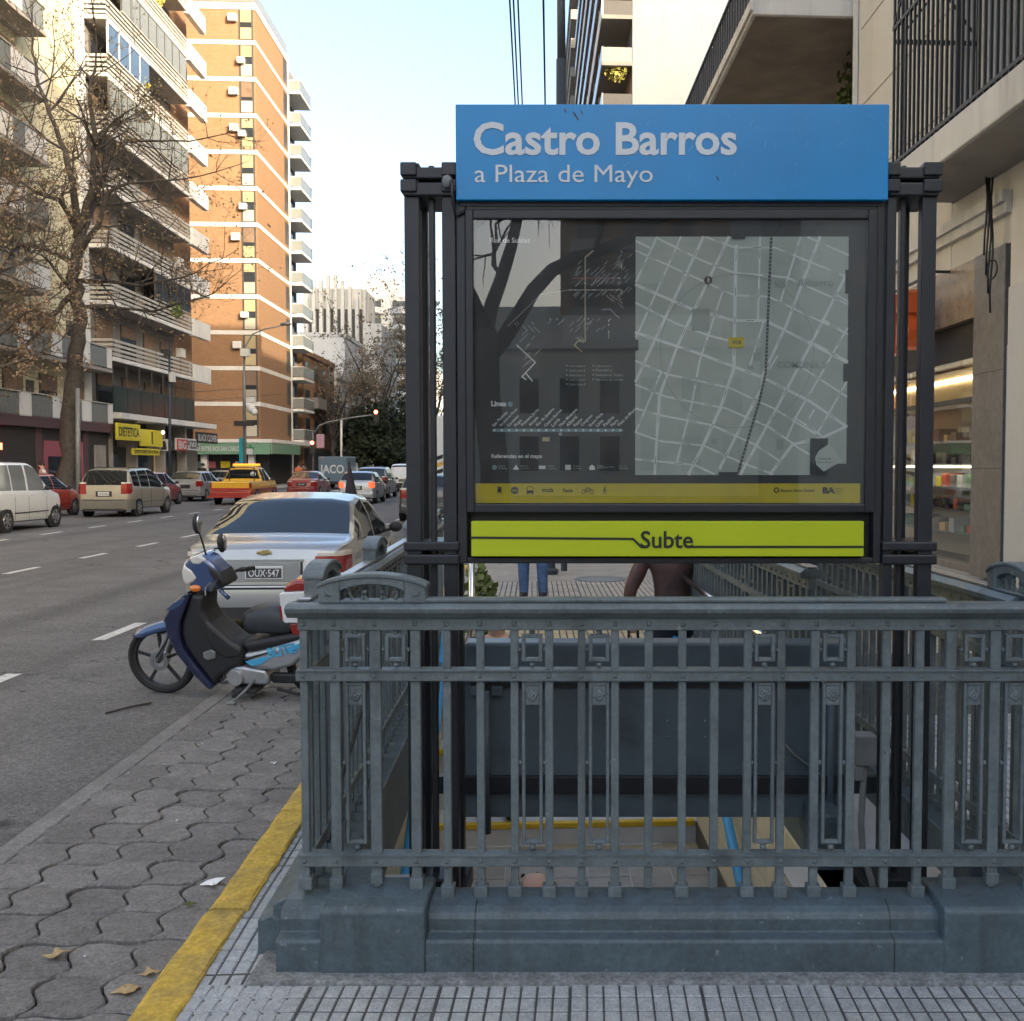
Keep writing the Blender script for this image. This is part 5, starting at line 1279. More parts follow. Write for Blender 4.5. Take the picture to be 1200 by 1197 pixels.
a_, b_ = bk(920,760), bk(1170,790); MB().box(a_[0], b_[0], -.075, -.035, (a_[1]+b_[1])/2-.045, (a_[1]+b_[1])/2+.04).build('chain_case', 'bike_black', mk, bevel=.02)
a_, b_ = bk(960,825), bk(1110,862); MB().tube([(a_[0],-.10,a_[1]),(b_[0],-.11,b_[1])], .012, 8).build('swing_arm', 'bike_black', mk, smooth=True)
a_, b_ = bk(740,812), bk(870,798); MB().box(a_[0], b_[0], -.18, .16, a_[1]-.012, a_[1]+.012).build('foot_peg_bar', 'bike_black', mk, bevel=.006)
for s in (-1,1): MB().tube([(a_[0]+.06,s*.15,a_[1]),(a_[0]+.06,s*.27,a_[1])], .018, 8).build('foot_peg', 'rubber', mk)
a_, b_ = bk(845,820), bk(775,970)
MB().tube([(a_[0],-.11,.17),(a_[0]-.04,-.19,.11),(b_[0],-.30,.058)], .012, 8).tube([(b_[0]-.03,-.305,.055),(b_[0]+.035,-.302,.058)], .016, 6).build('side_stand', 'pipe_metal', mk, smooth=True)
a_, b_ = bk(1075,560), bk(1120,700); MB().tube([(a_[0]+.1,-.105,a_[1]),(1.26,-.095,WR)], .02, 10).tube([(a_[0]+.1,.105,a_[1]),(1.26,.095,WR)], .02, 10).build('rear_shock', 'pipe_metal', mk, smooth=True)
plate_('rear_fender', [(1120,560),(1300,520),(1400,560),(1430,640),(1400,640),(1360,580),(1280,560),(1130,600)], -.06, .06, 'bike_black', .02)
tb = plate_('top_box', [(1020,290),(1030,280),(1320,275),(1335,290),(1320,440),(1300,452),(1040,450),(1025,430)], -.13, .15, 'white_paint', .035, 4)
plate_('box_lid', [(1030,284),(1062,235),(1110,215),(1250,212),(1310,235),(1328,282)], -.125, .145, 'lamp_red', .03, 4, tb)
plate_('red_reflector', [(1060,455),(1105,448),(1112,520),(1085,528),(1062,500)], -.12, .12, 'lamp_red', .015, 3)
plate_('reflector_strip', [(1016,350),(1030,350),(1034,430),(1020,430)], -.132, .152, 'lamp_red', .004, 1, tb)
# ================================================================ buildings
NEAR = {}
mdef('party_wall', (.225,.24,.245), .85, var=.05, scale=.5, dirt=.2, dscale=.3, streak=True)
mdef('cream_wall', (.60,.555,.37), .85, var=.06, scale=.6, dirt=.3, dscale=.5, streak=True, dcol=(.36,.33,.24))
mdef('white_wall', (.62,.61,.57), .85, var=.05, scale=.5, dirt=.28, dscale=.5, streak=True, dcol=(.40,.385,.35))
mdef('pale_wall', (.60,.58,.52), .85, var=.05, scale=.5, dirt=.3, dscale=.4, streak=True, dcol=(.38,.36,.31))
mdef('grey_wall', (.20,.185,.17), .85, var=.1, scale=.5, dirt=.35, dscale=.4, streak=True)
mdef('slab_white', (.66,.65,.61), .8, var=.06, scale=1.5, dirt=.35, dscale=1.2, streak=True, dcol=(.36,.34,.30))
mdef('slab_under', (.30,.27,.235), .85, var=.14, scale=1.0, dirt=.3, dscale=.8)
mdef('slat', (.42,.40,.35), .7, var=.12, scale=3, dirt=.3)
mdef('shutter', (.20,.13,.085), .65, var=.18, scale=2, rand=.2)
mdef('shutter_cream', (.38,.31,.17), .6, var=.1, rand=.15)
mdef('spandrel_cream', (.42,.39,.31), .6, var=.08, rand=.2)
mdef('win_glass', (.03,.036,.042), .06, var=0, spec=.7)
mdef('rail_glass', (.19,.20,.19), .25, var=.1, spec=.6)
mdef('frame_dark', (.06,.055,.05), .5, var=.1)
mdef('frame_white', (.62,.62,.60), .5, var=.05)
mdef('ac_white', (.60,.60,.57), .5, var=.06)
mdef('shop_dark', (.035,.033,.032), .6, var=.2)
mdef('maroon', (.10,.055,.06), .6, var=.1)
mdef('pink_shop', (.36,.10,.13), .6, var=.1)
mdef('sign_yellow', (.62,.52,.03), .5, var=.06)
mdef('sign_red', (.48,.045,.02), .5, var=.05)
mdef('sign_green', (.16,.30,.20), .5, var=.05)
mdef('sign_green_dark', (.02,.16,.07), .5, var=.05)
mdef('turquoise', (.03,.36,.42), .45, var=.05)
mdef('neon_red', (.9,.06,.03), .4, var=0, emit=5.0)
mdef('neon_orange', (1.0,.22,.03), .4, var=0, emit=3.0)
mdef('letter_orange', (.62,.10,.012), .4, var=.06, coat=.4)
mdef('letter_face', (.80,.16,.03), .4, var=.05, emit=.25)
mdef('strip_light', (1.0,.90,.68), .4, var=0, emit=3.5)
mdef('shop_cream', (.62,.46,.22), .6, var=.06)
mdef('stone_grey', (.175,.160,.145), .45, var=.2, scale=9, dirt=.35, dscale=2.5, bump=.05, speck=.2)
mdef('marble_brown', (.27,.205,.135), .28, var=.28, scale=5, dirt=.5, dscale=3, dcol=(.15,.11,.075))
mdef('plaster_cream', (.60,.575,.53), .85, var=.05, scale=1, dirt=.3, dscale=1.0, streak=True, dcol=(.36,.32,.26), bump=.1, bscale=20)
mdef('plaster_white', (.60,.585,.56), .85, var=.07, scale=1.4, dirt=.55, dscale=2.2, streak=True, dcol=(.27,.26,.245), bump=.15, bscale=18)
mdef('marble_white', (.55,.54,.52), .5, var=.08, scale=3, dirt=.3, dscale=3)
mdef('iron_black', (.02,.02,.022), .5, var=.1)
mdef('blind_grey', (.30,.29,.28), .5, var=.1)
mdef('door_wood', (.16,.085,.045), .5, var=.2, scale=4)
mdef('plant_green', (.09,.12,.03), .7, var=.35, scale=6)
mdef('plant_yellow', (.30,.27,.06), .7, var=.35, scale=6)
mdef('dark_green_glass', (.02,.035,.03), .25, var=.1, spec=.6); mdef('balcony_glass', (.10,.16,.26), .06, var=.05, spec=.9)
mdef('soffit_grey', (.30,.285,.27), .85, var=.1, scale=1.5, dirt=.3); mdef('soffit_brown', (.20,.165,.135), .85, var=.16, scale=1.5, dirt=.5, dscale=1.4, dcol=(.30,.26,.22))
glassmat('shop_pane', (.92,.93,.93), .0, k=.35); mdef('trim_blue', (.30,.36,.44), .5, var=.1)
def brickfn(n, l, out, mix, noise, ramp, tc):
    mp = n.new('ShaderNodeMapping'); mp.inputs['Rotation'].default_value = (R(90), 0, 0); l.new(tc.outputs['Object'], mp.inputs[0])
    s = n.new('ShaderNodeSeparateXYZ'); l.new(tc.outputs['Object'], s.inputs[0]); a = n.new('ShaderNodeMath'); a.operation = 'ADD'; l.new(s.outputs[0], a.inputs[0]); l.new(s.outputs[1], a.inputs[1])
    c = n.new('ShaderNodeCombineXYZ'); l.new(a.outputs[0], c.inputs[0]); l.new(s.outputs[2], c.inputs[1])
    b = n.new('ShaderNodeTexBrick'); b.inputs['Scale'].default_value = 4; b.inputs['Color1'].default_value = (.29,.155,.076,1); b.inputs['Color2'].default_value = (.215,.112,.053,1); b.inputs['Mortar'].default_value = (.27,.20,.13,1)
    b.inputs['Brick Width'].default_value = 1.0; b.inputs['Row Height'].default_value = .3; b.inputs['Mortar Size'].default_value = .03; l.new(c.outputs[0], b.inputs['Vector'])
    return mix(out, b.outputs[0], .75)
mdef('brick', (.26,.14,.07), .85, var=.14, scale=.35, fn=brickfn)
def bpart(root, name, a0, a1, b0, b1, z0, z1, mt, **k):
    f_ = NEAR.get(root.name, 1.0); b0 *= f_; b1 *= f_
    return MB().box(a0, a1, b0, b1, z0, z1).build(name, mt, root, **k)
def facing_street(m, a, b, z, left=True):
    'text plane -> wall plane; left=True: read from the street, wall on the far (negative a) side'
    M = Matrix(((0,-1,0,a),(1,0,0,b),(0,0,1,z),(0,0,0,1))) if left else Matrix(((0,1,0,a),(-1,0,0,b),(0,0,1,z),(0,0,0,1)))
    return m.xf(M)
WA, BA = -22.6, -21.4
# ---------------- left block with cream wall
L1 = thing('apartment_block', 'cream apartment block with long balconies at the left edge, behind the bare tree', 'building', (WA-4, 45, 0), 's')
NEAR[L1.name] = 1.025
bpart(L1, 'wall', WA-14, WA, 5, 52.3, 0, 46, 'cream_wall')
bpart(L1, 'party_pilaster', WA-.2, WA+.12, 51.7, 52.45, 0, 46, 'slab_white')
bpart(L1, 'shop_front', WA, BA-.25, 14, 52.3, 0, 3.25, 'shop_dark')
bpart(L1, 'fascia', WA, BA+.02, 14, 52.35, 3.25, 3.72, 'maroon')
for k in range(14):
    zt = 4.67+2.83*k; zf = zt-1.05; e = 52.3 if k < 2 else 46.1
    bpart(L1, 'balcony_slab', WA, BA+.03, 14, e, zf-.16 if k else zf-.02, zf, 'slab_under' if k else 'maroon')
    nb = 14.0; i = 0
    while nb < e-.3:
        L = 1.0 if i % 2 == 0 else 1.9; x1 = min(e-.02, nb+L)
        if k in (0,) : mt = 'slab_white' if i % 2 == 0 else 'rail_glass'
        elif k == 1: mt = 'slab_white' if i % 2 == 0 else 'rail_glass'
        else: mt = 'slab_white' if (i+k) % 3 else 'rail_glass'
        if nb > 30: bpart(L1, 'parapet_panel', BA-.06, BA+(.02 if i % 2 == 0 else 0), nb+.02, x1, zf+.06, zt-(0 if i % 2 == 0 else .05), mt)
        nb += L; i += 1
    bpart(L1, 'parapet_end', WA+.1, BA-.07, e-.08, e-.02, zf+.06, zt, 'slab_white' if k != 3 else 'rail_glass')
    bpart(L1, 'parapet_rail', WA+.1, BA+.035, 14, e, zt+.001, zt+.05, 'slat')
    for j, bb in enumerate((32.0, 35.0, 38.2, 41.2, 44.0) + ((47.2, 50.0) if k < 2 else ())):
        w_ = bpart(L1, 'window', WA-.02, WA+.05, bb, bb+1.7, zf+.05, zf+2.2, 'frame_dark')
        s_ = [.35, .8, .55, .2, 1.0][(j+k*2) % 5]
        bpart(L1, 'shutter', WA+.05, WA+.08, bb+.06, bb+1.64, zf+2.18-2.1*s_, zf+2.18, 'shutter', ) if s_ > .25 else None
        bpart(L1, 'pane', WA+.05, WA+.065, bb+.08, bb+1.62, zf+.1, zf+2.15-2.1*s_, 'win_glass') if s_ < .95 else None
    if k < 2: bpart(L1, 'dark_vent', WA-.01, WA+.04, 46.0, 46.7, zf+1.2, zf+1.8, 'frame_dark')
for bb in (31.5, 38.5, 44.8, 49.4): bpart(L1, 'column', BA-.62, BA-.2, bb, bb+.5, 0, 3.25, 'maroon')
s_ = bpart(L1, 'pink_shop_front', BA-.27, BA-.2, 45.5, 49.3, .3, 2.7, 'pink_shop'); bpart(L1, 'shop_window', BA-.205, BA-.18, 45.8, 47.3, .5, 2.0, 'win_glass'); bpart(L1, 'shop_window', BA-.205, BA-.18, 47.6, 49.0, .5, 2.0, 'win_glass')
bpart(L1, 'stone_pier', BA-.27, BA-.17, 50.6, 51.8, 0, 2.6, 'slab_under')
q = P(22, 523, 41); q = IS(q); tag(sframe(MB().box(BA-.1, BA-.02, q.y-.5, q.y+.5, q.z-.13, q.z+.13).build('neon_sign', 'neon_red')), 'small glowing red neon sign in the dark shopfront at the left edge', 'neon sign')
q = IS(P(4, 515, 40)); tag(sframe(MB().box(BA-.08, BA-.02, q.y-.7, q.y+.6, q.z-.35, q.z+.35).build('shop_sign', 'slab_white')), 'small pale shop sign at the very left edge above the cars', 'sign')
# ---------------- slatted balcony block with shops
L2 = thing('apartment_block', 'apartment block with slatted balconies above the yellow shop signs', 'building', (WA-4, 60, 0), 's')
NEAR[L2.name] = 1.025
bpart(L2, 'wall', WA-14, WA, 52.5, 67.6, 0, 46, 'grey_wall')
bpart(L2, 'brick_strip', WA, WA+.04, 64.6, 67.6, 4.1, 46, 'brick')
bpart(L2, 'end_wall', WA-14, WA+.041, 67.6, 67.85, 0, 46, 'brick')
bpart(L2, 'side_wall', WA-14, WA-.21, 52.25, 52.5, 0, 46.5, 'cream_wall')
bpart(L2, 'canopy', WA, BA+.35, 52.5, 67.9, 4.0, 4.3, 'slab_white')
bpart(L2, 'shop_back', WA, WA+.02, 52.5, 67.6, 0, 4.0, 'shop_dark')
gr = random.Random(21)
glazed = {5: (52.7,64.3,'rail_glass'), 6: (52.7,58.2,'win_glass'), 7: (54.5,64.3,'rail_glass'), 2: (58.5,64.3,'win_glass')}
for k in range(14):
    zf = 4.3+2.85*k; bz0, bz1 = 52.45, 64.5
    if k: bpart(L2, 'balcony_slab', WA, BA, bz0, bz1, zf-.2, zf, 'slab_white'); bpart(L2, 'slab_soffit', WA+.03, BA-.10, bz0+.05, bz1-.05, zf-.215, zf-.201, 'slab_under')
    if k == 0:
        for i in range(7): bpart(L2, 'balcony_panel', BA-.06, BA, 52.5+1.75*i, 52.5+1.75*i+1.68, zf+.05, zf+1.35, 'dark_green_glass')
        bpart(L2, 'balcony_rail', BA-.08, BA+.02, 52.45, 64.7, zf+1.35, zf+1.42, 'frame_dark')
        for i in range(8): bpart(L2, 'mullion', BA-.08, BA-.02, 52.5+1.75*i-.03, 52.5+1.75*i+.03, zf+1.42, zf+2.6, 'frame_dark')
    else:
        for s in range(4):
            z0 = zf+.08+.235*s; bpart(L2, 'slat', BA-.06, BA-.01, bz0+.01, bz1, z0, z0+.13, 'slat'); bpart(L2, 'end_slat', WA+.1, BA-.061, bz0+.01, bz0+.06, z0, z0+.13, 'slat')
        for i in range(7): bpart(L2, 'baluster', BA-.10, BA-.061, bz0+.3+1.95*i, bz0+.36+1.95*i, zf, zf+.95, 'frame_dark')
    if k in glazed:
        g0, g1, gm = glazed[k]; n_ = max(3, int((g1-g0)/1.15)); z0 = zf+1.03
        bpart(L2, 'glazing_sill', BA-.10, BA+.01, g0, g1, z0, z0+.06, 'frame_white' if k == 6 else 'slat'); bpart(L2, 'glazing_head', BA-.10, BA+.01, g0, g1, zf+2.56, zf+2.64, 'frame_white' if k == 6 else 'slat')
        for i in range(n_):
            y0 = g0+(g1-g0)*i/n_; y1 = g0+(g1-g0)*(i+1)/n_
            bpart(L2, 'pane', BA-.05, BA-.03, y0+.04, y1-.04, z0+.06, zf+2.56, 'balcony_glass' if k == 6 else gm); bpart(L2, 'mullion', BA-.09, BA, y0-.03, y0+.03, z0+.06, zf+2.56, 'frame_white' if k == 6 else 'frame_dark')
    for i, bb in enumerate((53.2, 56.4, 59.6, 62.2)):
        w_ = bpart(L2, 'window', WA, WA+.05, bb, bb+2.1, zf+.05, zf+2.15, 'frame_dark'); s_ = gr.choice([0,.3,.6,1])
        if s_ < 1: bpart(L2, 'pane', WA+.05, WA+.07, bb+.08, bb+2.02, zf+.1, zf+2.1-2*s_, 'win_glass')
        if s_ > 0: bpart(L2, 'shutter', WA+.05, WA+.075, bb+.08, bb+2.02, zf+2.1-2*s_, zf+2.1, 'shutter')
    bpart(L2, 'white_parapet', WA+.9, BA+.05, 64.75, 67.9, zf-.2, zf+.85, 'slab_white') if k else None
    if k % 2: ac = bpart(L2, 'air_conditioner', WA+.05, WA+.4, 64.8, 65.6, zf+1.3, zf+1.85, 'ac_white')
# plants on balconies
def bush(name, label, v, r, mt, seed, n=120, s=.12, cat='plant', sc_=(1,1,1), group=None):
    rr = random.Random(seed); m = MB()
    for i in range(n):
        d = Vector((rr.gauss(0,1), rr.gauss(0,1), rr.gauss(0,1))).normalized()*r*rr.uniform(.3,1)**.6; d = Vector((d.x*sc_[0], d.y*sc_[1], d.z*sc_[2]))
        u = Vector((rr.gauss(0,1), rr.gauss(0,1), rr.gauss(0,1))).normalized(); w_ = u.orthogonal().normalized()*s*.5; u = u*s; p = v+d
        m.add([p-u*.6, p+w_, p+u*.6, p-w_], [(0,1,2,3)])
    o = m.build(name, mt); return tag(o, label, cat, group)
bush('balcony_plant', 'green and yellow plant on the sunlit slatted balcony beside the glazed loggia', SF(BA-.3, 59.2, 22.7), .45, 'plant_yellow', 3, 90, .22)
bush('balcony_plant', 'tall yellowish plant high on the slatted block near the brick tower', SF(BA-.3, 62.0, 28.3), .6, 'plant_yellow', 4, 90, .22, sc_=(.6,.6,1.4))
bush('balcony_plant', 'dark green creeper hanging over a lower slatted balcony', SF(BA-.1, 63.0, 10.9), .9, 'plant_green', 5, 200, .22, sc_=(.3,1.6,.6))
# shop fronts under the slatted block
for (b0, b1, mt) in ((52.9,55.6,'shop_dark'),(56.0,59.8,'shop_cream'),(60.1,63.4,'shop_dark'),(63.8,67.2,'stone_grey')):
    bpart(L2, 'shop_unit', WA+.02, WA+.5, b0, b1, 0, 2.55, mt)
    if mt != 'stone_grey': bpart(L2, 'shop_window', WA+.5, WA+.53, b0+.3, b1-.3, .4, 2.3, 'win_glass')
for bb in (52.6, 55.8, 59.95, 63.6): bpart(L2, 'pier', WA+.02, BA-.2, bb-.15, bb+.15, 0, 4.0, 'slab_under')
def shop_sign(label, px0, px1, py0, py1, mt, words=None, wm='sign_ink', a=BA+.12, name='shop_sign'):
    u0, u1 = (px0-690)/1200, (px1-690)/1200; b0 = a*(1-u0*.0541)/(u0+.0541); b1 = a*(1-u1*.0541)/(u1+.0541)
    z1 = P(690, py0, (b0+b1)/2).z; z0 = P(690, py1, (b0+b1)/2).z
    r = thing(name, label, 'sign', (a, (b0+b1)/2, z0), 's')
    bd = bpart(r, 'board', a-.12, a, b0, b1, z0, z1, mt, bevel=.02)
    if words:
        for (s, f0, f1, g0, g1, c_) in words:
            t = text(s, (b1-b0)*(f1-f0), (z1-z0)*(g1-g0), 0, 0, 0, bold=.02); facing_street(t, a+.012, b0+(b1-b0)*f0, z0+(z1-z0)*g0); t.build('lettering', c_, r)
    return r
shop_sign('pale yellow lettered shop sign, leftmost of the yellow signs', 139, 166, 498, 517, 'sign_yellow', [('DIETETICA',.06,.94,.22,.78,'sign_ink')], a=BA+.3)
shop_sign('large bright yellow shop sign below the canopy', 166.5, 192, 505, 524, 'sign_yellow', [('I',.46,.52,.15,.9,'sign_ink')], a=BA+.2)
shop_sign('narrow yellow shop sign strip under the large yellow one', 157, 188, 526.5, 534, 'sign_yellow', [('DISTRIBUIDORA',.05,.95,.25,.8,'sign_ink')], a=BA+.15)
shop_sign('red and white pizza shop sign', 208, 234.5, 515, 528, 'plate_white', [('PIZZA',.44,.97,.15,.85,'sign_ink')], a=BA+.15)
sframe(tag(MB().box(BA+.15, BA+.19, 62.5, 64.2, P(690,528,62).z, P(690,515,62).z).build('shop_sign', 'sign_red'), 'red half of the pizza shop sign with white letters', 'sign'))
t = text('BIG', 1.4, .5, 0, 0, 0, bold=.03); facing_street(t, BA+.2, 62.65, P(690,526.5,62).z); sframe(tag(t.build('sign_letters', 'plate_white'), 'white BIG lettering on the red sign panel', 'lettering'))
shop_sign('black shop sign with white letters at the corner', 232, 256, 508, 520.5, 'shop_dark', [('BLACK CLOVER',.05,.95,.2,.8,'plate_white')], a=BA+.2)
r = thing('hanging_sign', 'small white square hanging sign with a dark figure beside the lamp pole', 'sign', (BA+.6, 61, 3), 's')
q = IS(P(201, 522, 61)); MB().box(q.x-.27, q.x+.27, 61, 61.06, q.z-.35, q.z+.33).build('board', 'plate_white', r); MB().prism([(q.x-.16,q.z-.28),(q.x+.16,q.z-.28),(q.x+.13,q.z+.0),(q.x+.08,q.z+.22),(q.x-.08,q.z+.22),(q.x-.13,q.z)], 'y', 60.985, 60.999).build('figure', 'shop_dark', r)
bpart(r, 'bracket', BA-.3, q.x, 61.01, 61.05, q.z+.34, q.z+.38, 'frame_dark')
for (px, py, nm, lab) in ((155, 503, 'spot_lamp', 'small lit spot lamp above the leftmost yellow sign'), (191, 507, 'spot_lamp', 'bright white spot lamp at the end of the large yellow sign')):
    q = P(px, py, 57); tag(MB().ball(q, .09, 10).build(nm, 'strip_light', smooth=True), lab, 'lamp')
# ---------------- brick tower
T = thing('brick_tower', 'tall orange brick apartment tower with white bands at the corner', 'building', (-26, 86, 0), 's')
TA, TB = -21.15, 81.0; TBE = 91.3
bpart(T, 'wall', TA-14, TA, TB, TBE, 3.6, 36.9, 'brick')
bpart(T, 'wing', TA-14, TA-.6, TBE+.01, 96.5, 3.6, 36.9, 'grey_wall')
bpart(T, 'base', TA-14, TA-.5, TB+.5, 96, 0, 3.6, 'shop_dark')
bpart(T, 'corner_strip', TA-.01, TA+.05, TBE, TBE+.4, 0, 37, 'slab_white')
z = 36.6; k = 0
while z > 5:
    bpart(T, 'white_band', TA-14, TA+.03, TB-.03, TBE, z-.16, z+.16, 'slab_white') if k else bpart(T, 'white_band', TA-14, TA+.05, TB-.05, TBE, z-.28, z+.22, 'slab_white')
    zl = z-2.75
    # window stack on the street-corner face
    w_ = bpart(T, 'window', TA-1.22, TA-.13, TB-.025, TB, zl+.2, z-.18, 'frame_dark')
    sh = [.9,.75,1.0,.6,.85,.7,1.0,.55,.8,.9,.95,.9][k % 12]
    bpart(T, 'blind', TA-1.08, TA-.27, TB-.05, TB-.025, z-.25-1.1*sh, z-.25, ['shutter_cream','shutter_cream','shutter','shutter_cream'][k % 4])
    bpart(T, 'pane', TA-1.08, TA-.27, TB-.04, TB-.025, z-1.6, z-.25-1.1*sh-.02, 'win_glass')
    bpart(T, 'spandrel', TA-1.08, TA-.27, TB-.045, TB-.025, zl+.25, z-1.65, 'spandrel_cream' if k % 3 else 'shutter_cream')
    if k in (0, 2, 3, 6, 9): bpart(T, 'air_conditioner', TA-1.95, TA-1.3, TB-.35, TB-.03, z-1.25, z-.70, 'ac_white', bevel=.03)
    if k in (1, 3, 5, 8): bpart(T, 'air_conditioner', TA-1.3, TA-.75, TB-.40, TB-.055, z-1.65, z-1.2, 'ac_white', bevel=.03)
    bpart(T, 'side_window', TA, TA+.025, TBE-1.5, TBE-.15, zl+.5, z-.4, 'frame_dark')
    # balconies beyond the white strip
    bpart(T, 'balcony_slab', TA-.6, TA+1.0, TBE+.42, 96, zl+.0, zl+.22, 'slab_white')
    for (a0, a1, b0, b1) in ((TA-.6,TA+.96,TBE+.44,TBE+.48),(TA+.96,TA+1.0,TBE+.44,95.98)): bpart(T, 'balcony_panel', a0, a1, b0, b1, zl+.3, zl+1.12, 'rail_glass')
    bpart(T, 'balcony_rail', TA+.95, TA+1.02, TBE+.42, 96, zl+1.12, zl+1.18, 'frame_white'); bpart(T, 'balcony_rail', TA-.6, TA+.95, TBE+.42, TBE+.49, zl+1.12, zl+1.18, 'frame_white')
    bpart(T, 'balcony_door', TA-.6, TA-.55, TBE+.9, 95, zl+.25, zl+2.3, 'win_glass')
    z -= 2.75; k += 1
pent = bpart(T, 'penthouse', TA-12, TA-2.2, TB+2.2, TBE-1, 36.9, 40.0, 'white_wall')
bpart(T, 'terrace_glass', TA-14, TA-.1, TB+.02, TB+.06, 36.92, 37.85, 'rail_glass'); bpart(T, 'terrace_glass', TA-.1, TA-.06, TB+.07, TBE, 36.92, 37.85, 'rail_glass')
bpart(T, 'pergola', TA-6, TA-.3, TB+.4, TB+2.2, 39.4, 39.7, 'frame_white')
for aa in (-5.8,-3,-.5): bpart(T, 'pergola_post', TA+aa, TA+aa+.15, TB+.4, TB+.55, 36.9, 39.4, 'frame_white')
bpart(T, 'roof_unit', TA-4.5, TA-3.2, TB+.6, TB+1.6, 36.9, 38.6, 'ac_white')
bpart(T, 'canopy', TA-14, TA+1.0, TB-.6, 96, 3.35, 3.62, 'slab_white')
r = thing('pharmacy_sign', 'long pale green pharmacy sign band with a dark green cross', 'sign', (TA-4, TB-.7, 2.4), 's')
bpart(r, 'board', TA-5.8, TA+.9, TB-.75, TB-.62, 2.45, 3.3, 'sign_green'); text('FARMACIA ENTRE RIOS SAN CARLOS', 4.3, .38, TA-5.6, 2.68, TB-.77, bold=.02).build('lettering', 'plate_white', r)
m = MB().box(TA-.9, TA-.3, TB-.78, TB-.76, 2.8, 2.98).box(TA-.69, TA-.51, TB-.785, TB-.765, 2.6, 3.18); m.build('cross', 'sign_green_dark', r)
bpart(r, 'side_board', TA+.92, TA+1.02, TB-.6, TB+9, 2.5, 3.3, 'sign_green')
for i in range(5): bpart(T, 'shop_window', TA-5.6+1.25*i, TA-5.6+1.25*i+1.1, TB+.44, TB+.48, .4, 2.5, 'win_glass')
for aa in (-.9, -4.5): bpart(T, 'column', TA+aa, TA+aa+.45, TB-.3, TB+.2, 0, 3.35, 'slab_white')
for i in range(9):
    MB().box(TA-5.4+1.1*(i % 5), TA-5.2+1.1*(i % 5)+.5, TB+.40, TB+.43, .6+.8*(i//5), 1.1+.8*(i//5)).build('poster', ['plate_white','sign_green','pink_shop','sign_yellow'][i % 4], T)
# ---------------- farther left buildings
def simple_block(label, a0, a1, b0, b1, h_, mt, rows, cols, name='far_building', wz=1.5, front=True, group=None, sidecols=0):
    r = thing(name, label, 'building', ((a0+a1)/2, b0, 0), 's', group=group)
    bpart(r, 'wall', a0, a1, b0, b1, 0, h_, mt); bpart(r, 'parapet', a0-.1, a1+.15, b0-.1, b1+.1, h_, h_+.5, mt)
    fh = (h_-4)/max(1, rows)
    for i in range(rows):
        for j in range(cols):
            L = (b1-b0)/cols; y0 = b0+L*j+L*.25
            w_ = bpart(r, 'window', a1-.02, a1+.04, y0, y0+L*.5, 4+fh*i+.6, 4+fh*i+.6+wz, 'frame_dark'); bpart(r, 'pane', a1+.04, a1+.05, y0+.06, y0+L*.5-.06, 4+fh*i+.66, 4+fh*i+.54+wz, 'win_glass')
        for j in range(sidecols):
            L = (a1-a0)/sidecols; x0 = a0+L*j+L*.3
            w_ = bpart(r, 'window', x0, x0+L*.4, b0-.04, b0+.02, 4+fh*i+.6, 4+fh*i+.6+wz, 'frame_dark'); bpart(r, 'pane', x0+.06, x0+L*.4-.06, b0-.05, b0-.04, 4+fh*i+.66, 4+fh*i+.54+wz, 'win_glass')
    bpart(r, 'shop_band', a1, a1+.3, b0+.3, b1-.3, 0, 3.2, 'shop_dark')
    return r
r = simple_block('low brown brick building just beyond the brick tower', -34, -21.4, 97, 112, 12, 'brick', 3, 4)
for k in range(2): bpart(r, 'balcony', -21.4, -20.3, 98.5+6*k, 102.5+6*k, 7.0, 8.0, 'grey_wall')
r = simple_block('pale yellow low building with dark balcony behind the traffic light', -36, -21.2, 112.5, 132, 11, 'pale_wall', 2, 5)
r = simple_block('large plain white block rising behind the low brick building', -60, -24, 133, 146, 18, 'white_wall', 0, 1)
# ribbed art deco tower
r = thing('ribbed_tower', 'pale stone tower with vertical ribs and stepped top in the distance', 'building', (-27, 152, 0), 's')
bpart(r, 'core', -32.8, -24.6, 150, 160, 0, 27, 'pale_wall')
for i in range(8):
    x0 = -32.6+1.02*i; hh = [25.5,27.2,28,28.8,28.8,28,27.2,25.5][i]
    bpart(r, 'rib', x0, x0+.5, 149.4, 150, 0, hh, 'pale_wall'); bpart(r, 'window_strip', x0+.55, x0+.98, 149.9, 149.99, 4, 24, 'frame_dark')
for i in range(6): bpart(r, 'side_rib', -24.6, -24.1, 150.6+1.6*i, 151.3+1.6*i, 0, 27, 'pale_wall')
bpart(r, 'lower_wing', -24.5, -21.8, 150, 166, 0, 22, 'pale_wall')
r = thing('stepped_block', 'bright white block with triangular balconies far down the street', 'building', (-28, 205, 0), 's')
bpart(r, 'wall', -44, -24.5, 200, 230, 0, 34, 'white_wall'); bpart(r, 'upper_wall', -40, -27, 202, 226, 34, 38, 'white_wall')
for k in range(9):
    z0 = 5+3.2*k
    for i in range(3):
        x0 = -37.5+5.0*i; MB().prism([(x0,199.9),(x0+4.2,199.9),(x0+2.6,197.6)], 'z', z0, z0+1.1).build('balcony', 'white_wall', r)
        bpart(r, 'window', x0+.6, x0+3.4, 199.85, 199.99, z0+1.1, z0+2.5, 'win_glass')
    for i in range(4): bpart(r, 'side_balcony', -24.49, -23.2, 202+7*i, 206+7*i, z0, z0+1.0, 'white_wall')
simple_block('hazy cream block closing the view down the street', -24, -12, 330, 350, 30, 'pale_wall', 7, 3, sidecols=4)
simple_block('distant white block behind the mid street trees', -50, -23, 240, 300, 24, 'white_wall', 6, 8, sidecols=5)
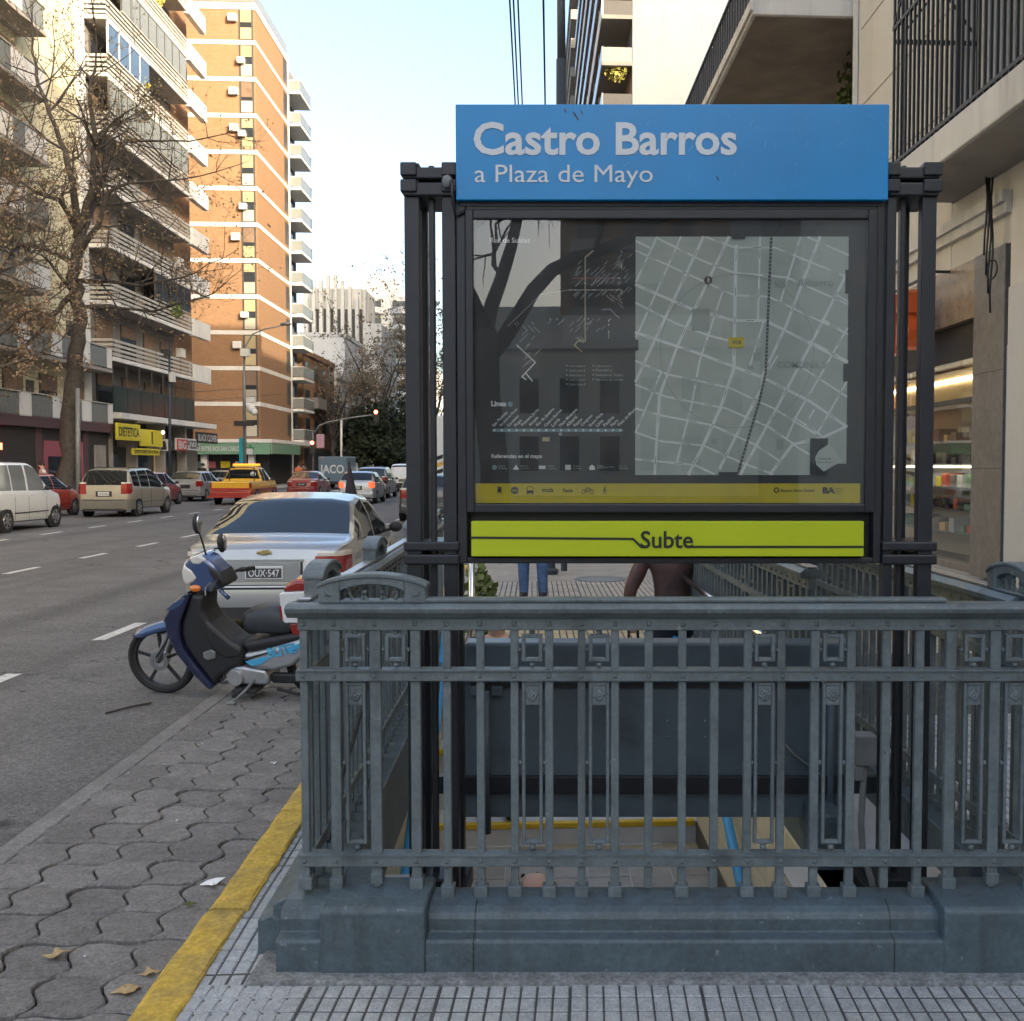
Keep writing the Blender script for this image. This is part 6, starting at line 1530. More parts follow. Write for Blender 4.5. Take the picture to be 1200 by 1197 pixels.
# ---------------- right side: near building
RA = 6.43
R1 = thing('corner_building', 'cream plaster building with balconies above the shop on the right', 'building', (9, 10, 0), 's')
NEAR[R1.name] = .978
bpart(R1, 'wall', RA+1.2, RA+16, 4, 32, 0, 35, 'plaster_cream')
bpart(R1, 'low_wing', RA+1.2, RA+16, -34, 3.99, 0, 11.5, 'plaster_cream'); bpart(R1, 'rear_wing', RA, RA+16, -75, -34.01, 0, 22, 'grey_wall')  # unseen low wing, its height shaped to shade the road and leave sky open
bpart(R1, 'wall_skin', RA, RA+1.199, 15.95, 21.0, 4.6, 35, 'plaster_cream'); bpart(R1, 'terrace_floor', RA, RA+1.199, 21.01, 32, 4.601, 4.75, 'plaster_cream')
bpart(R1, 'wall_skin', RA, RA+1.199, -34, 13.0, 0, 5.6, 'plaster_cream')
bpart(R1, 'wall_skin', RA+.01, RA+1.199, 13.0, 15.95, 4.6, 5.6, 'plaster_cream')
bpart(R1, 'wall_skin', RA, RA+1.199, -34, 4.0, 5.6, 11.5, 'plaster_cream')
bpart(R1, 'wall_skin', RA, RA+1.199, 4.0, 15.95, 9.4, 35, 'plaster_cream')
for z0 in (7.1, 8.6, 10.1, 11.6, 13.1): bpart(R1, 'course_line', RA-.006, RA, 16.0, 20.55, z0, z0+.03, 'slab_under')
bpart(R1, 'cornice', RA-.14, RA, 13.9, 32, 5.15, 5.3, 'plaster_white'); bpart(R1, 'cornice', RA-.08, RA, 13.9, 32, 5.0, 5.149, 'plaster_white')
# balcony near
nbk = bpart(R1, 'balcony_slab', 5.4, RA+1.19, 4.0, 15.9, 5.62, 6.06, 'plaster_white', bevel=.02)
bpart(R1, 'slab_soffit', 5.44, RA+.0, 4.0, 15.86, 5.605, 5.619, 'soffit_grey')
bpart(R1, 'shutter_blind', RA+1.12, RA+1.19, 12.2, 14.6, 6.1, 8.9, 'blind_grey')
for i in range(24): bpart(R1, 'blind_slat', RA+1.095, RA+1.12, 12.2, 14.6, 6.12+.115*i, 6.12+.115*i+.07, 'blind_grey')
bpart(R1, 'balcony_door', RA+1.12, RA+1.19, 8.9, 10.9, 6.1, 8.9, 'door_wood')
bpart(R1, 'balcony_pier', RA+.9, RA+1.19, 11.2, 11.9, 6.06, 9.4, 'plaster_white')
bpart(R1, 'balcony_end_wall', RA+.3, RA+1.19, 15.6, 15.94, 6.06, 9.4, 'plaster_white')
gr_ = 'iron_black'
for i in range(60):
    y_ = 15.82-.17*i
    if y_ < 7: break
    bpart(R1, 'grille_bar', 5.44, 5.475, y_-.0175, y_+.0175, 6.06, 9.35, gr_)
for z0 in (6.12, 8.15, 9.3): bpart(R1, 'grille_rail', 5.435, 5.485, 6.5, 15.86, z0, z0+.05, gr_)
for i in range(5): bpart(R1, 'grille_end_bar', 5.6+.28*i, 5.635+.28*i, 15.80, 15.835, 6.06, 9.35, gr_)
for z0 in (7.95, 9.3): bpart(R1, 'grille_end_rail', 5.48, RA+1.1, 15.79, 15.84, z0, z0+.06, gr_)
for i in range(6):
    y0 = 15.5-1.2*i
    m = MB().beam((5.455,y0,8.2),(5.455,y0-1.2,9.3), .03).beam((5.47,y0-1.2,8.2),(5.47,y0,9.3), .03); m.build('grille_lattice', gr_, R1)
m = MB().beam((5.5,15.115,8.0),(6.5,15.115,9.3), .03).beam((6.5,15.105,8.0),(5.5,15.105,9.3), .03); m.build('grille_lattice', gr_, R1)
# balcony far
bpart(R1, 'balcony_slab', 4.37, RA+1.19, 21.01, 31.9, 10.55, 10.88, 'plaster_white', bevel=.02)
bpart(R1, 'balcony_fascia', 4.31, 4.369, 20.95, 31.9, 10.61, 10.81, 'plaster_white')
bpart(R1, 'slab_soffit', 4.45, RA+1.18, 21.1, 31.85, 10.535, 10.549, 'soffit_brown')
for i in range(36): bpart(R1, 'balcony_bar', 4.42, 4.445, 21.1+.3*i, 21.125+.3*i, 10.88, 11.98, gr_)
bpart(R1, 'balcony_mesh', 4.450, 4.456, 21.1, 31.8, 10.93, 11.93, 'frame_dark'); bpart(R1, 'balcony_rail', 4.40, 4.47, 21.05, 31.85, 11.98, 12.04, gr_)
for i in range(7): bpart(R1, 'balcony_bar', 4.5+.3*i, 4.525+.3*i, 21.06, 21.085, 10.88, 11.98, gr_)
bush('climbing_plant', 'dark green climber under the far balcony on the right', SF(7.2, 22.5, 9.6), 1.1, 'plant_green', 61, 420, .16, sc_=(.5,1.2,1.2))['kind'] = 'stuff'
bpart(R1, 'wall_pipe', RA-.1, RA-.02, 20.7, 20.78, 4.6, 20, 'plaster_cream')
# shop front
bpart(R1, 'stone_pier', RA-.06, RA+1.0, 13.95, 14.95, 0, 4.6, 'stone_grey', bevel=.01)
for z0 in (1.55, 2.9): bpart(R1, 'stone_joint', RA-.0625, RA-.06, 13.95, 14.95, z0, z0+.008, 'shop_dark')
bpart(R1, 'white_pilaster', RA-.16, RA+.2, 12.7, 13.62, 0, 3.95, 'marble_white', bevel=.01)
bpart(R1, 'pilaster_cap', RA-.12, RA+.2, 12.7, 13.65, 3.951, 5.0, 'plaster_cream')
bpart(R1, 'blue_edge_trim', RA-.12, RA-.02, 13.62, 13.72, 0, 3.2, 'trim_blue')
bpart(R1, 'marble_fascia', RA-.03, RA+.9, 14.951, 31.9, 3.75, 4.6, 'marble_brown')
bpart(R1, 'shutter_box', RA+.1, RA+.9, 14.951, 31.9, 3.2, 3.749, 'shop_dark')
for i, y_ in enumerate((14.98, 16.9, 19.2, 21.6, 24.0)): bpart(R1, 'mullion', RA+.08, RA+.14, y_, y_+.06, 0, 3.2, 'frame_dark')
bpart(R1, 'transom', RA+.07, RA+.13, 14.96, 31, 2.55, 2.62, 'frame_dark')
for i, (y0, y1) in enumerate(((15.04,16.9),(16.96,19.2),(19.26,21.6),(21.66,24.0))): bpart(R1, 'shop_glass', RA+.10, RA+.106, y0, y1, .1, 3.2, 'shop_pane')
bpart(R1, 'shop_step', RA+.05, RA+.3, 14.951, 31.9, 0, .1, 'stone_grey')
bpart(R1, 'shop_floor', RA+.3, RA+1.19, 14.96, 31.9, 0, .02, 'stone_grey')
for k in range(5):
    sh = bpart(R1, 'shelf', RA+.55, RA+1.15, 15.1, 20, .45+.38*k, .48+.38*k, 'galvanised')
    for i in range(14):
        y_ = 15.2+.33*i; hh = gr.uniform(.1,.24)
        MB().box(RA+.6+gr.uniform(0,.1), RA+.95, y_, y_+gr.uniform(.12,.26), .48+.38*k, .48+.38*k+hh).build('goods', gr.choice(['sign_yellow','shop_cream','plate_white','shop_dark','letter_orange','stone_grey','sign_green']), sh)
bpart(R1, 'lit_valance', RA+.5, RA+1.15, 15.0, 22, 2.62, 3.15, 'shop_cream'); bpart(R1, 'strip_lamp', RA+.46, RA+.5, 15.0, 22, 2.96, 3.02, 'strip_light'); bpart(R1, 'strip_lamp', RA+.50, RA+.54, 15.1, 20, 1.56, 1.585, 'strip_light')
ss = thing('shop_letters', 'orange red raised shop letters on the marble band behind the right posts', 'sign', (RA-.4, 17, 3.3), 's'); NEAR[ss.name] = .978
for ch, b0 in (('S', 16.30), ('E', 17.02), ('A', 17.76)):
    t = text(ch, .58, .95, 0, 0, 0, bold=.06); n0 = len(t.v); f0 = list(t.f)
    facing_street(t, RA-.38, b0, 3.42, left=False); me = t.build('letter', 'letter_orange', ss)
    so = me.modifiers.new('depth', 'SOLIDIFY'); so.thickness = .22; so.offset = -1
    t = text(ch, .50, .86, 0, 0, 0, bold=.02); facing_street(t, RA-.388, b0-.04, 3.46, left=False); t.build('letter_face', 'letter_face', me)
bpart(ss, 'hanger', RA-.3, RA, 15.9, 15.93, 4.55, 4.59, 'iron_black'); bpart(ss, 'hanger', RA-.35, RA-.32, 15.9, 18.4, 4.5, 4.54, 'iron_black')
q = IS(P(1043, 483, 19.6)); tag(sframe(MB().torus((RA+.05,q.y,q.z), .10, .03, (1,0,0), 14, 6).torus((RA+.05,q.y,q.z+.22), .09, .03, (1,0,0), 14, 6).build('neon_sign', 'neon_orange', smooth=True)), 'small glowing orange neon figure in the shop window', 'neon sign')
cb = MB()
for i in range(4):
    pts = [SF(RA-.2-.03*i, 13.75+.04*math.sin(j*1.3+i), 5.5-.26*j) for j in range(8-i)]; cb.tube(pts, .014, 6)
cb.torus(SF(RA-.22, 13.7, 4.25), .13, .012, (1,.2,0), 16, 6); tag(cb.build('cable_bundle', 'iron_black', smooth=True), 'tangled black cables hanging on the wall above the white pilaster', 'cable')
# low building and the tall block beyond
r = simple_block('low shop building hidden beyond the corner building on the right', RA, 20, 32.1, 66.9, 10, 'pale_wall', 2, 8, name='low_building')
R4 = thing('hidden_shade_block', 'unseen tall block added behind the corner building to shade the brick tower', 'building', (22, 40, 0), 's'); bpart(R4, 'wall', 18, 34, 33, 52, 0, 31, 'pale_wall')  # hidden block, added so its shadow covers the tower's lower floors
for i in range(8):
    for j in range(5): bpart(R4, 'window', 17.96, 17.99, 34.5+3.6*j, 36.2+3.6*j, 5+3*i, 6.6+3*i, 'frame_dark')
R2 = thing('blank_wall_tower', 'tall tower with a blank pale side wall above the station sign', 'building', (12, 67, 0), 's')
bpart(R2, 'blank_wall', 6.45, 30, 67, 67.5, 0, 48, 'party_wall'); bpart(R2, 'core', 6.46, 30, 67.51, 110, 0, 48, 'grey_wall')
for k in range(15):
    z0 = 4+2.95*k
    bpart(R2, 'balcony_slab', 4.46, 6.44, 67, 109, z0-.25, z0, 'grey_wall'); bpart(R2, 'balcony_front', 4.46, 4.56, 67, 109, z0, z0+.95, 'rail_glass' if k % 3 else 'slab_white'); bpart(R2, 'balcony_end', 4.57, 6.42, 67, 67.06, z0, z0+.9, 'frame_dark' if k % 2 else 'rail_glass')
    for j in range(7): bpart(R2, 'balcony_divider', 4.6, 6.44, 72.5+5.5*j, 72.6+5.5*j, z0, z0+2.6, 'slab_under')
    bpart(R2, 'back_wall', 6.40, 6.445, 67.5, 109, z0, z0+2.7, 'door_wood' if k % 2 else 'frame_dark')
    if k > 7:
        if k % 2: bpart(R2, 'air_conditioner', 5.6, 6.35, 67.15, 67.5, z0+1.2, z0+2.0, 'ac_white', bevel=.02)
bush('balcony_plant', 'yellow green plant on a balcony of the tower above the sign', SF(5.5, 67.6, 27.2), .8, 'plant_yellow', 14, 160, .25, sc_=(1,.6,.8))
r = thing('far_tower', 'brownish balcony tower further along the right side above the sign', 'building', (12, 112, 0), 's'); bpart(r, 'wall', 5.2, 30, 111, 170, 0, 55, 'grey_wall')
for k in range(17): bpart(r, 'balcony', 4.1, 5.19, 111, 168, 4+3*k, 5+3*k, 'slab_under')
# street closing behind the camera (seen only in reflections)
simple_block('pale corner building behind the viewpoint, mirrored in the map case', -16, 6.4, -95, -70, 13, 'pale_wall', 4, 4, name='corner_house', sidecols=5)
b_ = bpy.data.objects
r = thing('corner_house', 'older grey house mirrored at the centre of the map case glass', 'building', (-5, -46, 0), 's')
bpart(r, 'wall', -6.5, 6.3, -66, -46, 0, 7.6, 'white_wall'); bpart(r, 'cornice', -6.8, 6.35, -66, -45.6, 7.6, 8.0, 'plaster_white'); bpart(r, 'attic', -4, 4.5, -66, -47, 8, 9.5, 'white_wall')
for i in range(6):
    for k in range(2): w_ = bpart(r, 'window', -6.2+2.1*i, -5.0+2.1*i, -46, -45.95, 1.2+3.0*k, 3.2+3.0*k, 'frame_white'); bpart(r, 'pane', -6.1+2.1*i, -5.1+2.1*i, -45.95, -45.94, 1.3+3.0*k, 3.1+3.0*k, 'win_glass')

r = thing('brown_house', 'tall brown apartment house mirrored behind the map in the case glass', 'building', (1, -62, 0), 's')
bpart(r, 'wall', -5.6, 6.4, -69.9, -66.1, 0, 21, 'brick'); bpart(r, 'cornice', -5.8, 6.4, -69.9, -65.9, 21, 21.4, 'plaster_white')
for k in range(5):
    bpart(r, 'balcony', -4.8, 1.5, -66.1, -65.2, 9.5+2.4*k, 10.3+2.4*k, 'slab_under')
    for i in range(3): w_ = bpart(r, 'window', -4.4+3.4*i, -2.8+3.4*i, -66.1, -66.05, 10.3+2.4*k, 11.6+2.4*k, 'frame_dark')
# ================================================================ trees, poles, wires
mdef('evergreen', (.030,.042,.018), .7, var=.4, scale=1.2, rand=.1)
mdef('leaf_olive', (.19,.145,.08), .75, var=.35, scale=1.5)
mdef('leaf_russet', (.20,.14,.09), .75, var=.35, scale=1.5)
mdef('pole_grey', (.20,.21,.21), .55, .2, var=.1)
mdef('pole_dark', (.035,.045,.06), .5, .1, var=.1)
mdef('wire', (.012,.012,.013), .6, var=0)
mdef('pink_board', (.42,.26,.33), .6, var=.1)
mdef('lamp_glow', (1.0,.12,.04), .3, var=0, emit=12)
def grow(tw, rr, p, d, L, r, depth, tips, wob=.35, ns=4, up=.12, side=4):
    pts = [p.copy()]; rs = [r]
    for i in range(ns):
        d = (d + Vector((rr.gauss(0,1), rr.gauss(0,1), rr.gauss(0,1)))*wob*.35 + Vector((0,0,up))).normalized()
        p = p + d*L/ns; pts.append(p.copy()); rs.append(r*(1-.62*(i+1)/ns))
    tw.tube(pts, rs, side, cap=False)
    if depth == 0:
        tips += pts[1:]; return
    k = rr.choice([3,4,4,5])
    for j in range(k):
        i = rr.randint(1, ns); q = pts[i]; dd = (pts[i]-pts[i-1]).normalized()
        ax = Vector((rr.gauss(0,1), rr.gauss(0,1), rr.gauss(0,1))); ax = (ax - dd*ax.dot(dd)).normalized()
        nd = (dd*rr.uniform(.35,.9) + ax*rr.uniform(.5,.95)).normalized()
        grow(tw, rr, q, nd, L*rr.uniform(.5,.75), rs[i]*.62+.002, depth-1, tips, wob, ns, up*.8, 4 if depth > 1 else 3)
def leaves(tips, rr, n, s, spread):
    m = MB()
    for i in range(n):
        p = rr.choice(tips) + Vector((rr.gauss(0,1), rr.gauss(0,1), rr.gauss(0,1)))*spread
        u = Vector((rr.gauss(0,1), rr.gauss(0,1), rr.gauss(0,1)-.6)).normalized(); w_ = u.orthogonal().normalized()
        a = rr.uniform(0, 6.28); w_ = (w_*math.cos(a) + u.cross(w_)*math.sin(a)) * s*rr.uniform(.25,.5); u = u*s*rr.uniform(.6,1.1)
        m.add([p, p+u*.5+w_, p+u, p+u*.5-w_], [(0,1,2,3)])
    return m
def tree(label, base, limbs, rad, seed, nleaf, leafmat, twigs=3, lsize=.14, spread=.12, barkm='bark', tlen=.5, per=7, group=None, depth=2, name='plane_tree', leaf0=0.0):
    'limbs: list of polylines in world space, first one is the trunk'
    rr = random.Random(seed); t = thing(name, label, 'tree', tuple(base), group=group)
    tr = MB(); tw = MB(); tips = []
    for i, (pl, r0, r1) in enumerate(limbs):
        pl = [Vector(p) for p in pl]; out = [pl[0]]
        for a, b in zip(pl, pl[1:]):
            for k in range(1, 5): q = a.lerp(b, k/4); out.append(q + (Vector((rr.gauss(0,1), rr.gauss(0,1), rr.gauss(0,1)*.4))*r0*.22 if k < 4 else Vector()))
        n_ = len(out); rs = [r0+(r1-r0)*j/(n_-1) for j in range(n_)]
        if i == 0: rs[0] *= 1.5; rs[1] *= 1.12
        tr.tube(out, rs, 10 if i == 0 else 7)
        if i == 0 and not leaf0: continue
        Lt = sum((b-a).length for a, b in zip(out, out[1:]))
        for k in range(per):
            j = rr.randint(max(1, n_//4), n_-1); q = out[j]; dd = (out[j]-out[j-1]).normalized()
            ax = Vector((rr.gauss(0,1), rr.gauss(0,1), rr.gauss(0,1)+.2)); ax = (ax-dd*ax.dot(dd)).normalized()
            grow(tw, rr, q, (dd*.6+ax).normalized(), Lt*tlen*rr.uniform(.5,1), max(.012, rs[j]*.5), depth, tips)
        grow(tw, rr, out[-1], (out[-1]-out[-2]).normalized(), Lt*tlen, r1, depth, tips)
    tr.build('trunk', barkm, t, smooth=True); o = tw.build('crown', barkm, t)
    if nleaf: o2 = leaves(tips, rr, nleaf, lsize, spread).build('foliage', leafmat, t); o2['kind'] = 'stuff'
    return t
TY = 41.0
def tp(px, py, dy=0.0): return P(px, py, TY+dy)
b0 = tp(84, 592); b0.z = 0
limbs = [([b0, tp(80,520), tp(85,450), tp(92,400), tp(88,350), tp(90,300), tp(91,265)], .36, .20),
 ([tp(91,265), tp(86,215), tp(70,165,.6), tp(45,100,1), tp(38,50,1.2)], .16, .04),
 ([tp(90,280), tp(108,225,-.5), tp(112,160,-1), tp(105,110,-1.4), tp(112,75,-1.6)], .17, .04),
 ([tp(91,290), tp(110,240,.8), tp(125,190,1.4), tp(150,165,2), tp(200,165,2.4)], .14, .04),
 ([tp(92,300), tp(115,265,-.5), tp(128,225,-.8), tp(150,215,-1.2), tp(215,210,-1.5)], .13, .03),
 ([tp(90,340), tp(60,370,-.6), tp(35,400,-1), tp(15,420,-1.4)], .13, .04),
 ([tp(90,310), tp(50,290,.6), tp(20,285,1.0), tp(-15,270,1.4)], .12, .04),
 ([tp(90,330), tp(125,330,-1), tp(165,335,-1.8), tp(215,325,-2.4)], .10, .03),
 ([tp(92,360), tp(130,360,1), tp(180,365,1.8), tp(235,350,2.4)], .09, .03),
 ([tp(91,270), tp(70,235,-1.2), tp(40,225,-2), tp(5,200,-2.6)], .12, .03),
 ([tp(112,170,-1), tp(135,140,-1.5), tp(160,125,-2)], .06, .02),
 ([tp(92,350), tp(75,330,-2), tp(60,310,-3.4), tp(50,300,-4.5)], .09, .03)]
tree('large nearly bare plane tree with sparse brown leaves at the far kerb', b0, limbs, .36, 5, 5600, 'leaf_olive', per=13, tlen=.42, lsize=.11, spread=.045, depth=2)
TY = 36.5
b1 = tp(-40, 600); b1.z = 0
limbs = [([b1, tp(-40,500), tp(-38,420)], .30, .2),
 ([tp(-38,430), tp(-20,360), tp(10,300), tp(40,250)], .12, .03), ([tp(-38,440), tp(-10,400), tp(25,370), tp(60,350)], .11, .03), ([tp(-38,420), tp(-25,330), tp(-5,240), tp(5,180)], .12, .03), ([tp(-38,440), tp(0,430), tp(35,420), tp(70,400)], .08, .02), ([tp(-38,400), tp(-20,300), tp(20,215), tp(45,170)], .10, .02)]
tree('brown leaved tree reaching into the picture at the left edge', b1, limbs, .3, 8, 4800, 'leaf_russet', per=11, tlen=.40, lsize=.11, spread=.05, depth=2)
# trees further down the far pavement
def far_tree(label, a, b, h_, r_, seed, nleaf, lm, lsize, group='trees down the street', depth=2, fill=0):
    rr = random.Random(seed); base = SF(a, b, 0); f = base+Vector((0,0,h_*.38)); limbs = [([base, base+Vector((rr.uniform(-.3,.3),0,h_*.2)), f], .3, .2)]
    for k in range(8):
        t = 2*math.pi*k/8+rr.uniform(-.3,.3); e = f+Vector((math.cos(t)*r_*rr.uniform(.5,1), math.sin(t)*r_*rr.uniform(.5,1), h_*rr.uniform(.15,.6))); limbs.append(([f-Vector((0,0,h_*.08*rr.random())), f.lerp(e,.5)+Vector((0,0,h_*.05)), e], .13, .04))
    return tree(label, base, limbs, .3, seed, nleaf, lm, per=6, tlen=.45, lsize=lsize*.8, spread=.16, depth=depth, group=group, name='street_tree')
far_tree('bare brown street tree behind the traffic light arm', -18.3, 122, 17.5, 5.5, 31, 3500, 'leaf_olive', .40)
far_tree('thin brown tree seen between the left sign posts', -15.5, 165, 25, 8, 33, 3500, 'leaf_olive', .55)
far_tree('bare tree left of the dark evergreen', -20.0, 104, 12.5, 4, 35, 1500, 'leaf_russet', .30)
def evergreen(label, a, b, h_, r_, seed, n=5200):
    rr = random.Random(seed); base = SF(a, b, 0); t = thing('evergreen_tree', label, 'tree', tuple(base)); MB().tube([base, base+Vector((0,0,h_*.5))], [.3,.15], 8).build('trunk', 'bark', t)
    m = MB(); cl = []
    for k in range(26):
        an = rr.uniform(0,6.28); q = rr.uniform(0,1)**.5*r_*.8; cl.append((base+Vector((q*math.cos(an), q*math.sin(an), h_*rr.uniform(.22,.9)*(1-.35*q/r_))), rr.uniform(.7,1.5)*r_*.3))
    for i in range(n):
        c, r__ = rr.choice(cl); d = Vector((rr.gauss(0,1), rr.gauss(0,1), rr.gauss(0,1))).normalized()*r__*rr.uniform(.5,1.1); p = c+d
        u = Vector((rr.gauss(0,1), rr.gauss(0,1), rr.gauss(0,1))).normalized(); w_ = u.orthogonal().normalized()*.16; u = u*.30
        m.add([p-u, p+w_, p+u, p-w_], [(0,1,2,3)])
    m.build('crown', 'evergreen', t)['kind'] = 'stuff'; return t
evergreen('dense dark evergreen street tree behind the red traffic light', -16.6, 110, 11, 4.6, 41)
evergreen('second dark evergreen beyond the first, partly behind the sign post', -15.0, 128, 11, 5, 43, 4000)
# tree behind the camera whose branch shows in the map glass
base = Vector((-1.1, -3.6, 0)); 
limbs = [([base, base+Vector((.1,0,1.6)), base+Vector((.0,0,3.0))], .17, .14), ([base+Vector((.0,0,2.7)), base+Vector((.7,-.3,3.7)), base+Vector((1.7,-.8,4.2)), base+Vector((2.8,-1.2,5.2))], .10, .03), ([base+Vector((0,0,3)), base+Vector((-.6,.2,4.4)), base+Vector((-.9,.3,6))], .10, .03), ([base+Vector((0,0,2.9)), base+Vector((.3,-.8,4.4)), base+Vector((.6,-1.6,6))], .09, .03)]
tree('leafless kerbside tree behind the viewpoint, mirrored in the map case', base, limbs, .17, 51, 0, 'leaf_olive', per=7, tlen=.45, depth=2)
# ---- street furniture across the road
def pole(m, p, h_, r0, r1): m.tube([p, p+Vector((0,0,h_))], [r0, r1], 10)
B = 64.6; q = P(288, 590, B); base = Vector((q.x, q.y, 0))
lp = thing('street_lamp', 'tall curved street lamp with boxes in front of the brick tower', 'street lamp', tuple(base))
pts = [base, base+Vector((0,0,6)), P(286,425,B), P(288,405,B), P(296,392,B), P(310,386,B), P(334,381,B)]
MB().tube(pts, [.12,.1,.07,.06,.05,.045,.04], 8).build('mast', 'pole_grey', lp, smooth=True)
q = P(335, 380, B); MB().ball(q, .35, 10, (1.1,.5,.3)).build('luminaire', 'pole_grey', lp, smooth=True)
def bx(root, px0, px1, py0, py1, Y, d, mt, name): a = P(px0, py1, Y); b = P(px1, py0, Y); return MB().box(a.x, b.x, Y-d, Y+d, a.z, b.z).build(name, mt, root, bevel=.02)
bx(lp, 282.5, 292, 409, 418, B-.3, .2, 'ac_white', 'equipment_box'); bx(lp, 289, 299, 466, 472, B-.3, .15, 'ac_white', 'equipment_box')
q = P(294, 479, B-.3); MB().ball(q, .30, 10).build('camera_dome', 'ac_white', lp, smooth=True); q = P(298, 483, B-.4); MB().ball(q, .22, 10).build('camera_dome', 'ac_white', lp, smooth=True)
tl = bx(lp, 275, 297, 493.5, 499.5, B-.2, .15, 'shop_dark', 'signal_head')
bx(lp, 289, 296, 526, 533, B-.2, .05, 'plate_white', 'small_plate'); 
r = thing('turquoise_totem', 'slim turquoise totem column on the corner by the lamp post', 'totem', tuple(SF(-18.6, 66, 0))); q = SF(-18.9, 66, 0)
a = P(281, 555, 66); b = P(286.5, 513, 66); MB().box(a.x, b.x, 65.9, 66.1, 0, b.z).build('column', 'turquoise', r, bevel=.02); MB().box(a.x-.05, b.x+.05, 65.8, 66.2, 0, .15).build('foot', 'pole_grey', r)
B = 83.6; q = P(368, 575, B); base = Vector((q.x, q.y, 0))
ts = thing('traffic_light', 'traffic light mast with red lamps on a long curved arm', 'traffic light', tuple(base))
pts = [base, Vector((base.x, B, 4.4)), P(369,508,B), P(374,499,B), P(384,495,B), P(410,490,B), P(440,486,B)]
MB().tube(pts, [.1,.09,.08,.07,.06,.06,.05], 8).build('mast', 'pole_grey', ts, smooth=True)
def signal(px, py, Y):
    q = P(px, py, Y); hd = MB().box(q.x-.18, q.x+.18, Y-.2, Y+.1, q.z-.85, q.z+.25).build('signal_head', 'shop_dark', ts, bevel=.03)
    for k, mt in enumerate(('lamp_glow', 'shop_dark', 'shop_dark')):
        MB().lathe([(.14,0),(.12,.03),(0,.05)], (q.x, Y-.2, q.z+.05-.33*k), (0,-1,0), 14).build('lens', mt, hd)
signal(441, 484, B-.1); signal(366.5, 520, B-.3)
bx(ts, 371, 380, 509, 525, B+.3, .04, 'pink_board', 'banner')
r = thing('lamp_post', 'slim dark lamp post with white boxes in front of the slatted block', 'lamp post', tuple(SF(-18.4, 52, 0)))
B = 52; q = P(199.5, 590, B); MB().tube([Vector((q.x,B,0)), P(199,520,B), P(198.5,405,B)], [.09,.08,.05], 8).build('mast', 'pole_dark', r, smooth=True); bx(r, 199, 205, 437, 448, B-.1, .12, 'ac_white', 'equipment_box'); bx(r, 193, 199, 410, 418, B-.1, .15, 'shop_dark', 'lamp_head')
r = thing('utility_post', 'grey metal utility post beside the large tree trunk', 'post', tuple(SF(-18.4, 40, 0))); B = 40; q = P(92, 600, B); MB().tube([Vector((q.x,B,0)), P(91,455,B)], .09, 8).build('mast', 'pole_grey', r, smooth=True); MB().lathe([(.16,0),(.16,.1)], (q.x,B,0), n=12).build('foot', 'pole_grey', r)
r = thing('pale_pole', 'thin pale pole left of the dark evergreen', 'post', tuple(SF(-18, 90, 0))); B = 90; q = P(400, 575, B); MB().tube([Vector((q.x,B,0)), P(400,492,B)], .1, 8).build('mast', 'ac_white', r, smooth=True); MB().lathe([(.16,0),(.16,.1)], (q.x,B,0), n=12).build('foot', 'pole_grey', r)
r = thing('lamp_post', 'dark steel lamp post rising behind the left of the blue sign', 'lamp post', tuple(SF(.55, 20.5, 0)))
B = 20.5; q = P(658, 640, B); MB().tube([Vector((q.x,B,0)), Vector((q.x,B,3)), P(658,70,B)], [.12,.115,.105], 12).tube([P(658,71,B), P(657.5,0,B), P(657,-60,B)], [.085,.08,.075], 12).build('mast', 'pole_dark', r, smooth=True); MB().lathe([(.2,0),(.2,.04),(.13,.3)], (q.x,B,0), n=14).build('foot', 'pole_dark', r)
# overhead wires along the street
for i, (x0, x1) in enumerate(((598,608),(602,611),(607,615),(637,640))):
    z0 = 9.0+.12*i; u0 = (x0-690)/1200; Y0 = 16.0; Xs = u0*Y0; Y1 = 26.0; Xe = (x1-690)/1200*Y1*.99
    d = (Xe-Xs)/(Y1-Y0); pts = []
    for k in range(15):
        Y = 6+12*k; pts.append((Xs+d*(Y-Y0), Y, z0 - .5*math.sin(math.pi*((k % 5)/5))*0))
    tag(MB().tube(pts, .016 if i < 3 else .02, 5).build('overhead_wire', 'wire'), ('leftmost','second','third','rightmost')[i]+' of the thin black overhead wires above the blue sign', 'wire', 'overhead wires')
for i, (p0, p1) in enumerate(((P(150,440,60),P(300,455,66)),(P(120,455,58),P(330,462,80)))):
    tag(MB().tube([p0, p0.lerp(p1,.5)-Vector((0,0,.6)), p1], .015, 4).build('overhead_wire', 'wire'), ('upper','lower')[i]+' thin cable strung across to the lamp in front of the slatted block', 'wire')
mdef_done = True
# ================================================================ people
mdef('skin', (.56,.35,.26), .5, var=.08, scale=14)
mdef('lip', (.30,.12,.09), .5, var=.1)
mdef('hair_dark', (.018,.014,.012), .6, var=.2, scale=30)
mdef('hair_grey', (.09,.085,.08), .6, var=.2, scale=30)
mdef('jacket_brown', (.085,.042,.036), .55, var=.3, scale=7, bump=.8, bscale=11)
mdef('denim', (.055,.105,.21), .8, var=.35, scale=9, bump=.6, bscale=22, grain=.2)
mdef('trousers_dark', (.018,.02,.028), .8, var=.15, scale=8)
mdef('coat_black', (.016,.017,.02), .8, var=.2, scale=7, bump=.3, bscale=18)
mdef('shoe', (.012,.012,.013), .5, var=.1)
mdef('bag_black', (.014,.014,.016), .6, var=.15)
mdef('cloth_cyan', (.03,.34,.62), .7, var=.1)
mdef('coat_orange', (.55,.16,.05), .8, var=.1)
